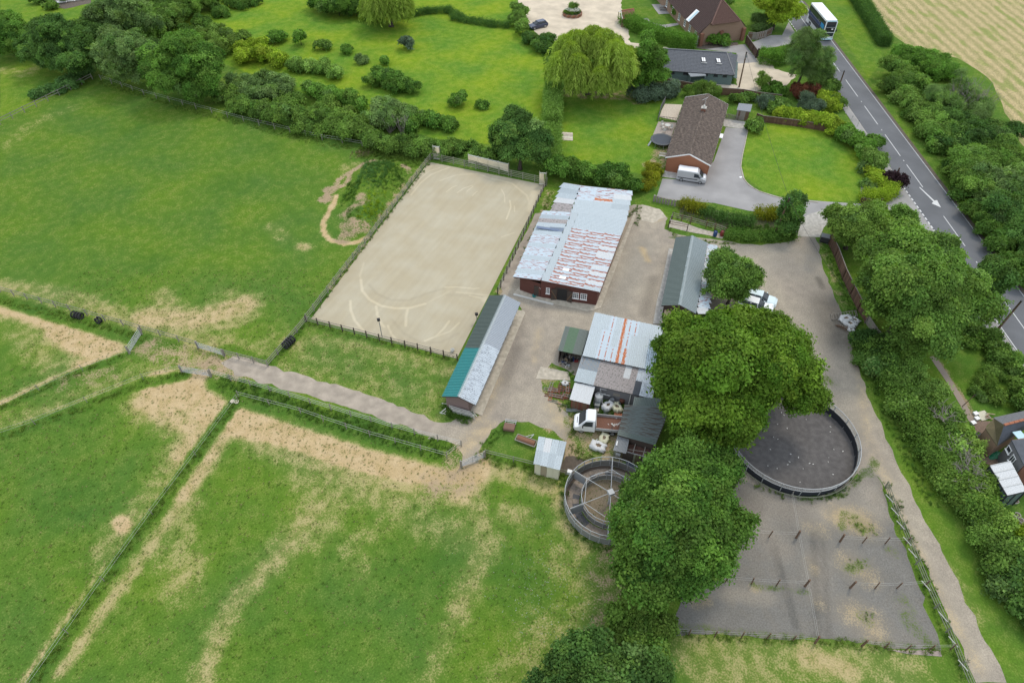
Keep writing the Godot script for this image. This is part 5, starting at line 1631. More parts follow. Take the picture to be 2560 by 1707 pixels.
func build_fences() -> void:
	var fr := [1.15, 0.8, 0.42]
	var P := func(r: String, a: Array): return qs(r, a)
	fence("post_and_rail_fence", "weathered green post and rail fence along the arena by the mound", P.call("F", [988, 368, 705, 737]), 1.3, 1.9, fr, M.mosswood, M.mosswood)
	fence("post_and_rail_fence", "dark brown post and rail fence across the arena's stable end", P.call("F", [703, 740, 1050, 828]), 1.25, 1.75, [1.1, .75, .4], M.darkwood, M.greywood, .12, .08)
	fence("post_and_rail_fence", "dark post and rail fence between the arena and the red barn", P.call("F", [1252, 428, 1143, 676]), 1.3, 1.55, fr, M.darkwood, M.greywood)
	fence("post_and_rail_fence", "grey post and rail fence under the arena mirrors", P.call("F", [990, 366, 1256, 424]), 1.35, 2.2, [1.25, .95, .62, .3], M.mosswood, M.mosswood)
	fence("post_and_rail_fence", "long grey rail fence between the big paddock and the straw-worn paddock", P.call("F", [-60, 652, 0, 670, 160, 714, 325, 760, 455, 797]), 1.15, 2.6, [1.05, .55], M.greywood, M.greywood, .1, .07)
	fence("post_and_rail_fence", "grey rail fence from the track gate round the paddock corner to the arena", P.call("F", [516, 817, 616, 842, 703, 740]), 1.15, 2.4, [1.05, .7, .35], M.greywood, M.greywood, .1, .08)
	fence("wire_fence", "post and white tape fence along the lower side of the track", P.call("F", [486, 862, 620, 900, 760, 943, 900, 985, 1060, 1026]), 1.2, 3.0, [1.1, .8, .45], M.greywood, M.wire, .09, .03, 0.0)
	fence("wire_fence", "second white tape fence across the ditch below the track", P.call("F", [548, 912, 690, 950, 850, 1003, 1026, 1052, 1060, 1026]), 1.15, 3.4, [1.05, .6], M.greywood, M.wire, .08, .024, 0.0)
	fence("wire_fence", "thin wire fence beside the grass lane and worn paddock", P.call("F", [298, 812, 190, 852, 90, 898, -40, 957]), 1.1, 4.5, [1.0, .6], M.greywood, M.wire, .07, .016, 0.0)
	fence("wire_fence", "thin wire fence on the far edge of the grass lane", P.call("F", [418, 852, 330, 872, 200, 925, 80, 975, -40, 1015]), 1.1, 4.6, [1.0, .6], M.greywood, M.wire, .06, .016, 0.0)
	fence("wire_fence", "thin wire fence in the dark grass strip between two straw paddocks", P.call("F", [545, 918, 450, 1048, 350, 1182, 240, 1335, 60, 1590]), 1.05, 6.5, [.95, .55], M.greywood, M.wire, .06, .016, 0.0)
	fence("wire_fence", "wire fence along the hedge at the top of the big paddock", P.call("F", [232, 184, 330, 218, 450, 250, 560, 280, 740, 322, 880, 345, 985, 362]), 1.2, 3.6, [1.1, .7], M.greywood, M.wire, .09, .022, 0.0)
	fence("post_and_rail_fence", "pale weathered rail fence at the far corner of the big paddock", P.call("F", [-60, 315, 0, 286, 110, 232, 212, 182]), 1.2, 2.6, [1.1, .65], M.greywood, M.greywood, .11, .11)
	# turnout pens
	var wires := [1.15, .75]
	for s in [["first cross fence of the turnout, tape on short stakes under the tree", [440, 550, 610, 562, 795, 570]], ["first cross fence of the turnout, tape stakes beside the track fence", [1095, 595, 1250, 603, 1405, 608, 1548, 606]],
		["middle cross fence of the turnout, dark stakes reaching the big tree", [-20, 858, 150, 866, 312, 870, 490, 882, 660, 895, 855, 900]], ["middle cross fence of the turnout, dark stakes beside the track fence", [1165, 910, 1335, 915, 1485, 912, 1672, 898]],
		["stake and tape fence along the turnout's grass edge, longer run", [-110, 1215, 60, 1232, 238, 1242, 420, 1252, 595, 1258, 770, 1272, 925, 1288]], ["stake and tape fence along the turnout's grass edge, shorter run", [1245, 1308, 1400, 1322, 1545, 1336, 1705, 1335, 1850, 1332]]]:
		var pts: Array = P.call("N", s[1])
		var t := thing("stake_fence", s[0], "fence", pts[0])
		for i in pts.size():
			var big: bool = i == pts.size() - 1 and s[1][2 * i] < 1000 or i == 0 and s[1][0] > 1000
			var h := 1.45 if big else 1.25
			var r := .1 if big else .06
			var lean := Vector3(rng.randf_range(-.05, .05), 0, rng.randf_range(-.05, .05))
			tube(t, "stake", pts[i] - Vector3(0, .05, 0), pts[i] + Vector3(0, h, 0) + lean, r, M.brownwood)
			if i > 0:
				for y in wires:
					tube(t, "tape", pts[i - 1] + Vector3(0, y, 0), pts[i] + Vector3(0, y, 0), 0.006, M.wire)
	var lt := thing("tape_line", "pair of white tapes dividing the turnout down its middle", "fence", q("N", 795, 570))
	var lp: Array = P.call("N", [752, 292, 798, 570, 858, 900, 926, 1288])
	for i in 3:
		for y in wires:
			tube(lt, "tape", lp[i] + Vector3(0, y, 0), lp[i + 1] + Vector3(0, y, 0), 0.006, M.wire)
	for i in 3:
		tube(lt, "insulator_post", lp[i] + Vector3(.1, 0, 0), lp[i] + Vector3(.1, 1.25, 0), 0.03, M.greywood)
	var tf := fence("post_and_rail_fence", "old mossy rail fence with white patches between turnout and farm track", P.call("N", [1400, 222, 1470, 410, 1552, 606, 1672, 898, 1820, 1215, 1910, 1440, 2010, 1680]), 1.2, 2.0, [1.1, .75, .4], M.mosswood, M.mosswood, .11, .09)
	for f in [[1405, 270], [1442, 360], [1480, 450], [1525, 560], [1560, 640], [1650, 860], [1765, 1070], [1835, 1240], [1900, 1400]]:
		var p := q("N", f[0], f[1], 1.12)
		beam(tf, "white_rail", p + Vector3(.06, 0, 0), p + Vector3(.06, 0, 0) + Vector3(.42, 0, .95), .035, .09, M.offwhite)
	fence("post_and_rail_fence", "low mossy rail fence between the grass patch and the worn paddock", P.call("F", [1116, 1045, 1180, 1060, 1240, 1076, 1300, 1092]), 1.0, 2.2, [.9, .5], M.mosswood, M.mosswood, .1, .08)
	fence("post_and_rail_fence", "brown rail fence with end rails round the sandy pen", P.call("fe", [225, 372, 485, 440, 700, 500, 820, 530, 965, 585]), 1.2, 1.8, [1.1, .75, .42], M.brownwood, M.greywood, .12, .07)
	fence("post_and_rail_fence", "short brown rail hurdle on the near side of the sandy pen", P.call("fe", [178, 498, 432, 545]), 1.25, 1.9, [1.1, .75], M.darkwood, M.brownwood, .13, .07)
	fence("post_and_rail_fence", "short rail end closing the sandy pen by the yard", P.call("fe", [178, 498, 225, 372]), 1.25, 1.6, [1.1, .75], M.darkwood, M.greywood, .12, .07)
	fence("picket_fence", "grey picket fence by the bungalow drive behind the barn", P.call("fe", [-30, 130, 260, 195]), 1.1, .5, [.95, .35], M.greywood, M.greywood, .3, .06, .03)
	fence("picket_fence", "small brown picket wicket gate beside the yellow clipped hedge", P.call("fe", [275, 195, 345, 205]), 1.1, .22, [.9, .4], M.brownwood, M.brownwood, .09, .06, .03)
	fence("picket_fence", "dark railing fence between bungalow patios", P.call("bg", [205, 690, 425, 715]), 1.0, .28, [.9, .2], M.dark, M.dark, .05, .05, .04)
	fence("picket_fence", "grey panel fence along the bungalow's side lawn", P.call("bg", [185, 690, 215, 560, 270, 455]), 1.2, .5, [1.1, .6, .2], M.block, M.block, .1, .3, .03)
	fence("picket_fence", "brown slatted gate fence beside the bungalow's small shed", P.call("bg", [1060, 660, 1250, 690]), 1.0, .24, [.85, .25], M.greywood, M.greywood, .1, .06, .03)
	# gates
	gate("galvanised gate standing open across the worn paddock entrance", q("F", 297, 812), q("F", 325, 768))
	gate("galvanised gate in the big paddock fence above the track", q("F", 455, 800), q("F", 514, 818))
	gate("galvanised gate at the start of the tape fence below the track", q("F", 418, 856), q("F", 484, 866))
	gate("galvanised gate standing open at the straw-worn paddock by the yard", q("F", 1059, 1074), q("F", 1113, 1052))
	# close-boarded fences
	close_board("board_fence", "tall dark brown board fence between the yard and the wooded garden", P.call("fc", [215, 260, 300, 440, 400, 720, 500, 930, 600, 1130, 700, 1290]), 1.85, 0.28, [M.fencewood, M.fencewood2, M.fencewood3, M.fencewood])
	close_board("board_fence", "grey old board fence end disappearing into the garden hedge", P.call("fc", [705, 1295, 800, 1440, 870, 1530]), 1.3, 0.3, [M.greywood, M.mosswood])
	close_board("board_fence", "brown board fence behind the bungalow's front lawn", P.call("C", [520, 818, 560, 835, 800, 865, 1035, 905]), 1.3, 0.3, [M.fencewood, M.fencewood2])
	close_board("board_fence", "brown panelled fence below the green outbuilding's patio", P.call("hs", [575, 1170, 800, 1215, 1100, 1270, 1480, 1330, 1760, 1350, 2050, 1400, 2300, 1430]), 1.5, 0.3, [M.fencewood2, M.brownwood])
	close_board("board_fence", "curved brown board fence outside the old brick house", P.call("hs", [1840, 550, 1960, 560, 2080, 530, 2170, 480]), 1.6, 0.3, [M.greywood, M.brownwood])
	close_board("board_fence", "low brown board fence curving below the clipped hedge at the drive", P.call("C", [1232, 1385, 1290, 1398, 1370, 1395, 1440, 1360]), 1.0, 0.25, [M.fencewood2, M.brownwood])
	var dg := close_board("drive_gate", "dark brown solid drive gate standing open by the old house", P.call("hs", [1815, 600, 1960, 810]), 1.7, 0.3, [M.fencewood3])
	box(dg, "gate_post", q("hs", 1975, 810) + Vector3(0, 1.0, 0), Vector3(.35, 2.0, .35), M.darkwood)
	close_board("gate_leaf", "white garden door beside the old brick house", P.call("hs", [1090, 620, 1170, 622]), 1.9, 0.4, [M.offwhite])
	close_board("gate_leaf", "narrow dark board gate leaf at the yard's concrete gateway", P.call("fe", [1945, 615, 1985, 520]), 1.5, 0.3, [M.greywood, M.offwhite])
	# roadside markers and low posts
	for a in [[1132, 775], [1172, 830], [1215, 862]]:
		var mp := thing("marker_post", "short white marker post on the verge beside the road", "post", q("C", a[0], a[1]), "white verge posts")
		tube(mp, "shaft", mp.position, mp.position + Vector3(0, 1.0, 0), .06, M.offwhite)
		tube(mp, "cap", mp.position + Vector3(0, 1.0, 0), mp.position + Vector3(0, 1.08, 0), .07, M.dark)
	build_walker()
	build_round_pen()
	build_mirrors()

func ring_pt(c: Vector3, r: float, t: float, y := 0.0) -> Vector3:
	return c + Vector3(cos(t) * r, y, sin(t) * r)

func build_walker() -> void:
	var c := w(10.1, 37.3)
	var R := 4.68
	var ri := 2.95
	var t := thing("horse_walker", "round galvanised horse walker with mesh-sided lane, partly under the tree", "horse walker", c)
	# lane floor: concrete slabs and dirt centre
	var lane := nm(lin(0.42, 0.345, 0.275), M.nc, 3.0, 0.95, M.nf, 1.0)
	var lane2 := nm(lin(0.16, 0.16, 0.165), M.nc, 2.0, 0.95, M.nf, 1.0)
	var floor_holder := part_node(t, "lane_floor")
	for k in 40:
		var t0 := TAU * k / 40
		var t1 := TAU * (k + .985) / 40
		for j in 2:
			var r0: float = [ri + .12, (R + ri) / 2][j]
			var r1: float = [(R + ri) / 2 - .01, R - .35][j]
			var dark := (j == 0 and rng.randf() < .42)
			slab(floor_holder, "floor_slab", [ring_pt(c, r0, t0, .05), ring_pt(c, r1, t0, .05), ring_pt(c, r1, t1, .05), ring_pt(c, r0, t1, .05)], lane2 if dark else lane, 0.05)
	var cen := Shape.new()
	for k in 32:
		cen.tri(c + Vector3(0, .03, 0), ring_pt(c, ri, TAU * (k + 1) / 32, .03), ring_pt(c, ri, TAU * k / 32, .03))
	put(t, "centre_ground", cen.done(), nm(lin(0.42, 0.33, 0.21), M.nc, 2.5, 0.95, M.ng, 1.2), Transform3D())
	var bank := Shape.new()
	for k in 48:
		bank.quad(ring_pt(c, R - .36, TAU * k / 48, .045), ring_pt(c, R - .36, TAU * (k + 1) / 48, .045), ring_pt(c, R - .02, TAU * (k + 1) / 48, .09), ring_pt(c, R - .02, TAU * k / 48, .09))
	put(t, "lane_edge", bank.done(), nm(lin(0.14, 0.105, 0.08), M.nf, 1.0, 0.95), Transform3D())
	# mesh panels: bars in each bay
	for ring in [[R, 1.75, 30], [ri, 1.45, 20]]:
		var n: int = ring[2]
		for k in n:
			var t0 := TAU * k / n
			var t1 := TAU * (k + 1) / n
			var p0 := ring_pt(c, ring[0], t0)
			var p1 := ring_pt(c, ring[0], t1)
			tube(t, "post", p0, p0 + Vector3(0, ring[1], 0), .035, M.galv)
			tube(t, "rail", p0 + Vector3(0, ring[1], 0), p1 + Vector3(0, ring[1], 0), .038, M.galv)
			tube(t, "rail", p0 + Vector3(0, ring[1] * .62, 0), p1 + Vector3(0, ring[1] * .62, 0), .026, M.galv)
			tube(t, "rail", p0 + Vector3(0, .12, 0), p1 + Vector3(0, .12, 0), .03, M.galv)
			# lower half boarded with grey rubber mat
			var pan: Material = M.rail_panel
			wall(t, "mat_panel", p0, p1, ring[1] * .60, ring[1] * .60, pan, .025, .12)
			for j in 7:
				var e := p0.lerp(p1, (j + .5) / 7.0)
				tube(t, "mesh_bar", e + Vector3(0, ring[1] * .62, 0), e + Vector3(0, ring[1], 0), .011, M.galv)
	# arms from the centre post, dividers in the lane
	tube(t, "centre_post", c, c + Vector3(0, 2.2, 0), .14, M.galv)
	box(t, "motor_box", c + Vector3(0, 2.2, 0), Vector3(.6, .35, .6), M.galv, .4)
	for k in 6:
		var an := -1.42 + TAU * k / 6.0
		var hub := c + Vector3(0, 2.15, 0)
		var inner := ring_pt(c, ri, an, 1.95)
		var outer := ring_pt(c, R - .12, an, 1.9)
		tube(t, "arm", hub, inner, .036, M.galv)
		tube(t, "arm", inner, outer, .04, M.galv)
		tube(t, "stay", inner, ring_pt(c, ri, an + TAU / 6.0, 1.95), .032, M.galv)
		wall(t, "divider_panel", ring_pt(c, ri + .12, an), ring_pt(c, R - .2, an), 1.75, 1.75, M.mesh_panel, .03, .55)
		tube(t, "divider_bar", ring_pt(c, ri + .1, an, .55), ring_pt(c, R - .18, an, .55), .025, M.galv)
	for e in [[R, 1.7]]:
		var blue := plain(lin(0.05, 0.075, 0.11), .5)
		for k in 3:
			wall(t, "blue_sheet", ring_pt(c, R + .03, -1.1 + k * .21), ring_pt(c, R + .03, -1.1 + (k + 1) * .21), 1.72, 1.72, blue, .02, .6)

func build_round_pen() -> void:
	var c := w(31.2, 45.07)
	var R := 6.9
	var t := thing("round_pen", "round lunging pen with dark rubber lower wall and open rails above", "round pen", c)
	var s := Shape.new()
	for k in 48:
		s.tri(c + Vector3(0, .035, 0), ring_pt(c, R, TAU * (k + 1) / 48, .035), ring_pt(c, R, TAU * k / 48, .035))
	put(t, "surface", s.done(), M.pen, Transform3D())
	var n := 44
	var rub := plain(lin(0.022, 0.026, 0.034), 0.6)
	for k in n:
		var t0 := TAU * k / n
		var t1 := TAU * (k + 1) / n
		var p0 := ring_pt(c, R, t0)
		var p1 := ring_pt(c, R, t1)
		var lean := (p0 - c).normalized() * .14
		var lean1 := (p1 - c).normalized() * .14
		if k % 2 == 0:
			tube(t, "post", p0, p0 + lean + Vector3(0, 1.65, 0), .045, M.galv)
		for y in [[1.0, .035], [1.62, .042]]:
			tube(t, "rail", p0 + lean * y[0] / 1.65 + Vector3(0, y[0], 0), p1 + lean1 * y[0] / 1.65 + Vector3(0, y[0], 0), y[1], M.galv)
		wall(t, "rubber_panel", p0, p1, .98, .98, rub, .03)
		for j in 5:
			var e := p0.lerp(p1, (j + .5) / 5.0)
			var el := lean.lerp(lean1, (j + .5) / 5.0)
			tube(t, "mesh_bar", e + el * .6 + Vector3(0, 1.0, 0), e + el + Vector3(0, 1.62, 0), .012, M.galv)
		for y in [1.16, 1.31, 1.46]:
			tube(t, "mesh_wire", p0 + lean * y / 1.65 + Vector3(0, y, 0), p1 + lean1 * y / 1.65 + Vector3(0, y, 0), .010, M.galv)
		# outer kick rail
		var o0 := ring_pt(c, R + .32, t0, .32)
		var o1 := ring_pt(c, R + .32, t1, .32)
		beam(t, "kick_rail", o0, o1, .05, .12, M.mosswood)
		if k % 2 == 0:
			beam(t, "kick_post", flat(o0), o0, .07, .07, M.mosswood)
	# pale stones and bits lying on the surface
	for k in 34:
		var an := rng.randf() * TAU
		var rr := sqrt(rng.randf()) * R * .85
		var p := ring_pt(c, rr, an, .06)
		var o := thing("pale_stone", "small pale stone or scrap lying on the dark round pen surface", "stone", Vector3(p.x, .035, p.z), "pale scraps in the round pen")
		lathe(o, "stone", [[0, 0], [.09, .0], [.08, .06], [0, .08]], M.offwhite, Vector3.ZERO, 6)
		o.scale = Vector3(rng.randf_range(.5, 1.6), .7, rng.randf_range(.4, .8))
		o.rotation.y = rng.randf() * TAU

func build_mirrors() -> void:
	var mk := func(label: String, a: Vector3, b: Vector3, h0: float, h1: float, panes: int):
		var t := thing("arena_mirror", label, "mirror", flat((a + b) / 2))
		a = flat(a)
		b = flat(b)
		var d := (b - a).normalized()
		var yaw := atan2(d.x, d.z) - PI / 2
		var n := Vector3(-d.z, 0, d.x)
		if n.z < 0:
			n = -n
		var tilt := 0.06
		for k in panes:
			var p := a.lerp(b, (k + .5) / panes)
			var o := put(t, "mirror_pane", cube, M.mirror, Transform3D(Basis(Vector3.UP, yaw) * Basis(Vector3.RIGHT, tilt) * Basis.from_scale(Vector3(a.distance_to(b) / panes - .03, h1 - h0, .03)), p + n * .08 + Vector3(0, (h0 + h1) / 2, 0)))
		for k in panes + 1:
			var p := a.lerp(b, float(k) / panes)
			box(t, "post", p - n * .08 + Vector3(0, h1 / 2 + .1, 0), Vector3(.12, h1 + .2, .12), M.mosswood, yaw)
		beam(t, "frame", a + n * .02 + Vector3(0, h1 + .03, 0), b + n * .02 + Vector3(0, h1 + .03, 0), .1, .06, M.offwhite)
		beam(t, "frame", a + n * .02 + Vector3(0, h0 - .03, 0), b + n * .02 + Vector3(0, h0 - .03, 0), .1, .06, M.offwhite)
	mk.call("tall single arena mirror at the corner by the mound", q("B", 640, 1092), q("B", 686, 1098), .35, 2.6, 1)
	mk.call("tall single arena mirror at the corner by the red barn", q("B", 1362, 1268), q("B", 1408, 1272), .35, 2.4, 1)
	mk.call("long low row of arena mirrors on the far fence", q("B", 880, 1140), q("B", 1152, 1205), .95, 2.3, 4)

# ---------------------------------------------------------------- plants
var clumps := {}
var leaf_mat: StandardMaterial3D
var leaf_total := 0
const PAL := {
	"oak": [Color(0.101, 0.216, 0.023), Color(0.234, 0.373, 0.043)], "oak2": [Color(0.089, 0.208, 0.035), Color(0.185, 0.345, 0.054)], "dark": [Color(0.072, 0.161, 0.039), Color(0.136, 0.256, 0.054)],
	"mid": [Color(0.111, 0.215, 0.041), Color(0.205, 0.340, 0.061)], "grey": [Color(0.136, 0.240, 0.072), Color(0.256, 0.376, 0.121)], "light": [Color(0.146, 0.254, 0.042), Color(0.246, 0.377, 0.072)],
	"willow": [Color(.235, .345, .05), Color(.39, .50, .09)], "lime": [Color(0.246, 0.377, 0.029), Color(0.406, 0.523, 0.051)], "yellow": [Color(0.231, 0.262, 0.015), Color(0.323, 0.323, 0.031)],
	"red": [Color(0.134, 0.050, 0.032), Color(0.223, 0.084, 0.045)], "plum": [Color(0.033, 0.018, 0.022), Color(0.062, 0.032, 0.039)], "hedge": [Color(0.116, 0.250, 0.035), Color(0.187, 0.358, 0.057)],
	"blue": [Color(0.109, 0.166, 0.101), Color(0.174, 0.246, 0.160)], "laurel": [Color(0.162, 0.295, 0.053), Color(0.285, 0.444, 0.100)], "grass": [Color(0.140, 0.236, 0.041), Color(0.236, 0.335, 0.062)], "rank": [Color(0.090, 0.196, 0.034), Color(0.166, 0.286, 0.053)],
	"dry": [Color(0.277, 0.238, 0.123), Color(0.400, 0.338, 0.192)], "white": [Color(0.538, 0.538, 0.508), Color(0.654, 0.654, 0.615)], "nettle": [Color(0.101, 0.217, 0.058), Color(0.160, 0.304, 0.087)], "short": [Color(.13, .23, .04), Color(.19, .29, .06)], "shortdry": [Color(.30, .29, .12), Color(.44, .38, .2)], "silver": [Color(0.246, 0.277, 0.246), Color(0.423, 0.446, 0.415)]}

func make_clump(kind: String) -> ArrayMesh:
	var s := Shape.new()
	var r := RandomNumberGenerator.new()
	r.seed = hash(kind)
	var leaf := func(p: Vector3, d: Vector3, n: Vector3, l: float, wd: float):
		var sd := d.cross(n).normalized() * wd / 2
		var m := p + d * l * .45 + n * l * .08
		s.tri(p, m - sd, p + d * l)
		s.tri(p, p + d * l, m + sd)
	if kind == "broad" or kind == "fine":
		var k := 20 if kind == "broad" else 26
		for i in k:
			var p := Vector3(r.randfn(), r.randfn() * .55, r.randfn()) * .40
			var n := (Vector3(r.randfn(), r.randfn(), r.randfn()) * .75 + Vector3(0, 1.0, 0)).normalized()
			var d := n.cross(Vector3(r.randfn(), r.randfn(), r.randfn())).normalized()
			leaf.call(p, d, n, r.randf_range(.34, .52) if kind == "broad" else r.randf_range(.22, .36), r.randf_range(.24, .34) if kind == "broad" else r.randf_range(.11, .18))
	elif kind == "strand":           # hanging willow shoot, one metre long
		for i in 22:
			var f := i / 22.0
			var p := Vector3(sin(f * 5.0) * .04, -f, cos(f * 4.0) * .04)
			var an := r.randf() * TAU
			var d := Vector3(cos(an), -1.5, sin(an)).normalized()
			leaf.call(p, d, Vector3(cos(an + 1.4), .5, sin(an + 1.4)).normalized(), r.randf_range(.16, .26), .06)
	elif kind == "tuft":             # blades of grass
		for i in 14:
			var an := r.randf() * TAU
			var p := Vector3(r.randfn(), 0, r.randfn()) * .16
			var d := Vector3(cos(an) * .6, 1.0, sin(an) * .6).normalized()
			leaf.call(p, d, Vector3(-sin(an), 0, cos(an)), r.randf_range(.45, 1.0), .07)
	elif kind == "flower":
		for i in 7:
			var p := Vector3(r.randfn() * .3, r.randf() * .2, r.randfn() * .3)
			var an := r.randf() * TAU
			leaf.call(p, Vector3(cos(an), .1, sin(an)), Vector3(0, 1, .1), .3, .26)
	return s.done()

func scatter(parent: Node3D, called: String, kind: String, pos: Array, out: Array, size: Array, pal: Array, mottled := 1.0) -> MultiMeshInstance3D:
	if not clumps.has(kind):
		clumps[kind] = make_clump(kind)
	var mm := MultiMesh.new()
	mm.transform_format = MultiMesh.TRANSFORM_3D
	mm.use_colors = true
	mm.mesh = clumps[kind]
	mm.instance_count = pos.size()
	var buf := PackedFloat32Array()
	buf.resize(pos.size() * 16)
	var base := parent.global_position if parent != self else Vector3.ZERO
	var ca: Color = pal[0]
	var cb: Color = pal[1]
	for i in pos.size():
		var p: Vector3 = pos[i] - base
		var y: Vector3 = out[i]
		var x := y.cross(Vector3(rng.randf() - .5, rng.randf() - .5, rng.randf() - .5)).normalized()
		var z := x.cross(y)
		var s: float = size[i]
		var f := rng.randf()
		var v := 1.0 + (rng.randf() - .5) * .5 * mottled
		var o: int = i * 16
		buf[o] = x.x * s; buf[o + 1] = y.x * s; buf[o + 2] = z.x * s; buf[o + 3] = p.x
		buf[o + 4] = x.y * s; buf[o + 5] = y.y * s; buf[o + 6] = z.y * s; buf[o + 7] = p.y
		buf[o + 8] = x.z * s; buf[o + 9] = y.z * s; buf[o + 10] = z.z * s; buf[o + 11] = p.z
		buf[o + 12] = lerpf(ca.r, cb.r, f) * v; buf[o + 13] = lerpf(ca.g, cb.g, f) * v; buf[o + 14] = lerpf(ca.b, cb.b, f) * v; buf[o + 15] = 1.0
	mm.buffer = buf
	leaf_total += pos.size()
	var o2 := MultiMeshInstance3D.new()
	o2.multimesh = mm
	o2.material_override = leaves()
	o2.name = called
	o2.set_meta("kind", "stuff")
	parent.add_child(o2, true)
	return o2

func leaves() -> StandardMaterial3D:
	if leaf_mat == null:
		leaf_mat = plain(Color.WHITE, 0.6)
		leaf_mat.vertex_color_use_as_albedo = true
		leaf_mat.backlight_enabled = true
		leaf_mat.backlight = Color(.82, .86, .6)
		leaf_mat.metallic_specular = 0.22
	return leaf_mat
func dir_up(bias := 0.25) -> Vector3:
	var v := Vector3(rng.randfn(), rng.randfn() + bias, rng.randfn())
	return v.normalized()

const LOBE_R := [0.55, 0.95, 1.5]
var lobes := {}
# a lump of foliage of radius r: many leaves gathered in tufts on its upper shell; vertex colours vary leaf by leaf
func lobe_mesh(kind: String, cls: int, variant: int) -> ArrayMesh:
	var key := "%s%d%d" % [kind, cls, variant]
	if lobes.has(key):
		return lobes[key]
	var r := RandomNumberGenerator.new()
	r.seed = hash(key)
	var R: float = LOBE_R[cls]
	var st := SurfaceTool.new()
	st.begin(Mesh.PRIMITIVE_TRIANGLES)
	st.set_smooth_group(-1)
	var n := int((620 if kind == "broad" else 860) * R * R) + 60
	var tufts := []
	for i in int(13 * R + 7):
		var v := Vector3(r.randfn(), r.randfn() + .55, r.randfn()).normalized()
		tufts.append([v * R * r.randf_range(.72, 1.05), r.randf_range(.6, 1.45)])
	for i in n:
		var tf: Array = tufts[r.randi() % tufts.size()]
		var c: Vector3 = tf[0]
		var p := c + Vector3(r.randfn(), r.randfn() * .8, r.randfn()) * (.13 * R + .09)
		p.y *= .72
		var nr := (p.normalized() * .8 + Vector3(r.randfn(), r.randfn() + .9, r.randfn()) * .6).normalized()
		var d := nr.cross(Vector3(r.randfn(), r.randfn(), r.randfn())).normalized()
		var l := r.randf_range(.15, .36) if kind == "broad" else r.randf_range(.13, .28)
		var wd := l * (.72 if kind == "broad" else .42)
		var sd := d.cross(nr).normalized() * wd / 2
		var m := p + d * l * .48 + nr * l * .1
		var g: float = tf[1] * r.randf_range(.8, 1.2)
		st.set_color(Color(g * r.randf_range(.92, 1.1), g, g * r.randf_range(.85, 1.1)))
		for q2 in [p, m - sd, p + d * l, p, p + d * l, m + sd]:
			st.add_vertex(q2)
	st.generate_normals()
	lobes[key] = st.commit()
	return lobes[key]

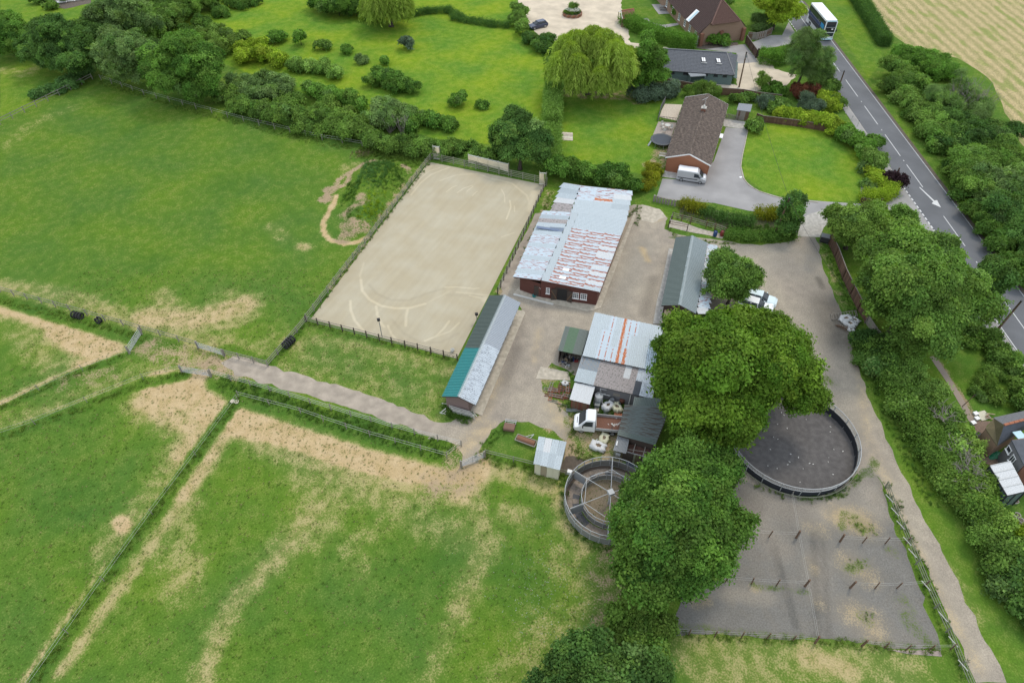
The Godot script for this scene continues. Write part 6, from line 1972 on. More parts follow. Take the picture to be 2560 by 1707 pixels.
# leaves over a crown made of balls, each ball broken into lobes. blobs: [centre, radii]
func crown(parent: Node3D, called: String, blobs: Array, pal: Array, lobe := 1.3, dens := 4.2, _scale := .55, kind := "broad") -> void:
	var spots := []
	for v in 3:
		for c in 3:
			spots.append([])
	var all := []
	for b in blobs:      # offshoots break the round outline
		all.append([b[0], b[1] * .84])
		var reach := .6 if blobs.size() == 1 else .76
		for i in 3:
			var an := rng.randf() * TAU
			var k := rng.randf_range(.3, .6)
			all.append([b[0] + Vector3(cos(an) * b[1].x * reach, rng.randf_range(-.35, .75) * b[1].y, sin(an) * b[1].z * reach), b[1] * k])
	for b in all:
		var c: Vector3 = b[0]
		var rad: Vector3 = b[1]
		var ar := 4.0 * PI * pow((pow(rad.x * rad.y, 1.6) * 2 + pow(rad.x * rad.x, 1.6)) / 3.0, 1 / 1.6)
		var nl := maxi(3, int(ar * .62 / (lobe * lobe * 2.4) * dens / 4.2))
		for i in nl + nl / 3:
			var d := dir_up(.5)
			if d.y < -.4:
				d.y = -d.y * .5
				d = d.normalized()
			var lr := lobe * (.4 + 1.05 * pow(rng.randf(), 1.3))
			var k := rng.randf_range(.72, 1.25) if i < nl else rng.randf_range(.35, .6)
			var lc := c + Vector3(d.x * maxf(.1, rad.x - lr * .6), d.y * maxf(.1, rad.y - lr * .5), d.z * maxf(.1, rad.z - lr * .6)) * k
			lc.y = maxf(lc.y, lr * .45)
			var cls := 0 if lr < .75 else (1 if lr < 1.22 else 2)
			spots[rng.randi() % 3 * 3 + cls].append([lc, d, lr / LOBE_R[cls]])
	var base := parent.global_position
	var ca: Color = pal[0]
	var cb: Color = pal[1]
	var mixed := pal in [PAL.mid, PAL.dark, PAL.hedge, PAL.laurel, PAL.oak2, PAL.grey, PAL.light]
	var tone := rng.randf_range(.92, 1.08)
	for s in 9:
		if spots[s].is_empty():
			continue
		var mm := MultiMesh.new()
		mm.transform_format = MultiMesh.TRANSFORM_3D
		mm.use_colors = true
		mm.mesh = lobe_mesh(kind, s % 3, s / 3)
		mm.instance_count = spots[s].size()
		var buf := PackedFloat32Array()
		buf.resize(spots[s].size() * 16)
		for i in spots[s].size():
			var e: Array = spots[s][i]
			var y: Vector3 = (Vector3.UP + e[1] * .8).normalized()
			var x := y.cross(Vector3(rng.randf() - .5, rng.randf() - .5, rng.randf() - .5)).normalized()
			var z := x.cross(y)
			var k: float = e[2]
			var p: Vector3 = e[0] - base
			var f := rng.randf()
			var v := rng.randf_range(.7, 1.35) * tone
			var c1 := ca
			var c2 := cb
			if mixed and rng.randf() < .3:
				var alt: Array = PAL[["mid", "grey", "laurel", "oak2", "light"][rng.randi() % 5]]
				c1 = ca.lerp(alt[0], .6)
				c2 = cb.lerp(alt[1], .6)
			var o: int = i * 16
			buf[o] = x.x * k; buf[o + 1] = y.x * k; buf[o + 2] = z.x * k; buf[o + 3] = p.x
			buf[o + 4] = x.y * k; buf[o + 5] = y.y * k; buf[o + 6] = z.y * k; buf[o + 7] = p.y
			buf[o + 8] = x.z * k; buf[o + 9] = y.z * k; buf[o + 10] = z.z * k; buf[o + 11] = p.z
			buf[o + 12] = lerpf(c1.r, c2.r, f) * v; buf[o + 13] = lerpf(c1.g, c2.g, f) * v; buf[o + 14] = lerpf(c1.b, c2.b, f) * v; buf[o + 15] = 1.0
		mm.buffer = buf
		leaf_total += spots[s].size()
		var o2 := MultiMeshInstance3D.new()
		o2.multimesh = mm
		o2.material_override = leaves()
		o2.name = called
		o2.set_meta("kind", "stuff")
		parent.add_child(o2, true)

func limbs(t: Node3D, base: Vector3, h: float, tr: float, blobs: Array, m: Material) -> void:
	var s := Shape.new(true)
	var top := Vector3(rng.randfn() * .25, h, rng.randfn() * .25)
	s.tube([Vector3(0, -.1, 0), Vector3(0, .4, 0), top * .55, top], [tr * 1.5, tr, tr * .8, tr * .6], 8)
	put(t, "trunk", s.done(), m, Transform3D(Basis(), base))
	for b in blobs:
		var e: Vector3 = b[0] - base
		var l := Shape.new(true)
		var mid := top.lerp(e, .5) + Vector3(0, -.3, 0)
		l.tube([top * .8, mid, e + Vector3(0, b[1].y * .3, 0)], [tr * .5, tr * .32, tr * .1], 6)
		put(t, "limb", l.done(), m, Transform3D(Basis(), base))

func tree(called: String, label: String, cx: float, cy: float, hc: float, r: float, vr: float, pal: String, opt := {}) -> Node3D:
	var c := q("F", cx, cy, hc)
	var t := thing(called, label, opt.get("cat", "tree"), flat(c), opt.get("group", ""))
	var blobs := []
	if opt.has("blobs"):
		for b in opt.blobs:
			blobs.append([q("F", b[0], b[1], b[2]), Vector3(b[3], b[4], b[3])])
	else:
		var k: int = opt.get("n", 5)
		for i in k:
			var an := TAU * i / k + rng.randf()
			blobs.append([c + Vector3(cos(an) * r * .45, rng.randf_range(-.2, .25) * vr, sin(an) * r * .45), Vector3(r * .58, vr * .68, r * .58) * rng.randf_range(.85, 1.12)])
		blobs.append([c + Vector3(0, vr * .3, 0), Vector3(r * .6, vr * .72, r * .6)])
	limbs(t, flat(c), maxf(.5, hc - vr * .55), opt.get("trunk", r * .05 + .06), blobs, M.bark)
	crown(t, "crown", blobs, PAL[pal], opt.get("lobe", 1.25), opt.get("dens", 4.2), opt.get("scale", .55), opt.get("kind", "broad"))
	return t

# bushes: [x, y of the middle in the full view, radius, height]
func bush(called: String, label: String, spots: Array, pal: String, opt := {}) -> Node3D:
	var blobs := []
	for b in spots:
		var c := q(opt.get("r", "F"), b[0], b[1], b[3] * .5)
		blobs.append([Vector3(c.x + opt.get("dx", 0.0), b[3] * .48, c.z), Vector3(b[2], b[3] * .5, b[2])])
	var t := thing(called, label, opt.get("cat", "bush"), flat(blobs[0][0]), opt.get("group", ""))
	for b in blobs:
		var st := Shape.new(true)
		st.tube([Vector3(0, -.05, 0), Vector3(.05, b[1].y * 1.2, 0)], [.08, .03], 5)
		put(t, "stem", st.done(), M.bark, Transform3D(Basis(), flat(b[0])))
	crown(t, "foliage", blobs, PAL[pal], opt.get("lobe", .8), opt.get("dens", 4.4), opt.get("scale", .46), opt.get("kind", "broad"))
	return t

func hedge(label: String, pts: Array, wd: float, ht: float, pal: String, opt := {}) -> Node3D:
	# clipped: leaves on a rounded box swept along the line
	var t := thing("clipped_hedge", label, "hedge", flat(pts[0]), opt.get("group", ""))
	var pos := []
	var out := []
	var siz := []
	var dens: float = opt.get("dens", 9.0)
	var sc: float = opt.get("scale", .78)
	for i in pts.size() - 1:
		var a := flat(pts[i])
		var b := flat(pts[i + 1])
		var d := (b - a).normalized()
		var n := Vector3(-d.z, 0, d.x)
		var l := a.distance_to(b) + wd * .3
		var st := Shape.new(true)
		st.tube([a + Vector3(0, .02, 0), a + Vector3(0, ht * .7, 0)], [.05, .03], 5)
		put(t, "stem", st.done(), M.bark, Transform3D())
		for k in int(l * (wd + 2 * ht) * dens):
			var f := rng.randf() * l - wd * .15
			var u := rng.randf() * (wd + 2 * ht) - ht
			var p: Vector3
			var o: Vector3
			if u < 0:
				p = n * -wd / 2 + Vector3(0, -u, 0)
				o = -n
			elif u < wd:
				p = n * (u - wd / 2) + Vector3(0, ht, 0)
				o = Vector3.UP
			else:
				p = n * wd / 2 + Vector3(0, u - wd, 0)
				o = n
			p += a + d * f + Vector3(rng.randfn(), rng.randfn(), rng.randfn()) * opt.get("rough", .07)
			if p.y < .08:
				continue
			pos.append(p)
			out.append((o + Vector3(rng.randfn(), rng.randfn() + .4, rng.randfn()) * .45).normalized())
			siz.append(sc * rng.randf_range(.7, 1.2))
		for e in [a, b]:
			for k in int(wd * ht * dens):
				var s: float = -1.0 if e == a else 1.0
				pos.append(e + d * s * (wd * .12 + rng.randf() * .1) + n * (rng.randf() - .5) * wd + Vector3(0, rng.randf_range(.1, ht), 0))
				out.append((d * s + Vector3(rng.randfn(), rng.randfn(), rng.randfn()) * .4).normalized())
				siz.append(sc)
	scatter(t, "foliage", "fine", pos, out, siz, PAL[pal])
	return t

func twigs(parent: Node3D, called: String, base: Vector3, h: float, spread: float, n: int, m: Material) -> void:
	var s := Shape.new()
	for i in n:
		var an := rng.randf() * TAU
		var k := rng.randf_range(.4, 1.0)
		var p := Vector3(cos(an) * .3, 0, sin(an) * .3) * spread * .3
		var e := p + Vector3(cos(an) * spread * k, h * rng.randf_range(.55, 1.0), sin(an) * spread * k)
		var mid := p.lerp(e, .5) + Vector3(rng.randfn(), rng.randfn() * .5, rng.randfn()) * spread * .12
		s.tube([p, mid, e], [.055, .04, .015], 4)
		for j in 3:
			var b := mid.lerp(e, rng.randf())
			s.tube([b, b + Vector3(rng.randfn(), absf(rng.randfn()) + .3, rng.randfn()).normalized() * spread * rng.randf_range(.15, .4)], [.025, .01], 3)
	put(parent, called, s.done(), m, Transform3D(Basis(), base))

func willow(called: String, label: String, cx: float, cy: float, hc: float, r: float, vr: float) -> void:
	var c := q("F", cx, cy, hc)
	var t := thing(called, label, "tree", flat(c))
	var pos := []
	var out := []
	var siz := []
	var heads := []
	for i in 26:
		var d := dir_up(.7)
		d.y = absf(d.y) - .15
		var k := rng.randf_range(.45, .98)
		heads.append(c + Vector3(d.x * r * k, d.y * vr * .9, d.z * r * k))
	limbs(t, flat(c), hc * .55, .5, [[heads[0], Vector3.ONE], [heads[5], Vector3.ONE], [heads[9], Vector3.ONE], [heads[14], Vector3.ONE]], M.bark)
	var lp := []
	var lo := []
	var lz := []
	for hd in heads:
		var rr := rng.randf_range(1.3, 2.5)
		if pos.size() > 1300:      # each third of the crown has its own tone
			var tn := rng.randf_range(.75, 1.2)
			scatter(t, "crown", "strand", pos, out, siz, [PAL.willow[0] * tn, PAL.willow[1] * tn])
			pos = []
			out = []
			siz = []
		for j in 170:
			var e := dir_up(.6)
			var p: Vector3 = hd + Vector3(e.x * rr, e.y * rr * .8, e.z * rr)
			pos.append(p)
			out.append((Vector3.UP + Vector3(rng.randfn(), 0, rng.randfn()) * .14 - Vector3(e.x, 0, e.z) * .35).normalized())
			siz.append(minf(rng.randf_range(1.5, 3.6), p.y - .3))
		for j in 60:
			var e := dir_up(.8)
			lp.append(hd + Vector3(e.x * rr, e.y * rr * .8, e.z * rr) * .9)
			lo.append(e)
			lz.append(.5)
	scatter(t, "crown", "strand", pos, out, siz, PAL.willow)
	scatter(t, "inner_crown", "fine", lp, lo, lz, PAL.lime)

func build_plants() -> void:
	# --- the two great trees in the yard
	tree("oak_tree", "huge yellow-green oak spreading over the yard and round pen", 1690, 860, 8.0, 9, 6, "oak", {"trunk": .55, "lobe": 1.5, "scale": .58, "dens": 4.6, "blobs": [
		[1605, 778, 9, 3.1, 2.6], [1685, 760, 10, 3.1, 2.6], [1760, 770, 9.5, 3.0, 2.6], [1565, 845, 8, 3.0, 2.8], [1650, 830, 13, 4.2, 3.0], [1735, 840, 11.5, 3.6, 3.0], [1795, 875, 7.5, 2.8, 2.4],
		[1585, 925, 7, 3.0, 2.8], [1650, 945, 8.5, 3.6, 3.0], [1725, 925, 8, 3.2, 2.6], [1825, 915, 5.5, 1.9, 1.7], [1590, 965, 5, 2.2, 2.0], [1650, 985, 6, 2.3, 2.0], [1705, 960, 5.6, 2.0, 1.8], [1560, 770, 6.5, 1.9, 1.9], [1800, 800, 8, 2.0, 1.8]]})
	tree("oak_tree", "large dark green tree covering half of the horse walker", 1560, 1200, 6.0, 7, 5, "oak2", {"trunk": .45, "lobe": 1.25, "scale": .5, "dens": 5.0, "blobs": [
		[1500, 1130, 6.5, 2.2, 2.0], [1560, 1100, 8, 2.8, 2.4], [1625, 1115, 7.5, 2.4, 2.2], [1490, 1200, 6, 2.2, 2.0], [1550, 1190, 10, 3.2, 2.6], [1625, 1190, 8.5, 2.7, 2.4], [1672, 1225, 6, 1.7, 1.7], [1500, 1270, 6.5, 2.8, 2.4], [1590, 1265, 7, 2.8, 2.4], [1555, 1330, 4.5, 2.0, 1.8], [1490, 1340, 4.5, 2.0, 1.8], [1665, 1070, 5.5, 2.0, 1.8], [1465, 1150, 5, 1.5, 1.4], [1455, 1220, 5, 1.5, 1.4], [1465, 1270, 4.5, 1.6, 1.5]]})
	tree("round_tree", "dark rounded tree at the field edge below the big walker tree", 1380, 1530, 4.0, 6, 4, "dark", {"trunk": .3, "lobe": 1.0, "scale": .42, "dens": 5.4, "blobs": [[1337, 1507, 4.0, 2.2, 2.0], [1302, 1562, 3.6, 2.2, 2.0], [1398, 1562, 4.0, 2.7, 2.2], [1460, 1542, 3.1, 2.0, 1.9], [1434, 1602, 3.6, 2.7, 2.2], [1354, 1612, 4.0, 2.9, 2.2], [1266, 1612, 2.7, 1.9, 1.9], [1486, 1602, 2.7, 1.9, 1.7]]})
	bush("undergrowth", "light elder scrub between the walker tree and the dark round tree", [[1440, 1410, 1.6, 2.6], [1480, 1430, 1.8, 2.4], [1500, 1460, 1.7, 2.0], [1440, 1450, 1.5, 1.8]], "light", {"lobe": .7})
	tree("yard_tree", "mid-sized dark tree beside the green stable and parked white car", 1690, 640, 4.5, 3.6, 3.4, "mid", {"lobe": 1.0, "scale": .48, "dens": 5.0, "trunk": .2, "blobs": [[1655, 640, 4, 2.2, 2.4], [1690, 620, 5, 2.4, 2.4], [1715, 645, 4, 2.0, 2.2], [1680, 665, 3.2, 2.6, 2.2], [1650, 668, 3, 2.0, 2.0]]})
	bush("sapling", "thin grey-green sapling at the end of the green stable", [[1662, 588, .7, 3.0], [1668, 600, .9, 2.2]], "grey", {"lobe": .5, "dens": 2.6})
	# ivy pole tree and scrub in the sandy pen corner
	tree("ivy_tree", "dark ivy-clad stump tree beside the leaning telephone pole", 1822, 490, 3.4, 1.8, 3.0, "dark", {"lobe": .7, "scale": .38, "dens": 6.0, "blobs": [[1835, 462, 5, 1.3, 1.2], [1822, 480, 4.4, 1.5, 1.6], [1815, 500, 3, 1.5, 1.6], [1812, 520, 1.6, 1.4, 1.3]]})
	# --- wooded garden by the road
	tree("walnut_tree", "very large spreading tree in the garden behind the board fence", 2100, 670, 7.5, 9, 5, "mid", {"trunk": .45, "lobe": 1.4, "scale": .54, "dens": 5.0, "blobs": [
		[2030, 600, 6, 2.8, 2.4], [2085, 585, 7.5, 3.4, 2.6], [2150, 610, 8, 3.8, 2.8], [2025, 655, 5.5, 2.9, 2.4], [2090, 650, 9.5, 4.8, 3.4], [2180, 660, 8, 4.0, 3.0], [2060, 720, 5.5, 3.0, 2.4], [2140, 730, 7, 4.4, 3.2], [2210, 700, 6, 3.0, 2.6], [2100, 765, 4, 2.3, 2.0]]})
	tree("garden_tree", "broad light green tree at the corner of yard fence and drive", 1965, 520, 4, 4.6, 3, "light", {"lobe": 1.0, "scale": .46, "dens": 5.0, "blobs": [[1935, 515, 3.6, 3.0, 2.4], [1985, 505, 4.5, 3.4, 2.6], [1975, 545, 3.2, 3.0, 2.4], [2020, 530, 3.6, 2.4, 2.2]]})
	tree("garden_tree", "small dense green tree beside the footpath at the drive mouth", 2068, 510, 3, 2.4, 2.6, "mid", {"lobe": .8, "scale": .42, "n": 4})
	tree("holly_tree", "upright dark evergreen standing between the big garden tree and road", 2268, 655, 4, 2.2, 4.0, "dark", {"lobe": .75, "scale": .4, "dens": 5.0, "n": 4})
	# laurel and shrub belt along the track
	hedge("tangled overgrown hedge running along the farm track verge", qs("F", [1995, 815, 2045, 885, 2095, 970, 2140, 1050, 2190, 1130, 2245, 1195]), 2.2, 1.7, "mid", {"rough": .42, "scale": .95, "dens": 8.0})
	bush("laurel_bank", "dark laurel bank where the board fence ends by rubble", [[1990, 790, 1.3, 1.9], [2010, 830, 1.5, 2.1], [2030, 790, 1.3, 2.1], [2050, 850, 1.6, 2.3]], "dark", {"lobe": .9})
	bush("laurel_bank", "glossy laurel shrubs midway along the garden hedge bank", [[2075, 880, 1.6, 2.5], [2100, 860, 1.5, 2.3], [2085, 930, 1.6, 2.3], [2125, 900, 1.6, 2.5]], "laurel", {"lobe": .9})
	bush("shrub_bank", "bramble-topped dark shrubs along the farm track verge", [[2110, 980, 1.5, 2.1], [2150, 950, 1.6, 2.3], [2130, 1040, 1.5, 2.1], [2175, 1010, 1.6, 2.3]], "mid", {"lobe": .85, "dx": .6})
	var bk := bush("shrub_bank", "hedge bank with bare grey bramble stems beside the cottage", [[2165, 1090, 1.6, 2.3], [2210, 1070, 1.8, 2.3], [2200, 1150, 1.8, 2.3], [2245, 1130, 1.8, 2.3], [2250, 1180, 1.5, 2.1], [2190, 1020, 1.5, 2.1]], "light", {"lobe": .9, "dx": .9})
	for a in [[2200, 1040, 2.6], [2220, 1100, 2.4], [2170, 960, 2.0], [2225, 1075, 2.4]]:
		twigs(bk, "bramble_stems", q("F", a[0], a[1], 1.9), 1.1, 1.9, 20, M.deadwood)
	bush("shrub_bank", "green conifer shrubs between farm track and vegetable garden", [[2260, 1240, 1.5, 2.1], [2300, 1260, 1.5, 2.1], [2275, 1290, 1.3, 1.9], [2330, 1290, 1.6, 2.1]], "mid", {"lobe": .9, "dx": .9})
	bush("shrub_bank", "dark shrubs at the foot of the cottage garden by the verge", [[2310, 1350, 1.5, 2.0], [2345, 1390, 1.6, 2.1], [2340, 1330, 1.3, 2.0], [2360, 1440, 1.3, 1.9]], "dark", {"lobe": .9, "dx": .9})
	for a in [[2300, 1245, "lime"], [2345, 1225, "lime"]]:
		bush("garden_shrub", "small lime green shrub in the cottage vegetable garden", [[a[0], a[1], .9, 1.2]], a[2], {"lobe": .5, "group": "lime garden shrubs"})
	# cottage garden planting
	bush("garden_shrub", "spiky clump of day lilies beside the roadside hedge", [[2262, 880, .9, 1.0], [2270, 870, .8, .9]], "light", {"lobe": .5, "kind": "fine"})
	bush("garden_shrub", "strappy lily clump in the middle of the cottage lawn edge", [[2278, 855, .9, 1.0], [2300, 858, .8, .9]], "laurel", {"lobe": .5, "kind": "fine"})
	bush("garden_shrub", "round bright green shrub in a dark pot on the cottage lawn", [[2288, 910, 1.0, 1.4]], "light", {"lobe": .45})
	bush("garden_shrub", "grey lavender mound beside the potted shrub on the lawn", [[2258, 913, .7, .7]], "grey", {"lobe": .35})
	bush("garden_shrub", "small round shrub on the cottage lawn beside the path", [[2238, 898, .5, .7]], "mid", {"lobe": .3})
	bush("roadside_hedge", "loose garden hedge along the pavement beside the cottage lawn", [[2253, 766, 1.2, 1.6], [2283, 791, 1.4, 1.8], [2308, 821, 1.4, 1.8], [2333, 856, 1.4, 1.8], [2353, 896, 1.4, 1.8], [2368, 936, 1.5, 1.8]], "mid", {"lobe": .7})
	bush("white_flowering_shrub", "shrub dotted with white flowers at the cottage garden hedge", [[2342, 905, 1.1, 1.3]], "mid", {"lobe": .45})
	bush("garden_shrub", "round dark shrub under the garden tree near the lily beds", [[2225, 788, .9, 1.1]], "mid", {"lobe": .5})
	# --- clipped hedges
	hedge("long clipped green hedge curving beside the pale gravel court", qs("hs", [120, 330, 300, 430, 600, 560, 850, 640, 1060, 650]), 2.6, 2.3, "hedge")
	hedge("square clipped hedge column beside the willow and meadow", qs("F", [1270, 222, 1268, 292]), 2.6, 2.6, "laurel")
	hedge("clipped hedge at the corner of the lawn by the dark tree", qs("F", [1268, 315, 1262, 390]), 2.6, 2.2, "laurel")
	hedge("rounded yellow-green clipped hedge beside the wicket gate", qs("fe", [370, 215, 480, 245, 640, 285]), 1.3, 1.3, "yellow")
	hedge("low clipped dark hedge between the drive and sandy pen", qs("fe", [640, 300, 900, 390, 1150, 440, 1330, 450]), 1.2, 1.1, "dark")
	hedge("short yellow-green clipped hedge beside the telephone pole", qs("fe", [1420, 350, 1600, 360, 1790, 370]), 1.5, 1.3, "yellow")
	hedge("low rough hedge along the edge of the yard by the pole", qs("fe", [1000, 640, 1300, 660, 1600, 660, 1900, 640]), 1.3, .8, "rank", {"rough": .18})
	hedge("bright clipped hedge above the curved fence at the drive mouth", qs("C", [1245, 1365, 1300, 1375, 1370, 1372, 1440, 1335]), 1.6, 1.5, "lime")
	hedge("clipped evergreen hedge beside the old house drive gate", qs("C", [560, 420, 640, 430, 760, 400]), 3.0, 2.2, "hedge")
	hedge("dark straight clipped hedge along the verge beyond the bus", qs("F", [1945, -60, 1965, 0, 2000, 55, 2030, 105]), 2.0, 2.0, "dark", {"dens": 20.0})
	hedge("dark clipped hedge strip in front of the pale gravel court", qs("F", [1040, 45, 1130, 60, 1165, 62]), 1.4, .9, "dark")
	hedge("low dark hedge bank curving over the top meadow", qs("F", [930, 40, 980, 30, 1030, 28, 1060, 45]), 1.3, 1.0, "dark")
	# laurel hedge round the front lawn
	bush("laurel_hedge", "bright laurel hedge above the brown fence of the front lawn", [[1800, 262, 1.8, 2.4], [1830, 265, 1.8, 2.4], [1860, 270, 1.8, 2.4], [1890, 275, 1.9, 2.4], [1920, 290, 1.9, 2.4]], "lime", {"lobe": .7})
	bush("laurel_hedge", "laurel hedge bending round the front lawn beside the road", [[1945, 305, 2, 2.4], [1965, 325, 2, 2.4], [1985, 345, 2, 2.4], [2000, 325, 1.6, 2.0]], "hedge", {"lobe": .7})
	bush("flowering_tree", "small tree with cream flower heads in the lawn hedge", [[2012, 370, 2.2, 3.2]], "laurel", {"lobe": .6})
	bush("laurel_hedge", "low laurel hedge below the cream flowering tree", [[2015, 405, 1.9, 1.9], [2035, 420, 1.9, 1.8]], "lime", {"lobe": .6})
	bush("lawn_edge_shrubs", "dull grey-green shrubs in shade along the lawn edge", [[1990, 390, 1.2, 1.2], [2000, 420, 1.2, 1.2], [2005, 440, 1.2, 1.2]], "grey", {"lobe": .5})
	bush("plum_bush", "round dark purple-leaved bush beside a short pole", [[2053, 415, 1.7, 2.6]], "plum", {"lobe": .6})
	bush("variegated_bush", "round glossy bush beside the wheelie bin on the drive", [[1733, 288, 1.7, 2.2]], "laurel", {"lobe": .5})
	# plants about the bungalow and gravel court
	tree("birch_tree", "airy grey-green birch overhanging the road beside the gravel court", 1852, 130, 6, 4.2, 5, "grey", {"kind": "fine", "scale": .5, "lobe": 1.1, "dens": 3.6, "blobs": [[1852, 100, 9, 2.6, 2.6], [1840, 130, 6.5, 3.4, 2.8], [1865, 140, 5.5, 3.4, 2.8], [1850, 165, 3.5, 3.4, 2.4], [1885, 160, 3.5, 2.2, 2.0]]})
	bush("red_bush", "rusty red-leaved bush in the border above the lawn", [[1845, 207, 2.2, 2.4], [1865, 203, 1.8, 2.2]], "red", {"lobe": .6})
	bush("pine_bush", "blue-green young pine standing above the laurel hedge", [[1862, 240, 2.3, 3.2]], "blue", {"lobe": .6, "kind": "fine"})
	bush("lime_bush", "bright lime green rounded bush beside the road verge", [[1910, 228, 2.4, 2.4], [1895, 240, 1.5, 2]], "lime", {"lobe": .6})
	bush("verge_bush", "dark green bushes between birch and lime bush", [[1905, 195, 2.2, 2.6], [1890, 205, 1.8, 2.2], [1930, 235, 1.5, 2.0]], "mid", {"lobe": .7})
	bush("border_shrub", "white flowered rambling shrub at the border by the small shed", [[1790, 235, 1.6, 1.8], [1775, 245, 1.5, 1.6], [1805, 250, 1.4, 1.6]], "mid", {"lobe": .5})
	bush("border_shrub", "grey feathery shrub behind the brown panel fence", [[1755, 230, 1.8, 2.4]], "blue", {"lobe": .6, "kind": "fine"})
	bush("border_shrub", "low green border plants behind the bungalow", [[1690, 225, 1.4, 1.4], [1710, 230, 1.2, 1.2], [1725, 222, 1.2, 1.3]], "mid", {"lobe": .5})
	bush("court_tree", "small round standard tree on the pale gravel court", [[1753, 187, 1.5, 3.0]], "light", {"lobe": .5, "kind": "fine"})
	bush("court_hedge", "low green bushes along the lower edge of the gravel court", [[1780, 205, 1.3, 1.5], [1795, 208, 1.4, 1.5], [1765, 207, 1.0, 1.0]], "hedge", {"lobe": .5})
	bush("fence_bush", "bright feathery bush over the fence behind the bungalow roof", [[1615, 203, 2.2, 2.6], [1640, 208, 1.8, 2.2], [1595, 210, 1.5, 2.0]], "light", {"lobe": .6, "kind": "fine"})
	tree("ash_tree", "tall green ash in front of the slate-roofed outbuilding", 1483, 150, 6, 3.6, 5.5, "hedge", {"lobe": 1.0, "scale": .48, "blobs": [[1485, 118, 9, 2.4, 2.6], [1480, 145, 6.5, 3.2, 3.0], [1500, 165, 5, 3.0, 2.6], [1470, 175, 4, 2.8, 2.6]]})
	bush("shrubbery", "rounded dark shrubs at the foot of the tall ash by patio", [[1470, 205, 2.6, 3.2], [1500, 212, 2.6, 3.0], [1525, 205, 2.2, 2.6], [1540, 212, 1.5, 1.8]], "blue", {"lobe": .8})
	willow("weeping_willow", "great yellow-green weeping willow between meadow and gravel court", 1355, 128, 7.5, 8.4, 5.5)
	willow("weeping_willow", "weeping willow trailing over the far end of the meadow", 890, -8, 6.5, 4.6, 4.5)
	bush("gravel_edge_bush", "tall thin bushes between meadow ditch and dark blue car", [[1195, 25, 1.8, 3.4], [1190, 45, 1.9, 3.2], [1200, 62, 1.8, 3.2]], "laurel", {"lobe": .7})
	bush("ditch_bush", "dark bushes along the ditch below the gravel court", [[1215, 88, 1.8, 2.2], [1235, 100, 1.9, 2.2], [1255, 88, 1.8, 2.4], [1250, 110, 1.6, 1.8]], "dark", {"lobe": .7})
	bush("house_shrub", "round light shrub in the old house garden behind the hedge", [[1635, 55, 2.2, 3.0]], "light", {"lobe": .7})
	bush("house_shrub", "dark leafy bushes at the top of the old house garden", [[1580, 5, 3, 3.4], [1620, -5, 3, 3.6], [1665, 0, 2.6, 3.2], [1555, 20, 2, 3]], "hedge", {"lobe": .8, "r": "F"})
	bush("wall_climber", "leafy climbers against the old house end wall", [[1630, 92, .9, 2.0], [1660, 88, 1.6, 2.2]], "hedge", {"lobe": .5, "r": "F"})
	tree("lime_tree", "yellow-green garden tree between the old house and bus", 1790, 15, 5, 4.6, 4, "lime", {"lobe": 1.0, "blobs": [[1760, 5, 6, 3.0, 2.6], [1800, 10, 6, 3.4, 2.6], [1780, 35, 3.5, 3.2, 2.4], [1815, 30, 3.5, 2.6, 2.2]]})
	bush("silver_bush", "grey-green arching shrub by the old house board fence", [[1745, 45, 2.4, 3.0], [1755, 60, 2.0, 2.4]], "grey", {"lobe": .6, "kind": "fine"})
	# --- beyond the road
	for a in [["large rounded thorn bush at the near end of the road verge", [[2050, 165, 3.4, 4.0], [2035, 190, 2.8, 3.3], [2080, 190, 3.1, 3.5]], "mid"], ["dense green bushes between thorn bush and stubble field", [[2085, 135, 3.6, 4.0], [2120, 140, 3.6, 4.0], [2065, 130, 2.6, 3.3], [2140, 160, 2.9, 3.7]], "hedge"],
		["rough hedge of mixed shrubs hugging the road edge", [[2080, 240, 2.6, 2.9], [2105, 270, 2.8, 3.1], [2125, 300, 2.8, 3.1], [2145, 325, 2.6, 2.9], [2060, 215, 2.4, 2.8]], "laurel"], ["dark scrub filling the hollow below the grey willow", [[2150, 270, 3.4, 3.3], [2190, 300, 3.8, 3.5], [2230, 310, 3.8, 3.5], [2260, 300, 3.4, 3.5], [2170, 330, 2.9, 2.9], [2215, 335, 2.9, 2.8]], "dark"],
		["broad green thicket along the road past the field gate", [[2200, 385, 3.4, 3.9], [2240, 370, 3.6, 4.0], [2275, 360, 3.6, 4.0], [2190, 410, 2.6, 3.3], [2225, 430, 3.3, 3.7], [2310, 370, 3.4, 3.9]], "mid"], ["tall thicket of greyish shrubs by the road bend", [[2265, 420, 3.6, 4.4], [2300, 430, 3.8, 4.6], [2330, 410, 3.6, 4.4], [2270, 470, 3.4, 4.0], [2355, 440, 3.4, 4.2]], "grey"],
		["dark bushes closing the view along the road", [[2300, 490, 3.4, 4.0], [2330, 510, 3.4, 4.0], [2345, 470, 3.4, 4.2], [2315, 540, 2.6, 2.9], [2345, 560, 2.9, 3.3], [2360, 600, 2.6, 2.8]], "dark"]]:
		bush("roadside_thicket", a[0], a[1], a[2], {"lobe": 1.05, "dx": 1.9})
	var gw := bush("grey_willow", "half-bare grey willow with upright twiggy stems by the stubble", [[2200, 215, 3.6, 6], [2180, 240, 3.4, 4.6], [2230, 240, 3.4, 4.4], [2160, 225, 2.8, 4.4], [2255, 265, 3, 3.6]], "grey", {"lobe": 1.0, "dens": 2.0, "kind": "fine"})
	for a in [[2195, 255, 7], [2215, 260, 6.5], [2180, 265, 6], [2245, 265, 5.5]]:
		twigs(gw, "bare_stems", q("F", a[0], a[1]), a[2], 3.0, 30, M.deadwood)
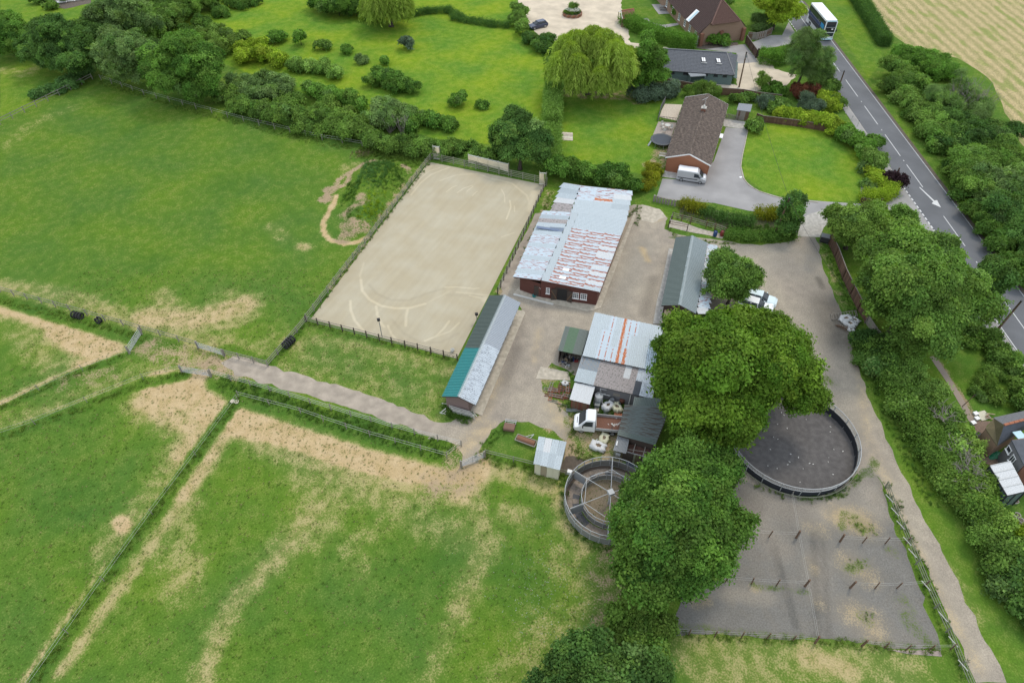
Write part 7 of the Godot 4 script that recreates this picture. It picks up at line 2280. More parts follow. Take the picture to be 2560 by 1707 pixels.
	bush("roadside_thicket", "low bramble along the kerb opposite the front lawn", [[2050, 225, 1.4, 1.6], [2075, 265, 1.4, 1.6], [2100, 300, 1.5, 1.6], [2130, 340, 1.5, 1.6], [2160, 385, 1.6, 1.8], [2185, 440, 1.7, 2.2], [2215, 480, 1.8, 2.4], [2245, 520, 1.9, 2.4], [2275, 560, 2, 2.4], [2305, 600, 2.0, 2.4], [2335, 640, 2, 2.4]], "rank", {"lobe": .6, "dx": 1.6})
	# --- hedgerow and trees at the top of the big paddock
	tree("sycamore_tree", "broad dark green tree at the top edge of the big paddock", 428, 150, 6, 8, 5, "oak2", {"lobe": 1.3, "blobs": [[400, 140, 7.5, 4.6, 3.4], [450, 130, 8, 4.6, 3.6], [480, 160, 6, 3.8, 3.2], [425, 180, 4.5, 4.8, 3.2], [380, 175, 4.5, 3.6, 3], [465, 190, 3.5, 3.6, 2.8], [430, 105, 8, 3.2, 2.6]]})
	tree("hedge_tree", "lighter grey-green tree beside the broad dark one", 285, 130, 5, 6, 4.4, "grey", {"lobe": 1.2, "blobs": [[255, 115, 6, 3.6, 3], [300, 110, 7, 4.0, 3.2], [330, 135, 5.5, 3.4, 3], [275, 155, 4, 4.0, 3], [315, 165, 3.5, 3.6, 2.8]]})
	tree("hedge_tree", "tall dull green trees at the paddock's outer corner", 150, 110, 5, 7, 4.4, "dark", {"lobe": 1.2, "blobs": [[95, 85, 6, 4, 3], [140, 75, 7, 4.2, 3.4], [180, 100, 6, 4.2, 3.2], [120, 125, 4.5, 4.2, 3], [165, 145, 4, 4.2, 3], [75, 120, 4, 3.4, 2.8]]})
	tree("hedge_tree", "dark ragged trees at the edge of the neighbouring field", 20, 75, 4, 5, 4, "oak2", {"lobe": 1.1, "blobs": [[-10, 60, 5, 4, 3], [25, 70, 5, 4, 3], [45, 95, 3.5, 3.4, 2.6], [0, 105, 3, 3, 2.4]]})
	tree("grey_tree", "tall grey-green tree rising behind the hedge corner", 272, 45, 8, 6, 5, "grey", {"lobe": 1.2, "blobs": [[235, 35, 8, 3.6, 3.2], [280, 15, 9, 4.2, 3.4], [315, 45, 7, 4, 3.2], [265, 65, 5.5, 4.2, 3.2]]})
	bush("far_thicket", "dark green thicket sloping behind the tall grey tree", [[345, 55, 4, 4.4], [375, 40, 4.2, 4.4], [410, 20, 4.4, 4.6], [440, 5, 4.2, 4.4], [360, 10, 4, 4.6], [475, -5, 3.6, 3.8], [330, 85, 3, 3.4], [320, -5, 4, 4.6]], "mid", {"lobe": 1.1})
	bush("rough_bank", "rough green bank running up to the far meadow corner", [[500, 25, 2.4, 1.8], [540, 10, 2.6, 1.8], [465, 50, 2.4, 1.8], [580, 0, 2.4, 1.6], [430, 70, 2.2, 1.6]], "rank", {"lobe": .7})
	bush("far_thicket", "dark trees beside the weeping willow at the meadow's end", [[775, 10, 4, 5], [740, -5, 4, 5], [815, 15, 3.6, 4.4], [850, 25, 3, 3.6]], "oak2", {"lobe": 1.1})
	bush("hedge_clump", "yellow-green hazel clump on the meadow side of the hedge", [[470, 85, 2.5, 3.4], [510, 75, 2.5, 3.4], [500, 110, 2.7, 3.4], [545, 95, 2.7, 3.4]], "light", {"lobe": .9})
	bush("hedge_clump", "pale lime shrub clump running down into the meadow", [[585, 105, 2.5, 3.2], [605, 125, 2.4, 2.8], [640, 135, 2.0, 2.7], [560, 125, 2.2, 2.8]], "lime", {"lobe": .8})
	bush("hedge_clump", "row of bushes along the meadow's mown edge", [[680, 145, 2.0, 2.5], [710, 150, 2.0, 2.5], [740, 155, 1.9, 2.5], [770, 165, 1.9, 2.3]], "laurel", {"lobe": .8})
	bush("hedge_clump", "twiggy grey bushes between dark tree and meadow row", [[555, 190, 2.5, 3.0], [600, 185, 2.5, 3.0], [645, 190, 2.7, 3.4], [575, 215, 2.4, 2.7], [620, 215, 2.4, 2.8]], "grey", {"lobe": .85})
	bush("hedge_clump", "green bushes in the middle of the long paddock hedge", [[725, 205, 2.2, 2.7], [755, 215, 2.4, 3.0], [790, 225, 2.5, 3.2], [825, 235, 2.0, 2.5]], "hedge", {"lobe": .85})
	bush("hedgerow", "dense paddock hedge running from the dark tree to halfway", [[520, 215, 2.6, 2.8], [550, 240, 2.6, 3], [590, 250, 2.8, 3], [630, 255, 2.8, 3], [670, 260, 2.8, 3.2], [700, 275, 2.8, 3], [660, 235, 2.4, 2.6]], "mid", {"lobe": .9})
	bush("hedgerow", "dense paddock hedge from halfway down to the mound", [[735, 265, 2.8, 3], [765, 285, 2.8, 3], [800, 295, 2.8, 3], [835, 305, 2.6, 3], [870, 320, 2.6, 2.8], [905, 330, 2.4, 2.6], [940, 335, 2.2, 2.4]], "mid", {"lobe": .9})
	bush("hedge_clump", "pale flowering elder in the paddock hedge", [[760, 240, 1.9, 3.2], [790, 262, 1.9, 2.8]], "light", {"lobe": .8})
	var sk := bush("hedge_clump", "grey-leaved tree clump with pale bare stems by the meadow", [[875, 250, 2.6, 4], [900, 270, 2.6, 4], [930, 262, 2.4, 3.6], [865, 280, 2.4, 3.4]], "grey", {"lobe": .85})
	for a in [[925, 310, 4.5], [895, 305, 4]]:
		twigs(sk, "bare_stems", q("F", a[0], a[1]), a[2], 1.6, 16, M.deadwood)
	bush("hedge_clump", "loose dark bushes reaching into the meadow above the arena", [[970, 270, 1.9, 2.5], [1000, 275, 1.7, 2.3], [1030, 282, 1.7, 1.9], [945, 285, 1.7, 2.5]], "oak2", {"lobe": .8})
	bush("hedgerow", "low hedge behind the arena's far fence", [[985, 335, 2, 2.4], [1020, 340, 2, 2.2], [1055, 342, 1.7, 1.8], [1090, 348, 1.7, 1.8], [1120, 355, 1.6, 1.8]], "mid", {"lobe": .8})
	tree("arena_tree", "dark rounded tree behind the arena mirrors", 1195, 335, 4.4, 5.4, 3.8, "dark", {"lobe": 1.1, "blobs": [[1155, 305, 5, 2.8, 2.4], [1200, 290, 6, 3.0, 2.6], [1235, 315, 5, 2.8, 2.4], [1185, 330, 4, 2.8, 2.4], [1225, 345, 3.4, 2.6, 2.2], [1150, 330, 3, 2.0, 1.8]]})
	bush("barn_hedge", "dark hedge of mixed shrubs directly behind the red barn", [[1275, 380, 2, 3.6], [1310, 386, 2, 3.6], [1345, 394, 2, 3.4], [1380, 402, 2, 3.2], [1415, 410, 2, 3], [1445, 420, 1.8, 2.2]], "oak2", {"lobe": .8})
	bush("barn_hedge", "yellow-leaved shrub hedge between lawn and bungalow drive", [[1500, 385, 1.2, 1.4], [1495, 405, 1.3, 1.5], [1485, 425, 1.2, 1.4], [1505, 395, .9, 1.2]], "yellow", {"lobe": .5, "kind": "fine"})
	# single bushes on the meadow
	for a in [[638, 83, 2.3, 2.4, "hedge", "wide round bush topmost in the row on the meadow"], [688, 85, 1.6, 3.4, "hedge", "tall pointed bush second in the row on the meadow"], [740, 103, 1.9, 2.2, "mid", "round bush third in the row on the meadow"], [795, 112, 1.1, 2.0, "oak2", "small pointed dark bush fourth in the row on the meadow"], [832, 138, 1.1, 1.4, "grey", "small greyish bush on a worn patch of meadow"], [884, 138, 1.0, 1.6, "hedge", "small green bush above the big meadow clump"], [934, 98, 1.7, 2.8, "blue", "lone upright grey-green bush in the open meadow"], [1052, 228, 2.0, 2.4, "hedge", "lone rounded bright bush above the dark arena tree"], [1107, 243, .9, 1.1, "oak2", "tiny dark bush beside the lone rounded bush"]]:
		bush("meadow_bush", a[5], [[a[0], a[1], a[2], a[3]]], a[4], {"lobe": .6, "group": "single bushes on the meadow"})
	bush("meadow_bush", "large three-lobed bush clump in the middle of the meadow", [[860, 182, 2.4, 2.4], [890, 178, 2.6, 3.2], [915, 195, 2.4, 2.6], [940, 202, 1.8, 2]], "oak2", {"lobe": .8, "group": "single bushes on the meadow"})
	bush("corner_shrub", "bright nettles and shrubs under the paddock corner trees", [[155, 185, 2.4, 2], [130, 200, 1.8, 1.4], [185, 165, 2, 2], [85, 215, 1.4, 1]], "nettle", {"lobe": .6})
	bush("garden_far_shrub", "low shrubs beside white frames at the far garden plot", [[90, -2, 2.2, 1.6], [115, 12, 1.8, 1.4], [150, -8, 2, 1.6]], "mid", {"lobe": .6})
	grass_and_weeds()

func in_track(p: Vector3) -> bool:
	# arena, track and yard carry no grass tufts
	if track_poly.is_empty():
		for a in [[985, 372, 1252, 425, 1058, 820, 705, 735], [1100, 660, 1200, 690, 1330, 940, 1400, 1100, 1250, 1100, 1060, 1060, 900, 1000, 700, 920, 520, 860, 520, 810, 800, 890, 1000, 960]]:
			var pl := PackedVector2Array()
			for v in qs("F", a):
				pl.append(Vector2(v.x, v.z))
			track_poly.append(pl)
	for pl in track_poly:
		if Geometry2D.is_point_in_polygon(Vector2(p.x, p.z), pl):
			return true
	return false
var track_poly := []
func grass_patch(pts: Array, r: float, n: float, pal: String, hgt: float, store: Dictionary) -> void:
	for i in maxi(1, pts.size() - 1):
		var a: Vector3 = pts[i]
		var b: Vector3 = pts[mini(i + 1, pts.size() - 1)]
		var k := int((a.distance_to(b) * 2 * r + PI * r * r) * n)
		for j in k:
			var p := a.lerp(b, rng.randf()) + Vector3(rng.randf() - .5, 0, rng.randf() - .5) * 2 * r
			if not store.has(pal):
				store[pal] = [[], [], []]
			store[pal][0].append(Vector3(p.x, mound_h.call(p.x, p.z) - .006, p.z))
			store[pal][1].append((Vector3.UP + Vector3(rng.randfn(), 0, rng.randfn()) * .2).normalized())
			store[pal][2].append(hgt * rng.randf_range(.5, 1.2))

func grass_and_weeds() -> void:
	var st := {}
	var F := func(a: Array): return qs("F", a)
	# strips of uncut grass along fences, hedges and yard edges
	for a in [[[0, 690, 160, 730, 330, 778], .5, 7], [[545, 915, 450, 1048, 350, 1182, 240, 1335, 60, 1590], .55, 8], [[300, 812, 150, 868, 0, 940], .45, 6], [[420, 860, 330, 880, 200, 932, 0, 1006], .5, 6], [[510, 880, 640, 925, 800, 980, 1020, 1045], .9, 9],
		[[520, 868, 700, 930, 900, 990, 1050, 1030], .5, 8], [[230, 190, 450, 258, 740, 330, 985, 366], .8, 5], [[985, 374, 850, 545, 705, 738, 620, 838], .4, 7], [[705, 740, 880, 785, 1050, 830], .4, 6], [[1100, 1050, 1200, 1075, 1300, 1105], .7, 8], [[1295, 1100, 1300, 1180, 1340, 1240, 1400, 1265], .5, 8],
		[[1535, 1458, 1800, 1470, 2050, 1488, 2165, 1496], .4, 8], [[2040, 1115, 2090, 1240, 2150, 1390, 2230, 1568], .6, 7], [[1965, 790, 2010, 900, 2080, 1040, 2150, 1170], .7, 6], [[1900, 575, 1940, 680, 1975, 745], .6, 6], [[1535, 520, 1560, 550, 1660, 560, 1690, 562], .35, 7], [[1690, 545, 1760, 550, 1820, 545], .6, 8],
		[[1090, 930, 1040, 945, 1010, 930], .5, 6], [[1105, 1050, 1130, 1010, 1160, 985], .6, 6], [[1300, 850, 1330, 880], .5, 7], [[1345, 960, 1420, 950], .6, 6], [[1440, 500, 1470, 475, 1460, 520], .4, 6], [[1262, 445, 1245, 500, 1200, 590], .4, 5], [[1185, 70, 1250, 120, 1262, 210], .6, 5], [[1845, 1150, 1930, 1140, 1970, 1095], .35, 9], [[1720, 1115, 1800, 1142], .3, 8]]:
		grass_patch(F.call(a[0]), a[1], a[2], "rank" if rng.randf() < .6 else "grass", .42, st)
	# the mound
	grass_patch(qs("md", [900, 300, 960, 420, 880, 520, 800, 600]), 2.4, 4, "nettle", .55, st)
	grass_patch(qs("md", [760, 330, 1100, 330, 1200, 480, 1000, 700]), 1.6, 4, "rank", .5, st)
	grass_patch(qs("md", [900, 800, 860, 980, 760, 1080]), 1.5, 5, "lime", .5, st)
	grass_patch(qs("md", [560, 980, 600, 1050]), 1.2, 4, "rank", .45, st)
	grass_patch(qs("md", [620, 540, 560, 700, 480, 850]), 1.2, 5, "rank", .5, st)
	grass_patch(qs("md", [700, 150, 850, 110, 1000, 160, 1300, 200, 1500, 260]), 1.6, 5, "grass", .6, st)
	grass_patch(qs("md", [620, 160, 780, 130]), 1.2, 5, "dry", .6, st)
	# yard weeds
	grass_patch(qs("tr", [380, 560, 560, 560, 700, 600]), .6, 8, "rank", .5, st)
	grass_patch(qs("tr", [560, 650, 580, 900, 520, 1200]), .35, 8, "grass", .4, st)
	grass_patch(qs("tr", [600, 1260, 750, 1330, 860, 1300]), .7, 7, "grass", .4, st)
	grass_patch(qs("tr", [870, 560, 1000, 620, 1330, 620, 1360, 580]), .6, 9, "rank", .6, st)
	grass_patch(qs("fe", [1000, 560, 1300, 560, 1600, 540, 1880, 560]), 1.2, 6, "rank", .7, st)
	grass_patch(qs("fe", [300, 330, 600, 400, 900, 500]), .9, 5, "grass", .6, st)
	grass_patch(qs("fe", [1150, 600, 1350, 580, 1550, 570]), .5, 5, "dry", .6, st)
	grass_patch(qs("N", [1200, 440, 1280, 520]), .9, 5, "light", .35, st)
	grass_patch(qs("N", [1250, 1090, 1290, 1110]), .5, 6, "light", .35, st)
	grass_patch(qs("N", [1160, 750, 1280, 750]), .5, 4, "light", .3, st)
	grass_patch(qs("stb", [130, 1300, 250, 1400, 450, 1420]), .8, 9, "rank", .7, st)
	# short tufts all over the near paddocks
	for i in 15000:
		var p := w(rng.randf_range(-62, 14), rng.randf_range(20, 75))
		if in_track(p) or (p.x > -6.0 and p.z < -42.0):
			continue
		var k := "short" if rng.randf() < .7 else "shortdry"
		if not st.has(k):
			st[k] = [[], [], []]
		st[k][0].append(p)
		st[k][1].append((Vector3.UP + Vector3(rng.randfn(), 0, rng.randfn()) * .5).normalized())
		st[k][2].append(rng.randf_range(.1, .26))
	# white flowers in the worn field and on the mound
	for i in 420:
		var p := q("M", rng.randfn() * 190 + 1420, rng.randfn() * 220 + 930)
		if not st.has("white"):
			st["white"] = [[], [], []]
		if p.x < 17.0:
			st["white"][0].append(p)
			st["white"][1].append(Vector3.UP)
			st["white"][2].append(rng.randf_range(.04, .13))
	var what := {"rank": "rank dark grass growing along fences and field edges", "grass": "long light green grass along the yard and fence lines", "nettle": "nettles covering the spoil mound by the arena", "lime": "yellow-green weeds on the mound's arena side", "dry": "dry bleached grass tufts beside the mound and pen", "light": "sparse green weeds growing through the turnout gravel", "short": "short green grass tufts over the near paddocks", "shortdry": "bleached dry grass tufts over the near paddocks", "white": "small white flower heads dotted over the paddock grass"}
	for k in st:
		var o := scatter(self, numbered({"white": "field_flowers", "nettle": "nettle_growth", "rank": "rank_grass", "grass": "long_grass", "lime": "yellow_weeds", "dry": "dry_grass", "light": "gravel_weeds", "short": "short_grass", "shortdry": "bleached_grass"}[k]), "flower" if k == "white" else "tuft", st[k][0], st[k][1], st[k][2], PAL[k])
		tag(o, what[k], "grass" if k != "white" else "flowers")
	print("leaf clumps ", leaf_total)

# ---------------------------------------------------------------- vehicles. Local axes: x forward, y up, z to the side
func hull(t: Node3D, called: String, secs: Array, m: Material) -> void:
	# each section: x, bottom, shoulder, top, half width at the bottom, at the shoulder, at the top
	var s := Shape.new()
	var rings := []
	for e in secs:
		var r := []
		for p in [[e[4], e[1]], [e[5], lerpf(e[1], e[2], .35)], [e[5], e[2]], [e[6], e[3] - .06], [e[6] - .12, e[3]]]:
			r.append(Vector3(e[0], p[1], p[0]))
		for i in range(4, -1, -1):
			var v: Vector3 = r[i]
			r.append(Vector3(v.x, v.y, -v.z))
		rings.append(r)
	s.loft(rings)
	put(t, called, s.done(), m, Transform3D(), true)
func pane(t: Node3D, called: String, a: Vector3, b: Vector3, c: Vector3, d: Vector3, m: Material) -> void:
	var s := Shape.new()
	var n := (b - a).cross(d - a).normalized() * .02
	s.loft([[a - n, b - n, c - n, d - n], [a + n, b + n, c + n, d + n]])
	put(t, called, s.done(), m, Transform3D(), true)
func wheel(t: Node3D, x: float, z: float, r: float, wd: float) -> void:
	var o := part_node(t, "wheel", Vector3(x, r, z))
	var sg := signf(z)
	put(o, "tyre", rod, M.rubber, Transform3D(Basis(Vector3(r * 2, 0, 0), Vector3(0, 0, wd), Vector3(0, -r * 2, 0)), Vector3.ZERO), true)
	put(o, "rim", rod, M.steel, Transform3D(Basis(Vector3(r * 1.25, 0, 0), Vector3(0, 0, .05), Vector3(0, -r * 1.25, 0)), Vector3(0, 0, sg * (wd / 2 + .005))), true)
func lbox(t: Node3D, called: String, c: Vector3, s: Vector3, m: Material, yaw := 0.0) -> void:
	box(t, called, c, s, m, yaw, true)
func heading(a: Vector3, b: Vector3) -> float:
	return atan2(-(b.z - a.z), b.x - a.x)

func build_truck() -> void:
	var back := q("tr", 1300, 860, .4)
	var front := q("tr", 680, 790, .5)
	var t := thing("flatbed_truck", "white single-cab truck with rust-brown drop-side flatbed beside the dark shed", "truck", flat(q("tr", 985, 850, .3)), "", heading(back, front))
	var W := .98
	hull(t, "cab", [[.45, .45, 1.1, 1.25, W, W, .92], [.5, .4, 1.35, 2.28, W, W, .86], [1.35, .4, 1.35, 2.3, W, W, .84], [1.75, .4, 1.3, 1.95, W, W, .8], [2.3, .4, 1.15, 1.2, W, W, .84], [2.7, .42, .95, 1.05, .92, .94, .78], [2.85, .5, .75, .85, .8, .82, .7]], M.car_white)
	pane(t, "windscreen", Vector3(1.62, 2.14, -.7), Vector3(1.62, 2.14, .7), Vector3(2.3, 1.27, .8), Vector3(2.3, 1.27, -.8), M.glass)
	for s in [-1, 1]:
		pane(t, "side_window", Vector3(.75, 1.35, s * .995), Vector3(1.95, 1.35, s * .995), Vector3(1.55, 2.0, s * .9), Vector3(.75, 2.05, s * .9), M.glass)
		lbox(t, "mirror", Vector3(1.85, 1.4, s * 1.14), Vector3(.12, .28, .2), M.dark)
		lbox(t, "headlight", Vector3(2.68, .82, s * .72), Vector3(.2, .2, .34), M.galv)
		lbox(t, "side_board", Vector3(-1.3, 1.05, s * 1.02), Vector3(3.35, .42, .05), M.galv)
		wheel(t, 1.95, s * .86, .34, .22)
		wheel(t, -1.55, s * .8, .34, .34)
		for k in 3:
			lbox(t, "latch", Vector3(-2.7 + k * 1.35, 1.02, s * 1.06), Vector3(.06, .4, .04), M.steel)
	lbox(t, "bumper", Vector3(2.72, .5, 0), Vector3(.3, .26, 1.8), M.dark)
	lbox(t, "bonnet_grille", Vector3(2.5, 1.16, 0), Vector3(.06, .03, .9), M.dark)
	lbox(t, "chassis", Vector3(-1.0, .55, 0), Vector3(4.0, .2, .8), M.dark)
	lbox(t, "bed_floor", Vector3(-1.3, .82, 0), Vector3(3.35, .08, 2.02), nm(lin(0.29, 0.135, 0.085), M.nc, 1.4, .9, M.nf, .8))
	lbox(t, "tail_board", Vector3(-3.0, 1.05, 0), Vector3(.05, .42, 2.08), M.galv)
	lbox(t, "head_board", Vector3(.38, 1.25, 0), Vector3(.06, .85, 2.05), M.galv)
	lbox(t, "bed_bar", Vector3(-1.45, 1.12, -.55), Vector3(.06, .06, .7), M.dark)
	for k in 26:
		var x := rng.randf_range(-2.8, -1.0)
		lbox(t, "dried_paint", Vector3(x, .865 + .0004 * k, rng.randfn() * .3 + .25), Vector3(rng.randf_range(.05, .3), .01, rng.randf_range(.03, .12)), M.offwhite, rng.randf() * 3)
	lbox(t, "rear_light", Vector3(-3.02, .7, .8), Vector3(.06, .12, .3), M.plastic_red)
	lbox(t, "rear_light", Vector3(-3.02, .7, -.8), Vector3(.06, .12, .3), M.plastic_red)

func build_van() -> void:
	var a := q("bg", 460, 1430, .5)
	var b := q("bg", 790, 1480, .5)
	var t := thing("panel_van", "silver panel van with white roof parked against the bungalow gable", "van", flat(q("bg", 620, 1440, .3)), "", heading(a, b))
	var W := .95
	hull(t, "body", [[-2.4, .35, 1.1, 1.85, .9, .93, .84], [-2.3, .3, 1.1, 1.93, W, W, .86], [.75, .3, 1.1, 1.95, W, W, .85], [1.1, .3, 1.05, 1.85, W, W, .8], [1.75, .3, 1.0, 1.15, W, W, .8], [2.2, .32, .85, .95, .9, .9, .7], [2.38, .4, .7, .78, .78, .8, .6]], M.car_silver)
	lbox(t, "roof", Vector3(-.75, 1.96, 0), Vector3(3.05, .05, 1.55), M.car_white)
	pane(t, "windscreen", Vector3(1.05, 1.86, -.7), Vector3(1.05, 1.86, .7), Vector3(1.76, 1.2, .76), Vector3(1.76, 1.2, -.76), M.glass)
	lbox(t, "bonnet", Vector3(2.0, 1.06, 0), Vector3(.42, .03, 1.3), M.car_white)
	for s in [-1, 1]:
		pane(t, "side_window", Vector3(.35, 1.12, s * .965), Vector3(1.3, 1.12, s * .965), Vector3(1.0, 1.66, s * .9), Vector3(.35, 1.7, s * .9), M.glass)
		lbox(t, "rubbing_strip", Vector3(-.6, .75, s * .96), Vector3(3.2, .12, .04), M.dark)
		lbox(t, "side_panel", Vector3(-.95, 1.3, s * .925), Vector3(2.2, .5, .04), M.car_silver)
		lbox(t, "mirror", Vector3(1.35, 1.2, s * 1.08), Vector3(.14, .22, .18), M.dark)
		lbox(t, "headlight", Vector3(2.2, .8, s * .66), Vector3(.2, .2, .32), M.galv)
		lbox(t, "tail_light", Vector3(-2.4, 1.2, s * .8), Vector3(.06, .5, .12), M.plastic_red)
		wheel(t, 1.5, s * .84, .32, .22)
		wheel(t, -1.55, s * .84, .32, .22)
	lbox(t, "bumper", Vector3(2.3, .45, 0), Vector3(.22, .24, 1.6), M.grey_plastic)

func car(label: String, at: Vector3, yaw: float, body: Material, roofm: Material) -> Node3D:
	var t := thing("parked_car", label, "car", flat(at), "", yaw)
	var W := .9
	hull(t, "body", [[-2.3, .4, .8, .9, .78, .82, .7], [-2.15, .28, .85, 1.0, W, W, .8], [-.6, .26, .85, 1.0, W, W, .82], [.9, .26, .85, .98, W, W, .8], [1.9, .28, .75, .84, W, W, .72], [2.3, .36, .62, .7, .78, .8, .6]], body)
	hull(t, "cabin", [[-2.15, .9, .98, 1.0, .8, .8, .72], [-1.75, .9, 1.2, 1.42, .8, .78, .64], [-.4, .9, 1.25, 1.48, .82, .78, .64], [.35, .9, 1.2, 1.42, .82, .78, .62], [1.05, .9, .98, 1.0, .8, .78, .66]], M.glass)
	lbox(t, "roof_panel", Vector3(-.7, 1.465, 0), Vector3(2.0, .05, 1.22), roofm)
	for s in [-1, 1]:
		for x in [-1.95, -.75, .3]:
			pane(t, "pillar", Vector3(x - .06, .98, s * .815), Vector3(x + .06, .98, s * .815), Vector3(x * .8 + .02, 1.44, s * .67), Vector3(x * .8 - .1, 1.44, s * .67), body)
		wheel(t, 1.4, s * .8, .33, .22)
		wheel(t, -1.4, s * .8, .33, .22)
		lbox(t, "mirror", Vector3(.75, 1.0, s * .98), Vector3(.14, .14, .18), body)
		lbox(t, "headlight", Vector3(2.15, .66, s * .62), Vector3(.2, .14, .32), M.galv)
		lbox(t, "tail_light", Vector3(-2.24, .8, s * .66), Vector3(.08, .16, .3), M.plastic_red)
	return t

func build_bus() -> void:
	# front at the near end; the bus points towards the camera along the road
	var t := thing("double_decker_bus", "white and navy double-decker bus driving along the road", "bus", w(70.1, 159.4), "", -PI / 2 + .014)
	var hl := 5.4
	var W := 1.26
	hull(t, "lower_body", [[-hl, .4, 1.3, 2.0, W, W, W], [-hl + .2, .3, 1.3, 2.05, W, W, W], [hl - .5, .3, 1.3, 2.05, W, W, W], [hl - .1, .3, 1.2, 2.05, W * .95, W * .97, W * .97], [hl, .45, 1.0, 1.9, W * .85, W * .9, W * .9]], M.car_white)
	hull(t, "upper_body", [[-hl, 2.0, 3.2, 4.2, W, W, W * .95], [hl - .6, 2.0, 3.2, 4.25, W, W, W * .95], [hl - .25, 2.0, 3.0, 4.2, W, W, W * .92], [hl - .1, 2.0, 2.8, 3.95, W * .97, W * .97, W * .85]], M.dark)
	lbox(t, "roof", Vector3(-.2, 4.28, 0), Vector3(2 * hl - .5, .1, 2 * W - .12), M.car_white)
	for s in [-1, 1]:
		lbox(t, "lower_glass", Vector3(.2, 1.62, s * (W + .005)), Vector3(2 * hl - 1.2, .8, .03), M.glass)
		lbox(t, "upper_glass", Vector3(-.2, 3.35, s * (W + .005)), Vector3(2 * hl - 1.0, .8, .03), M.glass)
		lbox(t, "navy_band", Vector3(-.2, 2.45, s * (W + .008)), Vector3(2 * hl - .6, .75, .03), M.navy_print)
		lbox(t, "banner_frame", Vector3(-.9, 2.5, s * (W + .03)), Vector3(6.0, .62, .03), M.galv)
		lbox(t, "banner", Vector3(-.9, 2.5, s * (W + .05)), Vector3(5.85, .5, .03), M.navy_print)
		lbox(t, "blue_panel", Vector3(hl - 1.5, 2.75, s * (W + .04)), Vector3(1.9, .85, .03), M.blue_print)
		lbox(t, "pale_skirt", Vector3(hl - 1.2, .5, s * (W + .004)), Vector3(2.2, .4, .03), M.pale_blue)
		lbox(t, "navy_swoosh", Vector3(2.0, .85, s * (W + .006)), Vector3(1.2, .7, .03), M.navy_print)
		lbox(t, "roof_edge", Vector3(-.2, 4.12, s * (W * .97)), Vector3(2 * hl - .5, .28, .06), M.car_white if s > 0 else M.navy_print)
		wheel(t, 3.0, s * (W - .12), .48, .28)
		wheel(t, -2.9, s * (W - .12), .48, .28)
		lbox(t, "wheel_arch", Vector3(3.0, .62, s * (W - .02)), Vector3(1.25, .75, .06), M.dark)
		lbox(t, "wheel_arch", Vector3(-2.9, .62, s * (W - .02)), Vector3(1.25, .75, .06), M.dark)
		lbox(t, "wing_mirror", Vector3(hl + .1, 2.3, s * (W + .18)), Vector3(.15, .5, .2), M.dark)
		lbox(t, "white_pillar", Vector3(hl - .12, 2.9, s * (W * .93)), Vector3(.24, 2.4, .16), M.car_white)
		lbox(t, "headlight", Vector3(hl - .03, .75, s * .9), Vector3(.1, .2, .4), M.galv)
	pane(t, "upper_windscreen", Vector3(hl - .08, 3.0, -1.05), Vector3(hl - .08, 3.0, 1.05), Vector3(hl - .2, 3.95, 1.0), Vector3(hl - .2, 3.95, -1.0), M.glass)
	lbox(t, "destination_box", Vector3(hl - .06, 2.55, 0), Vector3(.06, .55, 2.1), M.black)
	lbox(t, "route_number", Vector3(hl - .02, 2.55, -.5), Vector3(.04, .25, .4), M.white)
	pane(t, "windscreen", Vector3(hl + .02, 1.0, -1.05), Vector3(hl + .02, 1.0, 1.05), Vector3(hl - .04, 2.2, 1.1), Vector3(hl - .04, 2.2, -1.1), M.glass)
	lbox(t, "screen_trim", Vector3(hl - .05, 2.92, 0), Vector3(.06, .08, 1.9), M.galv)
	lbox(t, "roof_dome", Vector3(hl - .35, 4.12, 0), Vector3(.35, .2, 2.2), M.pale_blue)
	lbox(t, "bumper", Vector3(hl - .1, .45, 0), Vector3(.4, .3, 2.3), M.pale_blue)

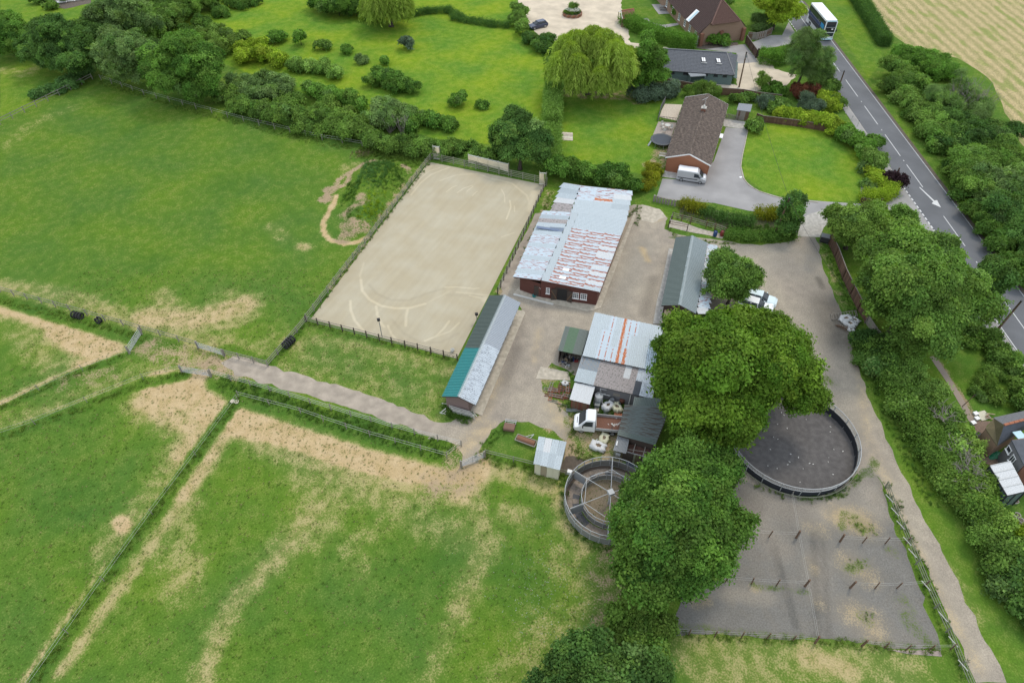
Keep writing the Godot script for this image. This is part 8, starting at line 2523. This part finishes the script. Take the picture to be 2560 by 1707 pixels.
func build_poles() -> void:
	var tops := {}
	for a in [["road_end", "telephone pole standing on the pavement beside the cottage garden", "K", 2165, 705, 2336, 502], ["verge", "tall telephone pole on the verge beside the lime green bush", "C", 1080, 615, 1126, 487], ["court", "brown telephone pole at the corner of the gravel court", "hs", 1725, 1220, 1830, 735], ["yard", "leaning brown telephone pole in the rough grass beside ivy", "fe", 1665, 600, 1870, 95], ["corner", "short pole behind the purple bush at the drive mouth", "C", 1470, 1225, 1505, 1147]]:
		var b := q(a[2], a[3], a[4])
		# height: where the sight line to the top passes over the foot
		var d := ray(a[2], a[5], a[6])
		var k := b.z / d.z
		var tp := Vector3(0, EYE_H, 0) + d * k
		var t := thing("telephone_pole", a[1], "pole", b)
		var s := Shape.new(true)
		s.tube([Vector3(0, -.1, 0), (tp - b) * .5, tp - b], [.16, .14, .11], 8)
		put(t, "shaft", s.done(), M.brownwood, Transform3D(Basis(), b))
		if a[0] != "corner":
			box(t, "step_iron", b + (tp - b) * .8, Vector3(.5, .04, .04), M.dark, .4)
			tube(t, "cap", tp, tp + Vector3(0, .15, 0), .12, M.dark)
		if a[0] == "court":
			box(t, "transformer", b.lerp(tp, .9) + Vector3(.1, 0, 0), Vector3(.3, .5, .3), M.grey_plastic)
		if a[0] == "yard":
			box(t, "notice", b.lerp(tp, .36) + Vector3(0, 0, .17), Vector3(.24, .2, .03), M.offwhite)
		tops[a[0]] = tp
	var ends := [[tops.yard, tops.court, "overhead cable from the yard pole to the gravel court pole"], [tops.yard, q("fc", 500, 930, 1.9), "overhead cable drooping from the yard pole to the yard's board fence"], [tops.court, tops.verge, "overhead cable from the gravel court pole to the roadside pole"]]
	for e in ends:
		var t := thing("overhead_cable", e[2], "cable", e[0])
		var s := Shape.new(true)
		var pts := []
		var rad := []
		for i in 13:
			var f := i / 12.0
			pts.append(e[0].lerp(e[1], f) - Vector3(0, 4 * f * (1 - f) * .7, 0) - e[0])
			rad.append(.022)
		s.tube(pts, rad, 4)
		put(t, "strand", s.done(), M.black, Transform3D(Basis(), e[0]))
	# arena lamps
	for a in [["E", 287, 745, 5.0, "black floodlight on a slim pole at the arena's stable end"], ["E", 936, 640, 2.2, "black camera post beside the long stable at the arena"]]:
		var b := q(a[0], a[1], a[2])
		var t := thing("lamp_post", a[4], "lamp post", b)
		tube(t, "pole", b, b + Vector3(0, a[3] * .62, 0), .05, M.grey_plastic)
		box(t, "lamp_head", b + Vector3(0, a[3] * .62 + .12, .1), Vector3(.38, .3, .32), M.black, .3)
		box(t, "bracket", b + Vector3(0, a[3] * .62 - .03, .05), Vector3(.1, .1, .3), M.black)

func sack(label: String, at: Vector3, r: float, h: float, m: Material, sd: int) -> void:
	# a slumped bulk bag with an open, partly filled mouth
	var t := thing("bulk_bag", label, "bag", at, "", sd * 1.3)
	var n := FastNoiseLite.new()
	n.seed = sd
	n.frequency = .9
	var prof := [[.0, .02], [.8, .0], [1.05, .35], [1.0, .75], [.72, .98], [.34, .86], [.26, .7], [0, .68]]
	var s := Shape.new(true)
	var pt := func(i: int, k: int):
		var a := TAU * (k % 20) / 20.0
		var e: Array = prof[i]
		var sq := 1.0 / pow(pow(absf(cos(a)), 3.0) + pow(absf(sin(a)), 3.0), 1 / 3.0)
		var j: float = 1.0 + .5 * n.get_noise_3d(cos(a) * 2.2, e[1] * 2, sin(a) * 2.2)
		return Vector3(cos(a) * e[0] * r * sq * j, e[1] * h * (1.0 + .2 * n.get_noise_2d(a * 2, 9) if i > 1 else 1.0), sin(a) * e[0] * r * sq * j)
	for i in 5:
		for k in 20:
			s.quad(pt.call(i, k), pt.call(i, k + 1), pt.call(i + 1, k + 1), pt.call(i + 1, k))
	put(t, "bag", s.done(), m, Transform3D(), true)
	var f := Shape.new(true)
	for i in [5, 6]:
		for k in 20:
			f.quad(pt.call(i, k), pt.call(i, k + 1), pt.call(i + 1, k + 1), pt.call(i + 1, k))
	put(t, "contents", f.done(), nm(lin(0.36, 0.27, 0.18), M.ng, .8, .95), Transform3D(), true)
	t.scale = Vector3(1.2, .9, .85)
	for k in 4:
		var a := TAU * (k + .5) / 4
		var p := Vector3(cos(a), 0, sin(a)) * r * .85 + Vector3(0, h * .9, 0)
		beam(t, "strap", p, p + Vector3(cos(a + 1) * .3, .1, sin(a + 1) * .3), .06, .02, m, true)

func tyre_stack(label: String, a: Vector3, b: Vector3, n: int, r: float) -> void:
	var t := thing("tyre_row", label, "tyres", flat((a + b) / 2))
	var d := (flat(b) - flat(a)).normalized()
	var mesh := TorusMesh.new()
	mesh.inner_radius = r * .55
	mesh.outer_radius = r
	mesh.rings = 16
	mesh.ring_segments = 8
	for i in n:
		var p := flat(a).lerp(flat(b), (i + .5) / n) + Vector3(0, r * .97, 0)
		var f := frame_of(d)
		put(t, "tyre", mesh, M.rubber, Transform3D(Basis(f.x, f.z, -f.y), p))

func build_objects() -> void:
	build_truck()
	build_van()
	var c := car("dark blue estate car parked on the pale gravel court", q("car", 665, 510, .3), heading(q("car", 830, 470, .5), q("car", 500, 545, .5)), M.car_navy, M.car_navy)
	c = car("ice-white car parked under the yard tree", q("gs", 1560, 1070, .4), heading(q("gs", 1390, 1000, .6), q("gs", 1740, 1100, .6)), M.car_ice, M.car_ice)
	c = car("white car almost hidden under the oak branches", q("gs", 1500, 1180, .4), heading(q("gs", 1390, 1100, .6), q("gs", 1740, 1200, .6)), M.car_white, M.car_white)
	var hb := thing("horse_box", "white horse lorry box glimpsed through the oak's leaves", "horsebox", q("F", 1760, 850))
	box(hb, "body", hb.position + Vector3(0, 1.7, 0), Vector3(2.3, 2.3, 4.6), M.car_white, -.5)
	box(hb, "floor", hb.position + Vector3(0, .5, 0), Vector3(2.2, .12, 4.5), M.dark, -.5)
	for s in [[-.9, -1.4], [.9, -1.4], [-.9, 1.4], [.9, 1.4]]:
		var wp := hb.position + Basis(Vector3.UP, -.5) * Vector3(s[0], .4, s[1])
		tube(hb, "wheel", wp - Basis(Vector3.UP, -.5).x * .15, wp + Basis(Vector3.UP, -.5).x * .15, .4, M.rubber)
	build_bus()
	build_poles()
	# bags, drums, containers beside the truck
	sack("cream bulk bag slumped open on the dirt beside the truck's rear wheel", q("tr", 1065, 1075), .62, .75, M.bag_cream, 1)
	sack("white bulk bag with pointed corners, farther from the truck", q("tr", 975, 1190), .72, .7, M.bag, 2)
	sack("white bulk bag standing by the workshop wall", q("tr", 1125, 570), .62, .95, M.bag, 3)
	sack("cream bulk bag beside the terracotta pipes by the shed", q("tr", 1260, 590), .6, .9, M.bag_cream, 4)
	var t := thing("water_tank", "tall white plastic tank on a pallet by the workshop window", "tank", q("tr", 975, 480), "", -.2)
	lathe(t, "tank", [[0, .05], [.42, .05], [.5, .12], [.5, 1.35], [.46, 1.45], [.16, 1.5], [.16, 1.58], [0, 1.58]], M.bag)
	lbox(t, "pallet", Vector3(0, .04, 0), Vector3(1.1, .08, 1.1), M.greywood)
	for k in 5:
		lbox(t, "cage_bar", Vector3(-.5 + k * .25, .7, .52), Vector3(.03, 1.2, .03), M.galv)
	t = thing("wheelie_bin", "grey-green plastic bin below the white tank", "bin", q("tr", 955, 560), "", -.2)
	lbox(t, "tub", Vector3(0, .35, 0), Vector3(.55, .7, .5), M.grey_plastic)
	lbox(t, "lid", Vector3(0, .73, 0), Vector3(.6, .06, .58), M.pipe)
	t = thing("concrete_block", "pale concrete block beside the truck cab", "block", q("tr", 948, 620), "", -.2)
	lbox(t, "block", Vector3(0, .2, 0), Vector3(.5, .4, .45), M.concrete)
	lbox(t, "lifting_eye", Vector3(0, .43, 0), Vector3(.12, .06, .04), M.rusty)
	t = thing("grey_board", "grey plastic board leaning on the white bulk bag", "board", q("tr", 1090, 640))
	beam(t, "panel", t.position + Vector3(0, .02, .2), t.position + Vector3(.1, .75, -.35), .55, .03, M.grey_plastic)
	beam(t, "batten", t.position + Vector3(0, .06, .2), t.position + Vector3(.1, .79, -.35), .06, .03, M.greywood)
	for k in 4:
		t = thing("drain_pipe", "short terracotta drain pipe lying beside the shed", "pipe", q("tr", 1235 + k * 32, 690 + k * 4, .18), "terracotta pipes by the shed", -.25)
		t.position.y = .17
		for e in [[.13, .0, "barrel"], [.17, .45, "collar"]]:
			put(t, e[2], rod, M.terracotta, Transform3D(Basis(Vector3(e[0] * 2, 0, 0), Vector3(0, 0, .9 if e[1] == 0.0 else .15), Vector3(0, -e[0] * 2, 0)), Vector3(0, 0, e[1])), true)
	for k in 2:
		t = thing("oil_drum", "dark oil drum in the weeds by the workshop wall", "drum", q("tr", 1185 + k * 160, 500 - k * 10), "drums by the workshop wall")
		lathe(t, "drum", [[0, 0], [.29, 0], [.3, .3], [.31, .31], [.3, .6], [.29, .88], [.26, .86], [0, .86]], M.grey_plastic if k == 0 else M.rusty)
		lathe(t, "rim", [[.27, .86], [.3, .9], [.27, .9]], M.dark)
	t = thing("round_cage", "wire mesh ring with clear plastic by the workshop wall", "ring", q("tr", 1262, 500))
	lathe(t, "ring", [[.5, 0], [.52, .45], [.5, .45], [.48, 0]], M.mesh_panel)
	lathe(t, "sheet", [[0, .3], [.5, .34]], M.grey_plastic)
	t = thing("steel_beam", "long grey steel channel lying on the grass before the truck", "beam", q("tr", 640, 608))
	var a0 := q("tr", 475, 600, .12)
	var a1 := q("tr", 805, 612, .12)
	beam(t, "web", a0, a1, .34, .06, M.pipe)
	for s in [-1, 1]:
		beam(t, "flange", a0 + Vector3(0, .05, s * .18), a1 + Vector3(0, .05, s * .18), .04, .16, M.pipe)
	for k in 4:
		t = thing("timber_length", "pale timber length lying at the edge of the rubble", "timber", q("tr", 205, 440), "loose timbers by the rubble")
		var b0 := q("tr", [205, 340, 650, 985][k], [450, 455, 555, 610][k], .06)
		var b1 := q("tr", [525, 210, 710, 1030][k], [540, 430, 590, 510][k], .06)
		beam(t, "baulk", b0, b1, .09, .09, M.greywood if k != 2 else M.tanwood)
		beam(t, "nail_plate", b0.lerp(b1, .45) + Vector3(0, .05, 0), b0.lerp(b1, .55) + Vector3(0, .05, 0), .07, .02, M.rusty)
	# scrap heap of rusty frames
	for k in 26:
		var p := q("tr", 200 + rng.randf() * 310, 230 + rng.randf() * 190)
		t = thing("scrap_frame", "rusty metal frame lying in the scrap heap by the slab", "scrap", p, "scrap heap by the concrete slab", rng.randf() * .5 - .4 + (PI / 2 if k % 2 else 0.0))
		var l := rng.randf_range(.9, 2.0)
		var m: Material = [M.rusty, M.terracotta, M.darkwood, M.rusty, M.greywood][k % 5]
		for s in [-1, 1]:
			lbox(t, "side_bar", Vector3(0, .08 + .02 * (k % 5), s * .16), Vector3(l, .07, .06), m)
		for s in 3:
			lbox(t, "cross_bar", Vector3((s - 1) * l * .42, .08 + .02 * (k % 5), 0), Vector3(.05, .05, .3), m)
	sack("small white sack heaped on top of the scrap by the slab", q("tr", 455, 195), .35, .5, M.bag, 7)
	# junk under the green lean-to
	for k in 16:
		var p := q("wk", 250 + rng.randf() * 300, 800 + rng.randf() * 150 + k * 3)
		t = thing("junk_item", "odd piece of yard junk piled under the green lean-to", "junk", p, "junk heap at the lean-to", rng.randf() * 3)
		var m: Material = [M.tanwood, M.offwhite, M.dark, M.plastic_blue, M.plastic_red, M.greywood, M.black, M.galv][k % 8]
		lbox(t, "body", Vector3(0, .16, 0), Vector3(rng.randf_range(.3, .8), .3, rng.randf_range(.2, .4)), m)
		lbox(t, "handle", Vector3(.1, .4, 0), Vector3(.05, .5, .05), M.greywood)
		lbox(t, "trim", Vector3(0, .33, .05), Vector3(.3, .05, .12), M.dark)
	# roller and harrow on the grass patch
	t = thing("field_roller", "rusty ring roller in a timber frame on the grass patch", "roller", q("E", 1272, 1465), "", heading(q("E", 1205, 1440), q("E", 1340, 1490)))
	put(t, "drum", rod, nm(lin(.30, .14, .08), M.nf, .8, .9), Transform3D(Basis(Vector3(0, .0, .62), Vector3(2.1, 0, 0), Vector3(0, .62, 0)), Vector3(0, .34, 0)), true)
	for s in [-1, 1]:
		lbox(t, "side_beam", Vector3(0, .36, s * .42), Vector3(2.4, .1, .1), M.greywood)
		lbox(t, "end_beam", Vector3(s * 1.18, .36, 0), Vector3(.1, .1, .84), M.greywood)
	for s in [-1, 1]:
		beam(t, "draw_bar", Vector3(s * .3, .36, -.42), Vector3(.45, .25, -1.2), .06, .06, M.galv, true)
	t = thing("yard_sweeper", "rusty box of a yard machine with pale frame on the grass", "machine", q("E", 1158, 1375), "", -.2)
	hull(t, "hopper", [[-.62, .1, .5, .62, .4, .48, .44], [.62, .1, .5, .62, .4, .48, .44]], nm(lin(.24, .14, .10), M.nf, .8, .9))
	for k in 4:
		lbox(t, "frame_bar", Vector3(0, .35 + .12 * (k % 2), -.62 - .12 * k), Vector3(1.3, .05, .05), M.galv)
	for s in [-1, 1]:
		lbox(t, "side_bar", Vector3(s * .6, .4, -.75), Vector3(.05, .05, .7), M.galv)
		wheel(t, s * .5, -.6, .2, .1)
	# stack of gates and hurdles at the stable end
	t = thing("hurdle_stack", "white painted hurdles leaning behind the teal-roofed stable end", "hurdles", q("stb", 300, 1350))
	for k in 5:
		var b0 := q("stb", 190 + k * 12, 1318 + k * 8, .1)
		var b1 := q("stb", 415 + k * 12, 1385 + k * 6, .1)
		for y in [.2, .45, .7]:
			beam(t, "rail", b0 + Vector3(0, y, k * .05), b1 + Vector3(0, y, k * .05), .05, .07, M.offwhite if k % 2 == 0 else M.greywood)
		for f in [.0, .33, .66, 1.0]:
			var p := b0.lerp(b1, f) + Vector3(0, 0, k * .05)
			beam(t, "upright", p - Vector3(0, .1, 0), p + Vector3(0, .75, 0), .05, .05, M.offwhite)
	for a in [[115, 1255, 175, 1265], [95, 1355, 150, 1310], [130, 1360, 150, 1340], [440, 1345, 485, 1395]]:
		t = thing("jump_pole", "short white jump wing piece in the long grass by the stable", "jump wing", q("stb", a[0], a[1]), "white jump pieces by the stable")
		beam(t, "leg", q("stb", a[0], a[1]), q("stb", a[2], a[3], .6), .08, .08, M.offwhite)
		beam(t, "foot", q("stb", a[0] - 12, a[1], .04), q("stb", a[0] + 22, a[1] + 12, .04), .08, .08, M.offwhite)
	# tyres by the paddock fences
	tyre_stack("row of old tyres in the rank grass by the long fence", q("D", 500, 605), q("D", 570, 622), 4, .5)
	tyre_stack("pair of dark tyres by the gate end of the long fence", q("D", 665, 660), q("D", 695, 635), 2, .5)
	tyre_stack("row of black tyres against the fence below the arena corner", q("D", 1945, 830), q("D", 2010, 770), 5, .55)
	# small feed blocks at the strip's end
	for k in 2:
		t = thing("salt_lick", "pale yellow feed tub at the corner of the tape fence", "tub", q("D", 1590 + k * 28, 1190 + k * 4), "pale tubs at the fence corner")
		lathe(t, "tub", [[0, 0], [.2, 0], [.28, .22], [.25, .22], [.2, .1], [0, .1]], M.cream, Vector3.ZERO, 10)
		lathe(t, "feed", [[0, .16], [.24, .15]], M.concrete, Vector3.ZERO, 10)
	# white tub and post bits by the arena
	t = thing("white_tub", "white tub on the arena fence corner by the teal stable", "tub", q("E", 770, 845))
	lathe(t, "tub", [[0, 0], [.2, 0], [.24, .4], [.21, .4], [.17, .05], [0, .05]], M.offwhite)
	lathe(t, "rim", [[.21, .4], [.26, .42], [.21, .43]], M.offwhite)
	# barrels in the sandy pen
	for e in [[825, 615, M.plastic_blue, "blue plastic barrel standing in the sandy pen"], [922, 612, M.plastic_red, "red barrel with black rim in the sandy pen corner"]]:
		t = thing("barrel", e[3], "barrel", q("fe", e[0], e[1]))
		lathe(t, "drum", [[0, 0], [.27, 0], [.31, .2], [.31, .7], [.27, .88], [.24, .8], [0, .78]], e[2])
		lathe(t, "rim", [[.25, .86], [.3, .9], [.25, .91]], M.black)
	# commercial bin at the gateway
	t = thing("rubbish_skip", "grey wheeled waste container behind the board fence gate", "bin", q("fc", 155, 235), "", -.4)
	hull(t, "body", [[-.6, .15, .9, 1.1, .42, .5, .5], [.6, .15, .9, 1.1, .42, .5, .5]], M.dark)
	lbox(t, "lid", Vector3(0, 1.16, 0), Vector3(1.3, .08, 1.05), M.grey_plastic)
	for s in [[-.5, -.35], [.5, -.35], [-.5, .35], [.5, .35]]:
		wheel(t, s[0], s[1], .1, .06)
	# rubble heap and bedframe by the fence
	t = thing("metal_grid", "grey metal bedstead grid lying by the board fence", "grid", q("fc", 420, 1200))
	var g := [q("fc", 255, 1175, .25), q("fc", 580, 1130, .25), q("fc", 600, 1200, .25), q("fc", 270, 1245, .25)]
	for i in 4:
		beam(t, "frame_bar", g[i], g[(i + 1) % 4], .06, .06, M.greywood)
		beam(t, "foot", flat(g[i]), g[i], .06, .06, M.greywood)
	for k in 9:
		beam(t, "slat", g[0].lerp(g[1], (k + .5) / 9.0) + Vector3(0, .03, 0), g[3].lerp(g[2], (k + .5) / 9.0) + Vector3(0, .03, 0), .06, .03, M.greywood)
	for e in [[440, 1260, .75], [490, 1320, .7], [560, 1270, .5], [510, 1390, .4]]:
		sack("crumpled white rubble bag heaped by the board fence", q("fc", e[0], e[1]), e[2], e[2] * .8, M.bag, int(e[0]))
		get_child(get_child_count() - 1).set_meta("group", "rubble bags by the fence")
	for k in 5:
		t = thing("broken_board", "broken board end sticking from the rubble bags", "board", q("fc", 350 + k * 25, 1330 + k * 14), "broken boards by the rubble bags", .2 * k)
		lbox(t, "plank", Vector3(0, .1 + .03 * k, 0), Vector3(.9, .05, .14), M.brownwood)
		lbox(t, "batten", Vector3(.2, .15 + .03 * k, 0), Vector3(.06, .04, .3), M.greywood)
	# trampoline and patio furniture at the bungalow
	t = thing("trampoline", "round dark trampoline beside the bungalow wall", "trampoline", q("bg", 230, 985))
	lathe(t, "mat", [[0, .78], [1.7, .8]], plain(lin(.055, .065, .08), .8), Vector3.ZERO, 28)
	lathe(t, "safety_pad", [[1.7, .82], [2.05, .82], [2.05, .76], [1.7, .78]], plain(lin(.09, .10, .105), .7), Vector3.ZERO, 28)
	for k in 8:
		var an := TAU * k / 8
		var p := t.position + Vector3(cos(an) * 1.95, 0, sin(an) * 1.95)
		tube(t, "leg", p, p + Vector3(0, .78, 0), .03, M.galv)
	beam(t, "ladder_rail", t.position + Vector3(-2.0, .8, .5), t.position + Vector3(-2.5, .02, .8), .3, .05, M.galv)
	t = thing("garden_table", "round white garden table on the bungalow patio", "table", q("bg", 305, 790))
	lathe(t, "top", [[0, .68], [.55, .68], [.57, .71], [.55, .74], [0, .74]], M.offwhite)
	lathe(t, "pedestal", [[.25, 0], [.06, .08], [.05, .68]], M.offwhite)
	for e in [[250, 800], [265, 845], [355, 805], [240, 760]]:
		t = thing("garden_chair", "white metal garden chair round the bungalow's patio table", "chair", q("bg", e[0], e[1]), "patio chairs", e[0] * .1)
		lbox(t, "seat", Vector3(0, .45, 0), Vector3(.45, .05, .45), M.offwhite)
		lbox(t, "backrest", Vector3(-.22, .72, 0), Vector3(.04, .5, .45), M.offwhite)
		for s in [[-.2, -.2], [.2, -.2], [-.2, .2], [.2, .2]]:
			lbox(t, "leg", Vector3(s[0], .22, s[1]), Vector3(.04, .44, .04), M.offwhite)
	t = thing("garden_bench", "white garden bench at the bungalow's rear corner", "bench", q("bg", 240, 1175), "", -.25)
	for k in 3:
		lbox(t, "seat_slat", Vector3(0, .45, -.15 + k * .15), Vector3(1.2, .05, .12), M.offwhite)
	for k in 2:
		lbox(t, "back_slat", Vector3(0, .65 + k * .18, -.28), Vector3(1.2, .12, .05), M.offwhite)
	for s in [-1, 1]:
		lbox(t, "leg", Vector3(s * .55, .22, -.2), Vector3(.06, .44, .06), M.offwhite)
		lbox(t, "leg", Vector3(s * .55, .22, .2), Vector3(.06, .44, .06), M.offwhite)
	t = thing("wheelie_bin", "green wheelie bin beside the round glossy bush", "bin", q("bg", 1335, 780), "", -.3)
	hull(t, "tub", [[-.28, .1, .7, .98, .22, .28, .3], [.28, .1, .7, .98, .22, .28, .3]], M.plastic_green)
	lbox(t, "lid", Vector3(0, 1.02, 0), Vector3(.66, .06, .68), nm(lin(.16, .28, .22), M.nf, 1.0, .5))
	wheel(t, -.2, .25, .1, .06)
	wheel(t, -.2, -.25, .1, .06)
	t = thing("garden_shed", "small brown shed with grey flat roof beside the bungalow gate", "shed", q("bg", 1320, 640))
	var rf := [q("bg", 1215, 545, 2.0), q("bg", 1395, 570, 2.0), q("bg", 1420, 475, 2.15), q("bg", 1245, 458, 2.15)]
	slab(t, "roof", rf, M.felt, .08)
	for i in 4:
		boards(t, "wall_board", flat(rf[i]).lerp(flat(rf[(i + 2) % 4]), .06), flat(rf[(i + 1) % 4]).lerp(flat(rf[(i + 3) % 4]), .06), 1.95, 1.95, .3, [M.brownwood, M.greywood])
	t = thing("drain_cover", "white paper sheet lying at the edge of the drive", "sheet", q("bg", 1268, 1428))
	box(t, "sheet", t.position + Vector3(0, .035, 0), Vector3(.5, .02, .35), M.white, .4)
	box(t, "fold", t.position + Vector3(.1, .05, 0), Vector3(.2, .02, .3), M.white, .5)
	# kerb stones of the drive
	var kp := qs("F", [1718, 300, 1712, 330, 1705, 360, 1702, 385, 1708, 410, 1722, 427, 1745, 440, 1780, 452, 1830, 461, 1880, 465])
	t = thing("drive_edging", "pale edging stones round the curve of the front lawn", "edging", kp[0])
	for i in kp.size() - 1:
		var n := int(kp[i].distance_to(kp[i + 1]) / .9)
		for k in n:
			beam(t, "edging_stone", kp[i].lerp(kp[i + 1], float(k) / n) + Vector3(0, .05, 0), kp[i].lerp(kp[i + 1], (k + .94) / n) + Vector3(0, .05, 0), .12, .12, M.concrete)
	# round planter on the gravel court
	t = thing("brick_planter", "round brick planter full of white flowers on the gravel court", "planter", q("car", 1340, 290))
	for ring in 3:
		for k in 34:
			var an := TAU * (k + .5 * ring) / 34
			var bp := t.position + Vector3(cos(an) * 2.2, .13 + ring * .22, sin(an) * 2.2)
			put(t, "brick", cube, [M.brick, M.oldbrick, M.rustbrick][(k + ring) % 3], Transform3D(Basis(Vector3.UP, -an) * Basis.from_scale(Vector3(.22, .2, .39)), bp))
	lathe(t, "soil", [[0, .55], [2.1, .55]], M.soil, Vector3.ZERO, 24)
	crown(t, "planting", [[t.position + Vector3(0, .9, .0), Vector3(1.9, .6, 1.9)], [t.position + Vector3(.3, 1.4, -.6), Vector3(.8, .8, .8)]], PAL.mid, .5, 4.0, .36, "fine")
	var fp := []
	var fo := []
	var fz := []
	for k in 160:
		var an := rng.randf() * TAU
		var rr := sqrt(rng.randf()) * 1.9
		fp.append(t.position + Vector3(cos(an) * rr, 1.25 + rng.randf() * .35, absf(sin(an)) * rr))
		fo.append(Vector3.UP)
		fz.append(rng.randf_range(.3, .6))
	scatter(t, "flowers", "flower", fp, fo, fz, PAL.white)
	# garden table of the old house
	t = thing("picnic_table", "grey timber table with benches in the old house garden", "table", q("hs", 670, 130))
	for k in 4:
		box(t, "top_board", t.position + Vector3(0, .75, -.36 + k * .24), Vector3(2.2, .05, .21), M.greywood, -.1)
	for s in [-1, 1]:
		box(t, "bench_board", t.position + Vector3(0, .45, s * .9), Vector3(2.0, .05, .3), M.greywood, -.1)
		box(t, "leg", t.position + Vector3(s * .9, .37, 0), Vector3(.08, .74, .6), M.greywood, -.1)
		box(t, "bench_leg", t.position + Vector3(s * .9, .22, 0), Vector3(.08, .44, 1.9), M.greywood, -.1)
	# far garden plot with white frames
	t = thing("cold_frame", "white painted frame stack at the far garden plot", "frame", q("F", 158, 8))
	for k in 5:
		var p := t.position + Vector3(-3.4 + k * 1.7, 0, k * -.8)
		for s in [-1, 1]:
			box(t, "side", p + Vector3(0, .3, s * .7), Vector3(1.6, .12, .12), M.white, .3)
			box(t, "end", p + Vector3(s * .8, .3, 0), Vector3(.12, .12, 1.4), M.white, .3)
			box(t, "leg", p + Vector3(s * .7, .15, 0), Vector3(.1, .3, .1), M.white, .3)
		box(t, "panel", p + Vector3(0, .32, 0), Vector3(1.4, .04, .4), M.white, .3)
	surface("garden_plot", qs("F", [70, -20, 215, -20, 205, 8, 150, 20, 95, 14]), .01, M.soil, .3)
	# paving slabs on the lawn
	t = thing("paving_stack", "pale paving slabs laid in a square on the lawn", "slabs", q("B", 1545, 932))
	var sl := [q("B", 1500, 902), q("B", 1592, 908), q("B", 1592, 962), q("B", 1498, 958)]
	for i in 5:
		for j in 4:
			var p: Vector3 = sl[0].lerp(sl[1], (i + .5) / 5.0).lerp(sl[3].lerp(sl[2], (i + .5) / 5.0), (j + .5) / 4.0)
			box(t, "slab", p + Vector3(0, .04, 0), Vector3(.48, .05 + .01 * ((i + j) % 3), .62), [M.patio, M.concrete, M.cream][(i * 3 + j) % 3], .02)
	# washing on the cottage path
	t = thing("dust_sheet", "crumpled cream dust sheet with timber scraps on the cottage path", "sheet", q("rh", 400, 345))
	var ds := Shape.new(true)
	var nn := FastNoiseLite.new()
	nn.frequency = .8
	var cor := [q("rh", 318, 310), q("rh", 400, 290), q("rh", 475, 375), q("rh", 370, 405)]
	for i in 8:
		for j in 8:
			var f := func(u: int, v: int):
				var p: Vector3 = cor[0].lerp(cor[1], u / 8.0).lerp(cor[3].lerp(cor[2], u / 8.0), v / 8.0)
				p.y = .06 + .12 * absf(nn.get_noise_2d(p.x * 3, p.z * 3))
				return p
			ds.quad(f.call(i, j), f.call(i, j + 1), f.call(i + 1, j + 1), f.call(i + 1, j))
	put(t, "sheet", ds.done(), M.cream, Transform3D())
	for k in 7:
		var p := q("rh", 370 + rng.randf() * 90, 310 + rng.randf() * 60, .2)
		beam(t, "timber_scrap", p, p + Vector3(rng.randf_range(.3, .8), .02 * k, rng.randf_range(-.3, .3)), .08, .06, [M.tanwood, M.brownwood, M.greywood][k % 3])
	for e in [[300, 330, "white plastic box at the top of the cottage path"], [315, 383, "white plastic tray beside the dust sheet on the path"], [275, 430, "white bucket at the edge of the cottage path"]]:
		t = thing("plastic_box", e[2], "box", q("rh", e[0], e[1]), "", .3)
		lbox(t, "tub", Vector3(0, .12, 0), Vector3(.5, .22, .42), M.offwhite)
		lbox(t, "lid", Vector3(0, .25, 0), Vector3(.54, .04, .46), M.white)
	t = thing("green_tarp", "crumpled green tarpaulin by the cottage wall", "tarpaulin", q("rh", 515, 780))
	crown_tarp(t)
	t = thing("clothes_post", "brown leaning washing-line post beside the cottage path", "post", q("rh", 160, 245))
	tube(t, "shaft", t.position, q("rh", 160, 245) + Vector3(.55, 2.0, -.1), .05, M.brownwood)
	tube(t, "cap", q("rh", 160, 245) + Vector3(.55, 2.0, -.1), q("rh", 160, 245) + Vector3(.57, 2.08, -.1), .06, M.dark)
	for e in [[705, 1465], [665, 1500], [785, 1495], [750, 1440], [730, 1290]]:
		t = thing("plant_pot", "pale plant pot standing in the cottage vegetable garden", "pot", q("rh", e[0], e[1]), "pots behind the cottage")
		lathe(t, "pot", [[0, 0], [.22, 0], [.3, .35], [.27, .36], [.2, .1], [0, .1]], M.concrete_grey)
		lathe(t, "soil", [[0, .28], [.27, .29]], M.soil)

func crown_tarp(t: Node3D) -> void:
	var s := Shape.new(true)
	var n := FastNoiseLite.new()
	n.frequency = .9
	for i in 10:
		for j in 8:
			var f := func(u: int, v: int):
				var p := Vector3((u - 5) * .16, 0, (v - 4) * .14)
				p.y = maxf(.02, .45 - p.length() * .45 + .25 * n.get_noise_2d(p.x * 4, p.z * 4))
				return p
			s.quad(f.call(i, j), f.call(i, j + 1), f.call(i + 1, j + 1), f.call(i + 1, j))
	put(t, "sheet", s.done(), plain(lin(.01, .16, .07), .4), Transform3D(), true)
	tube(t, "tie_rope", t.position + Vector3(-.6, .1, .4), t.position + Vector3(.6, .2, .5), .015, M.offwhite)
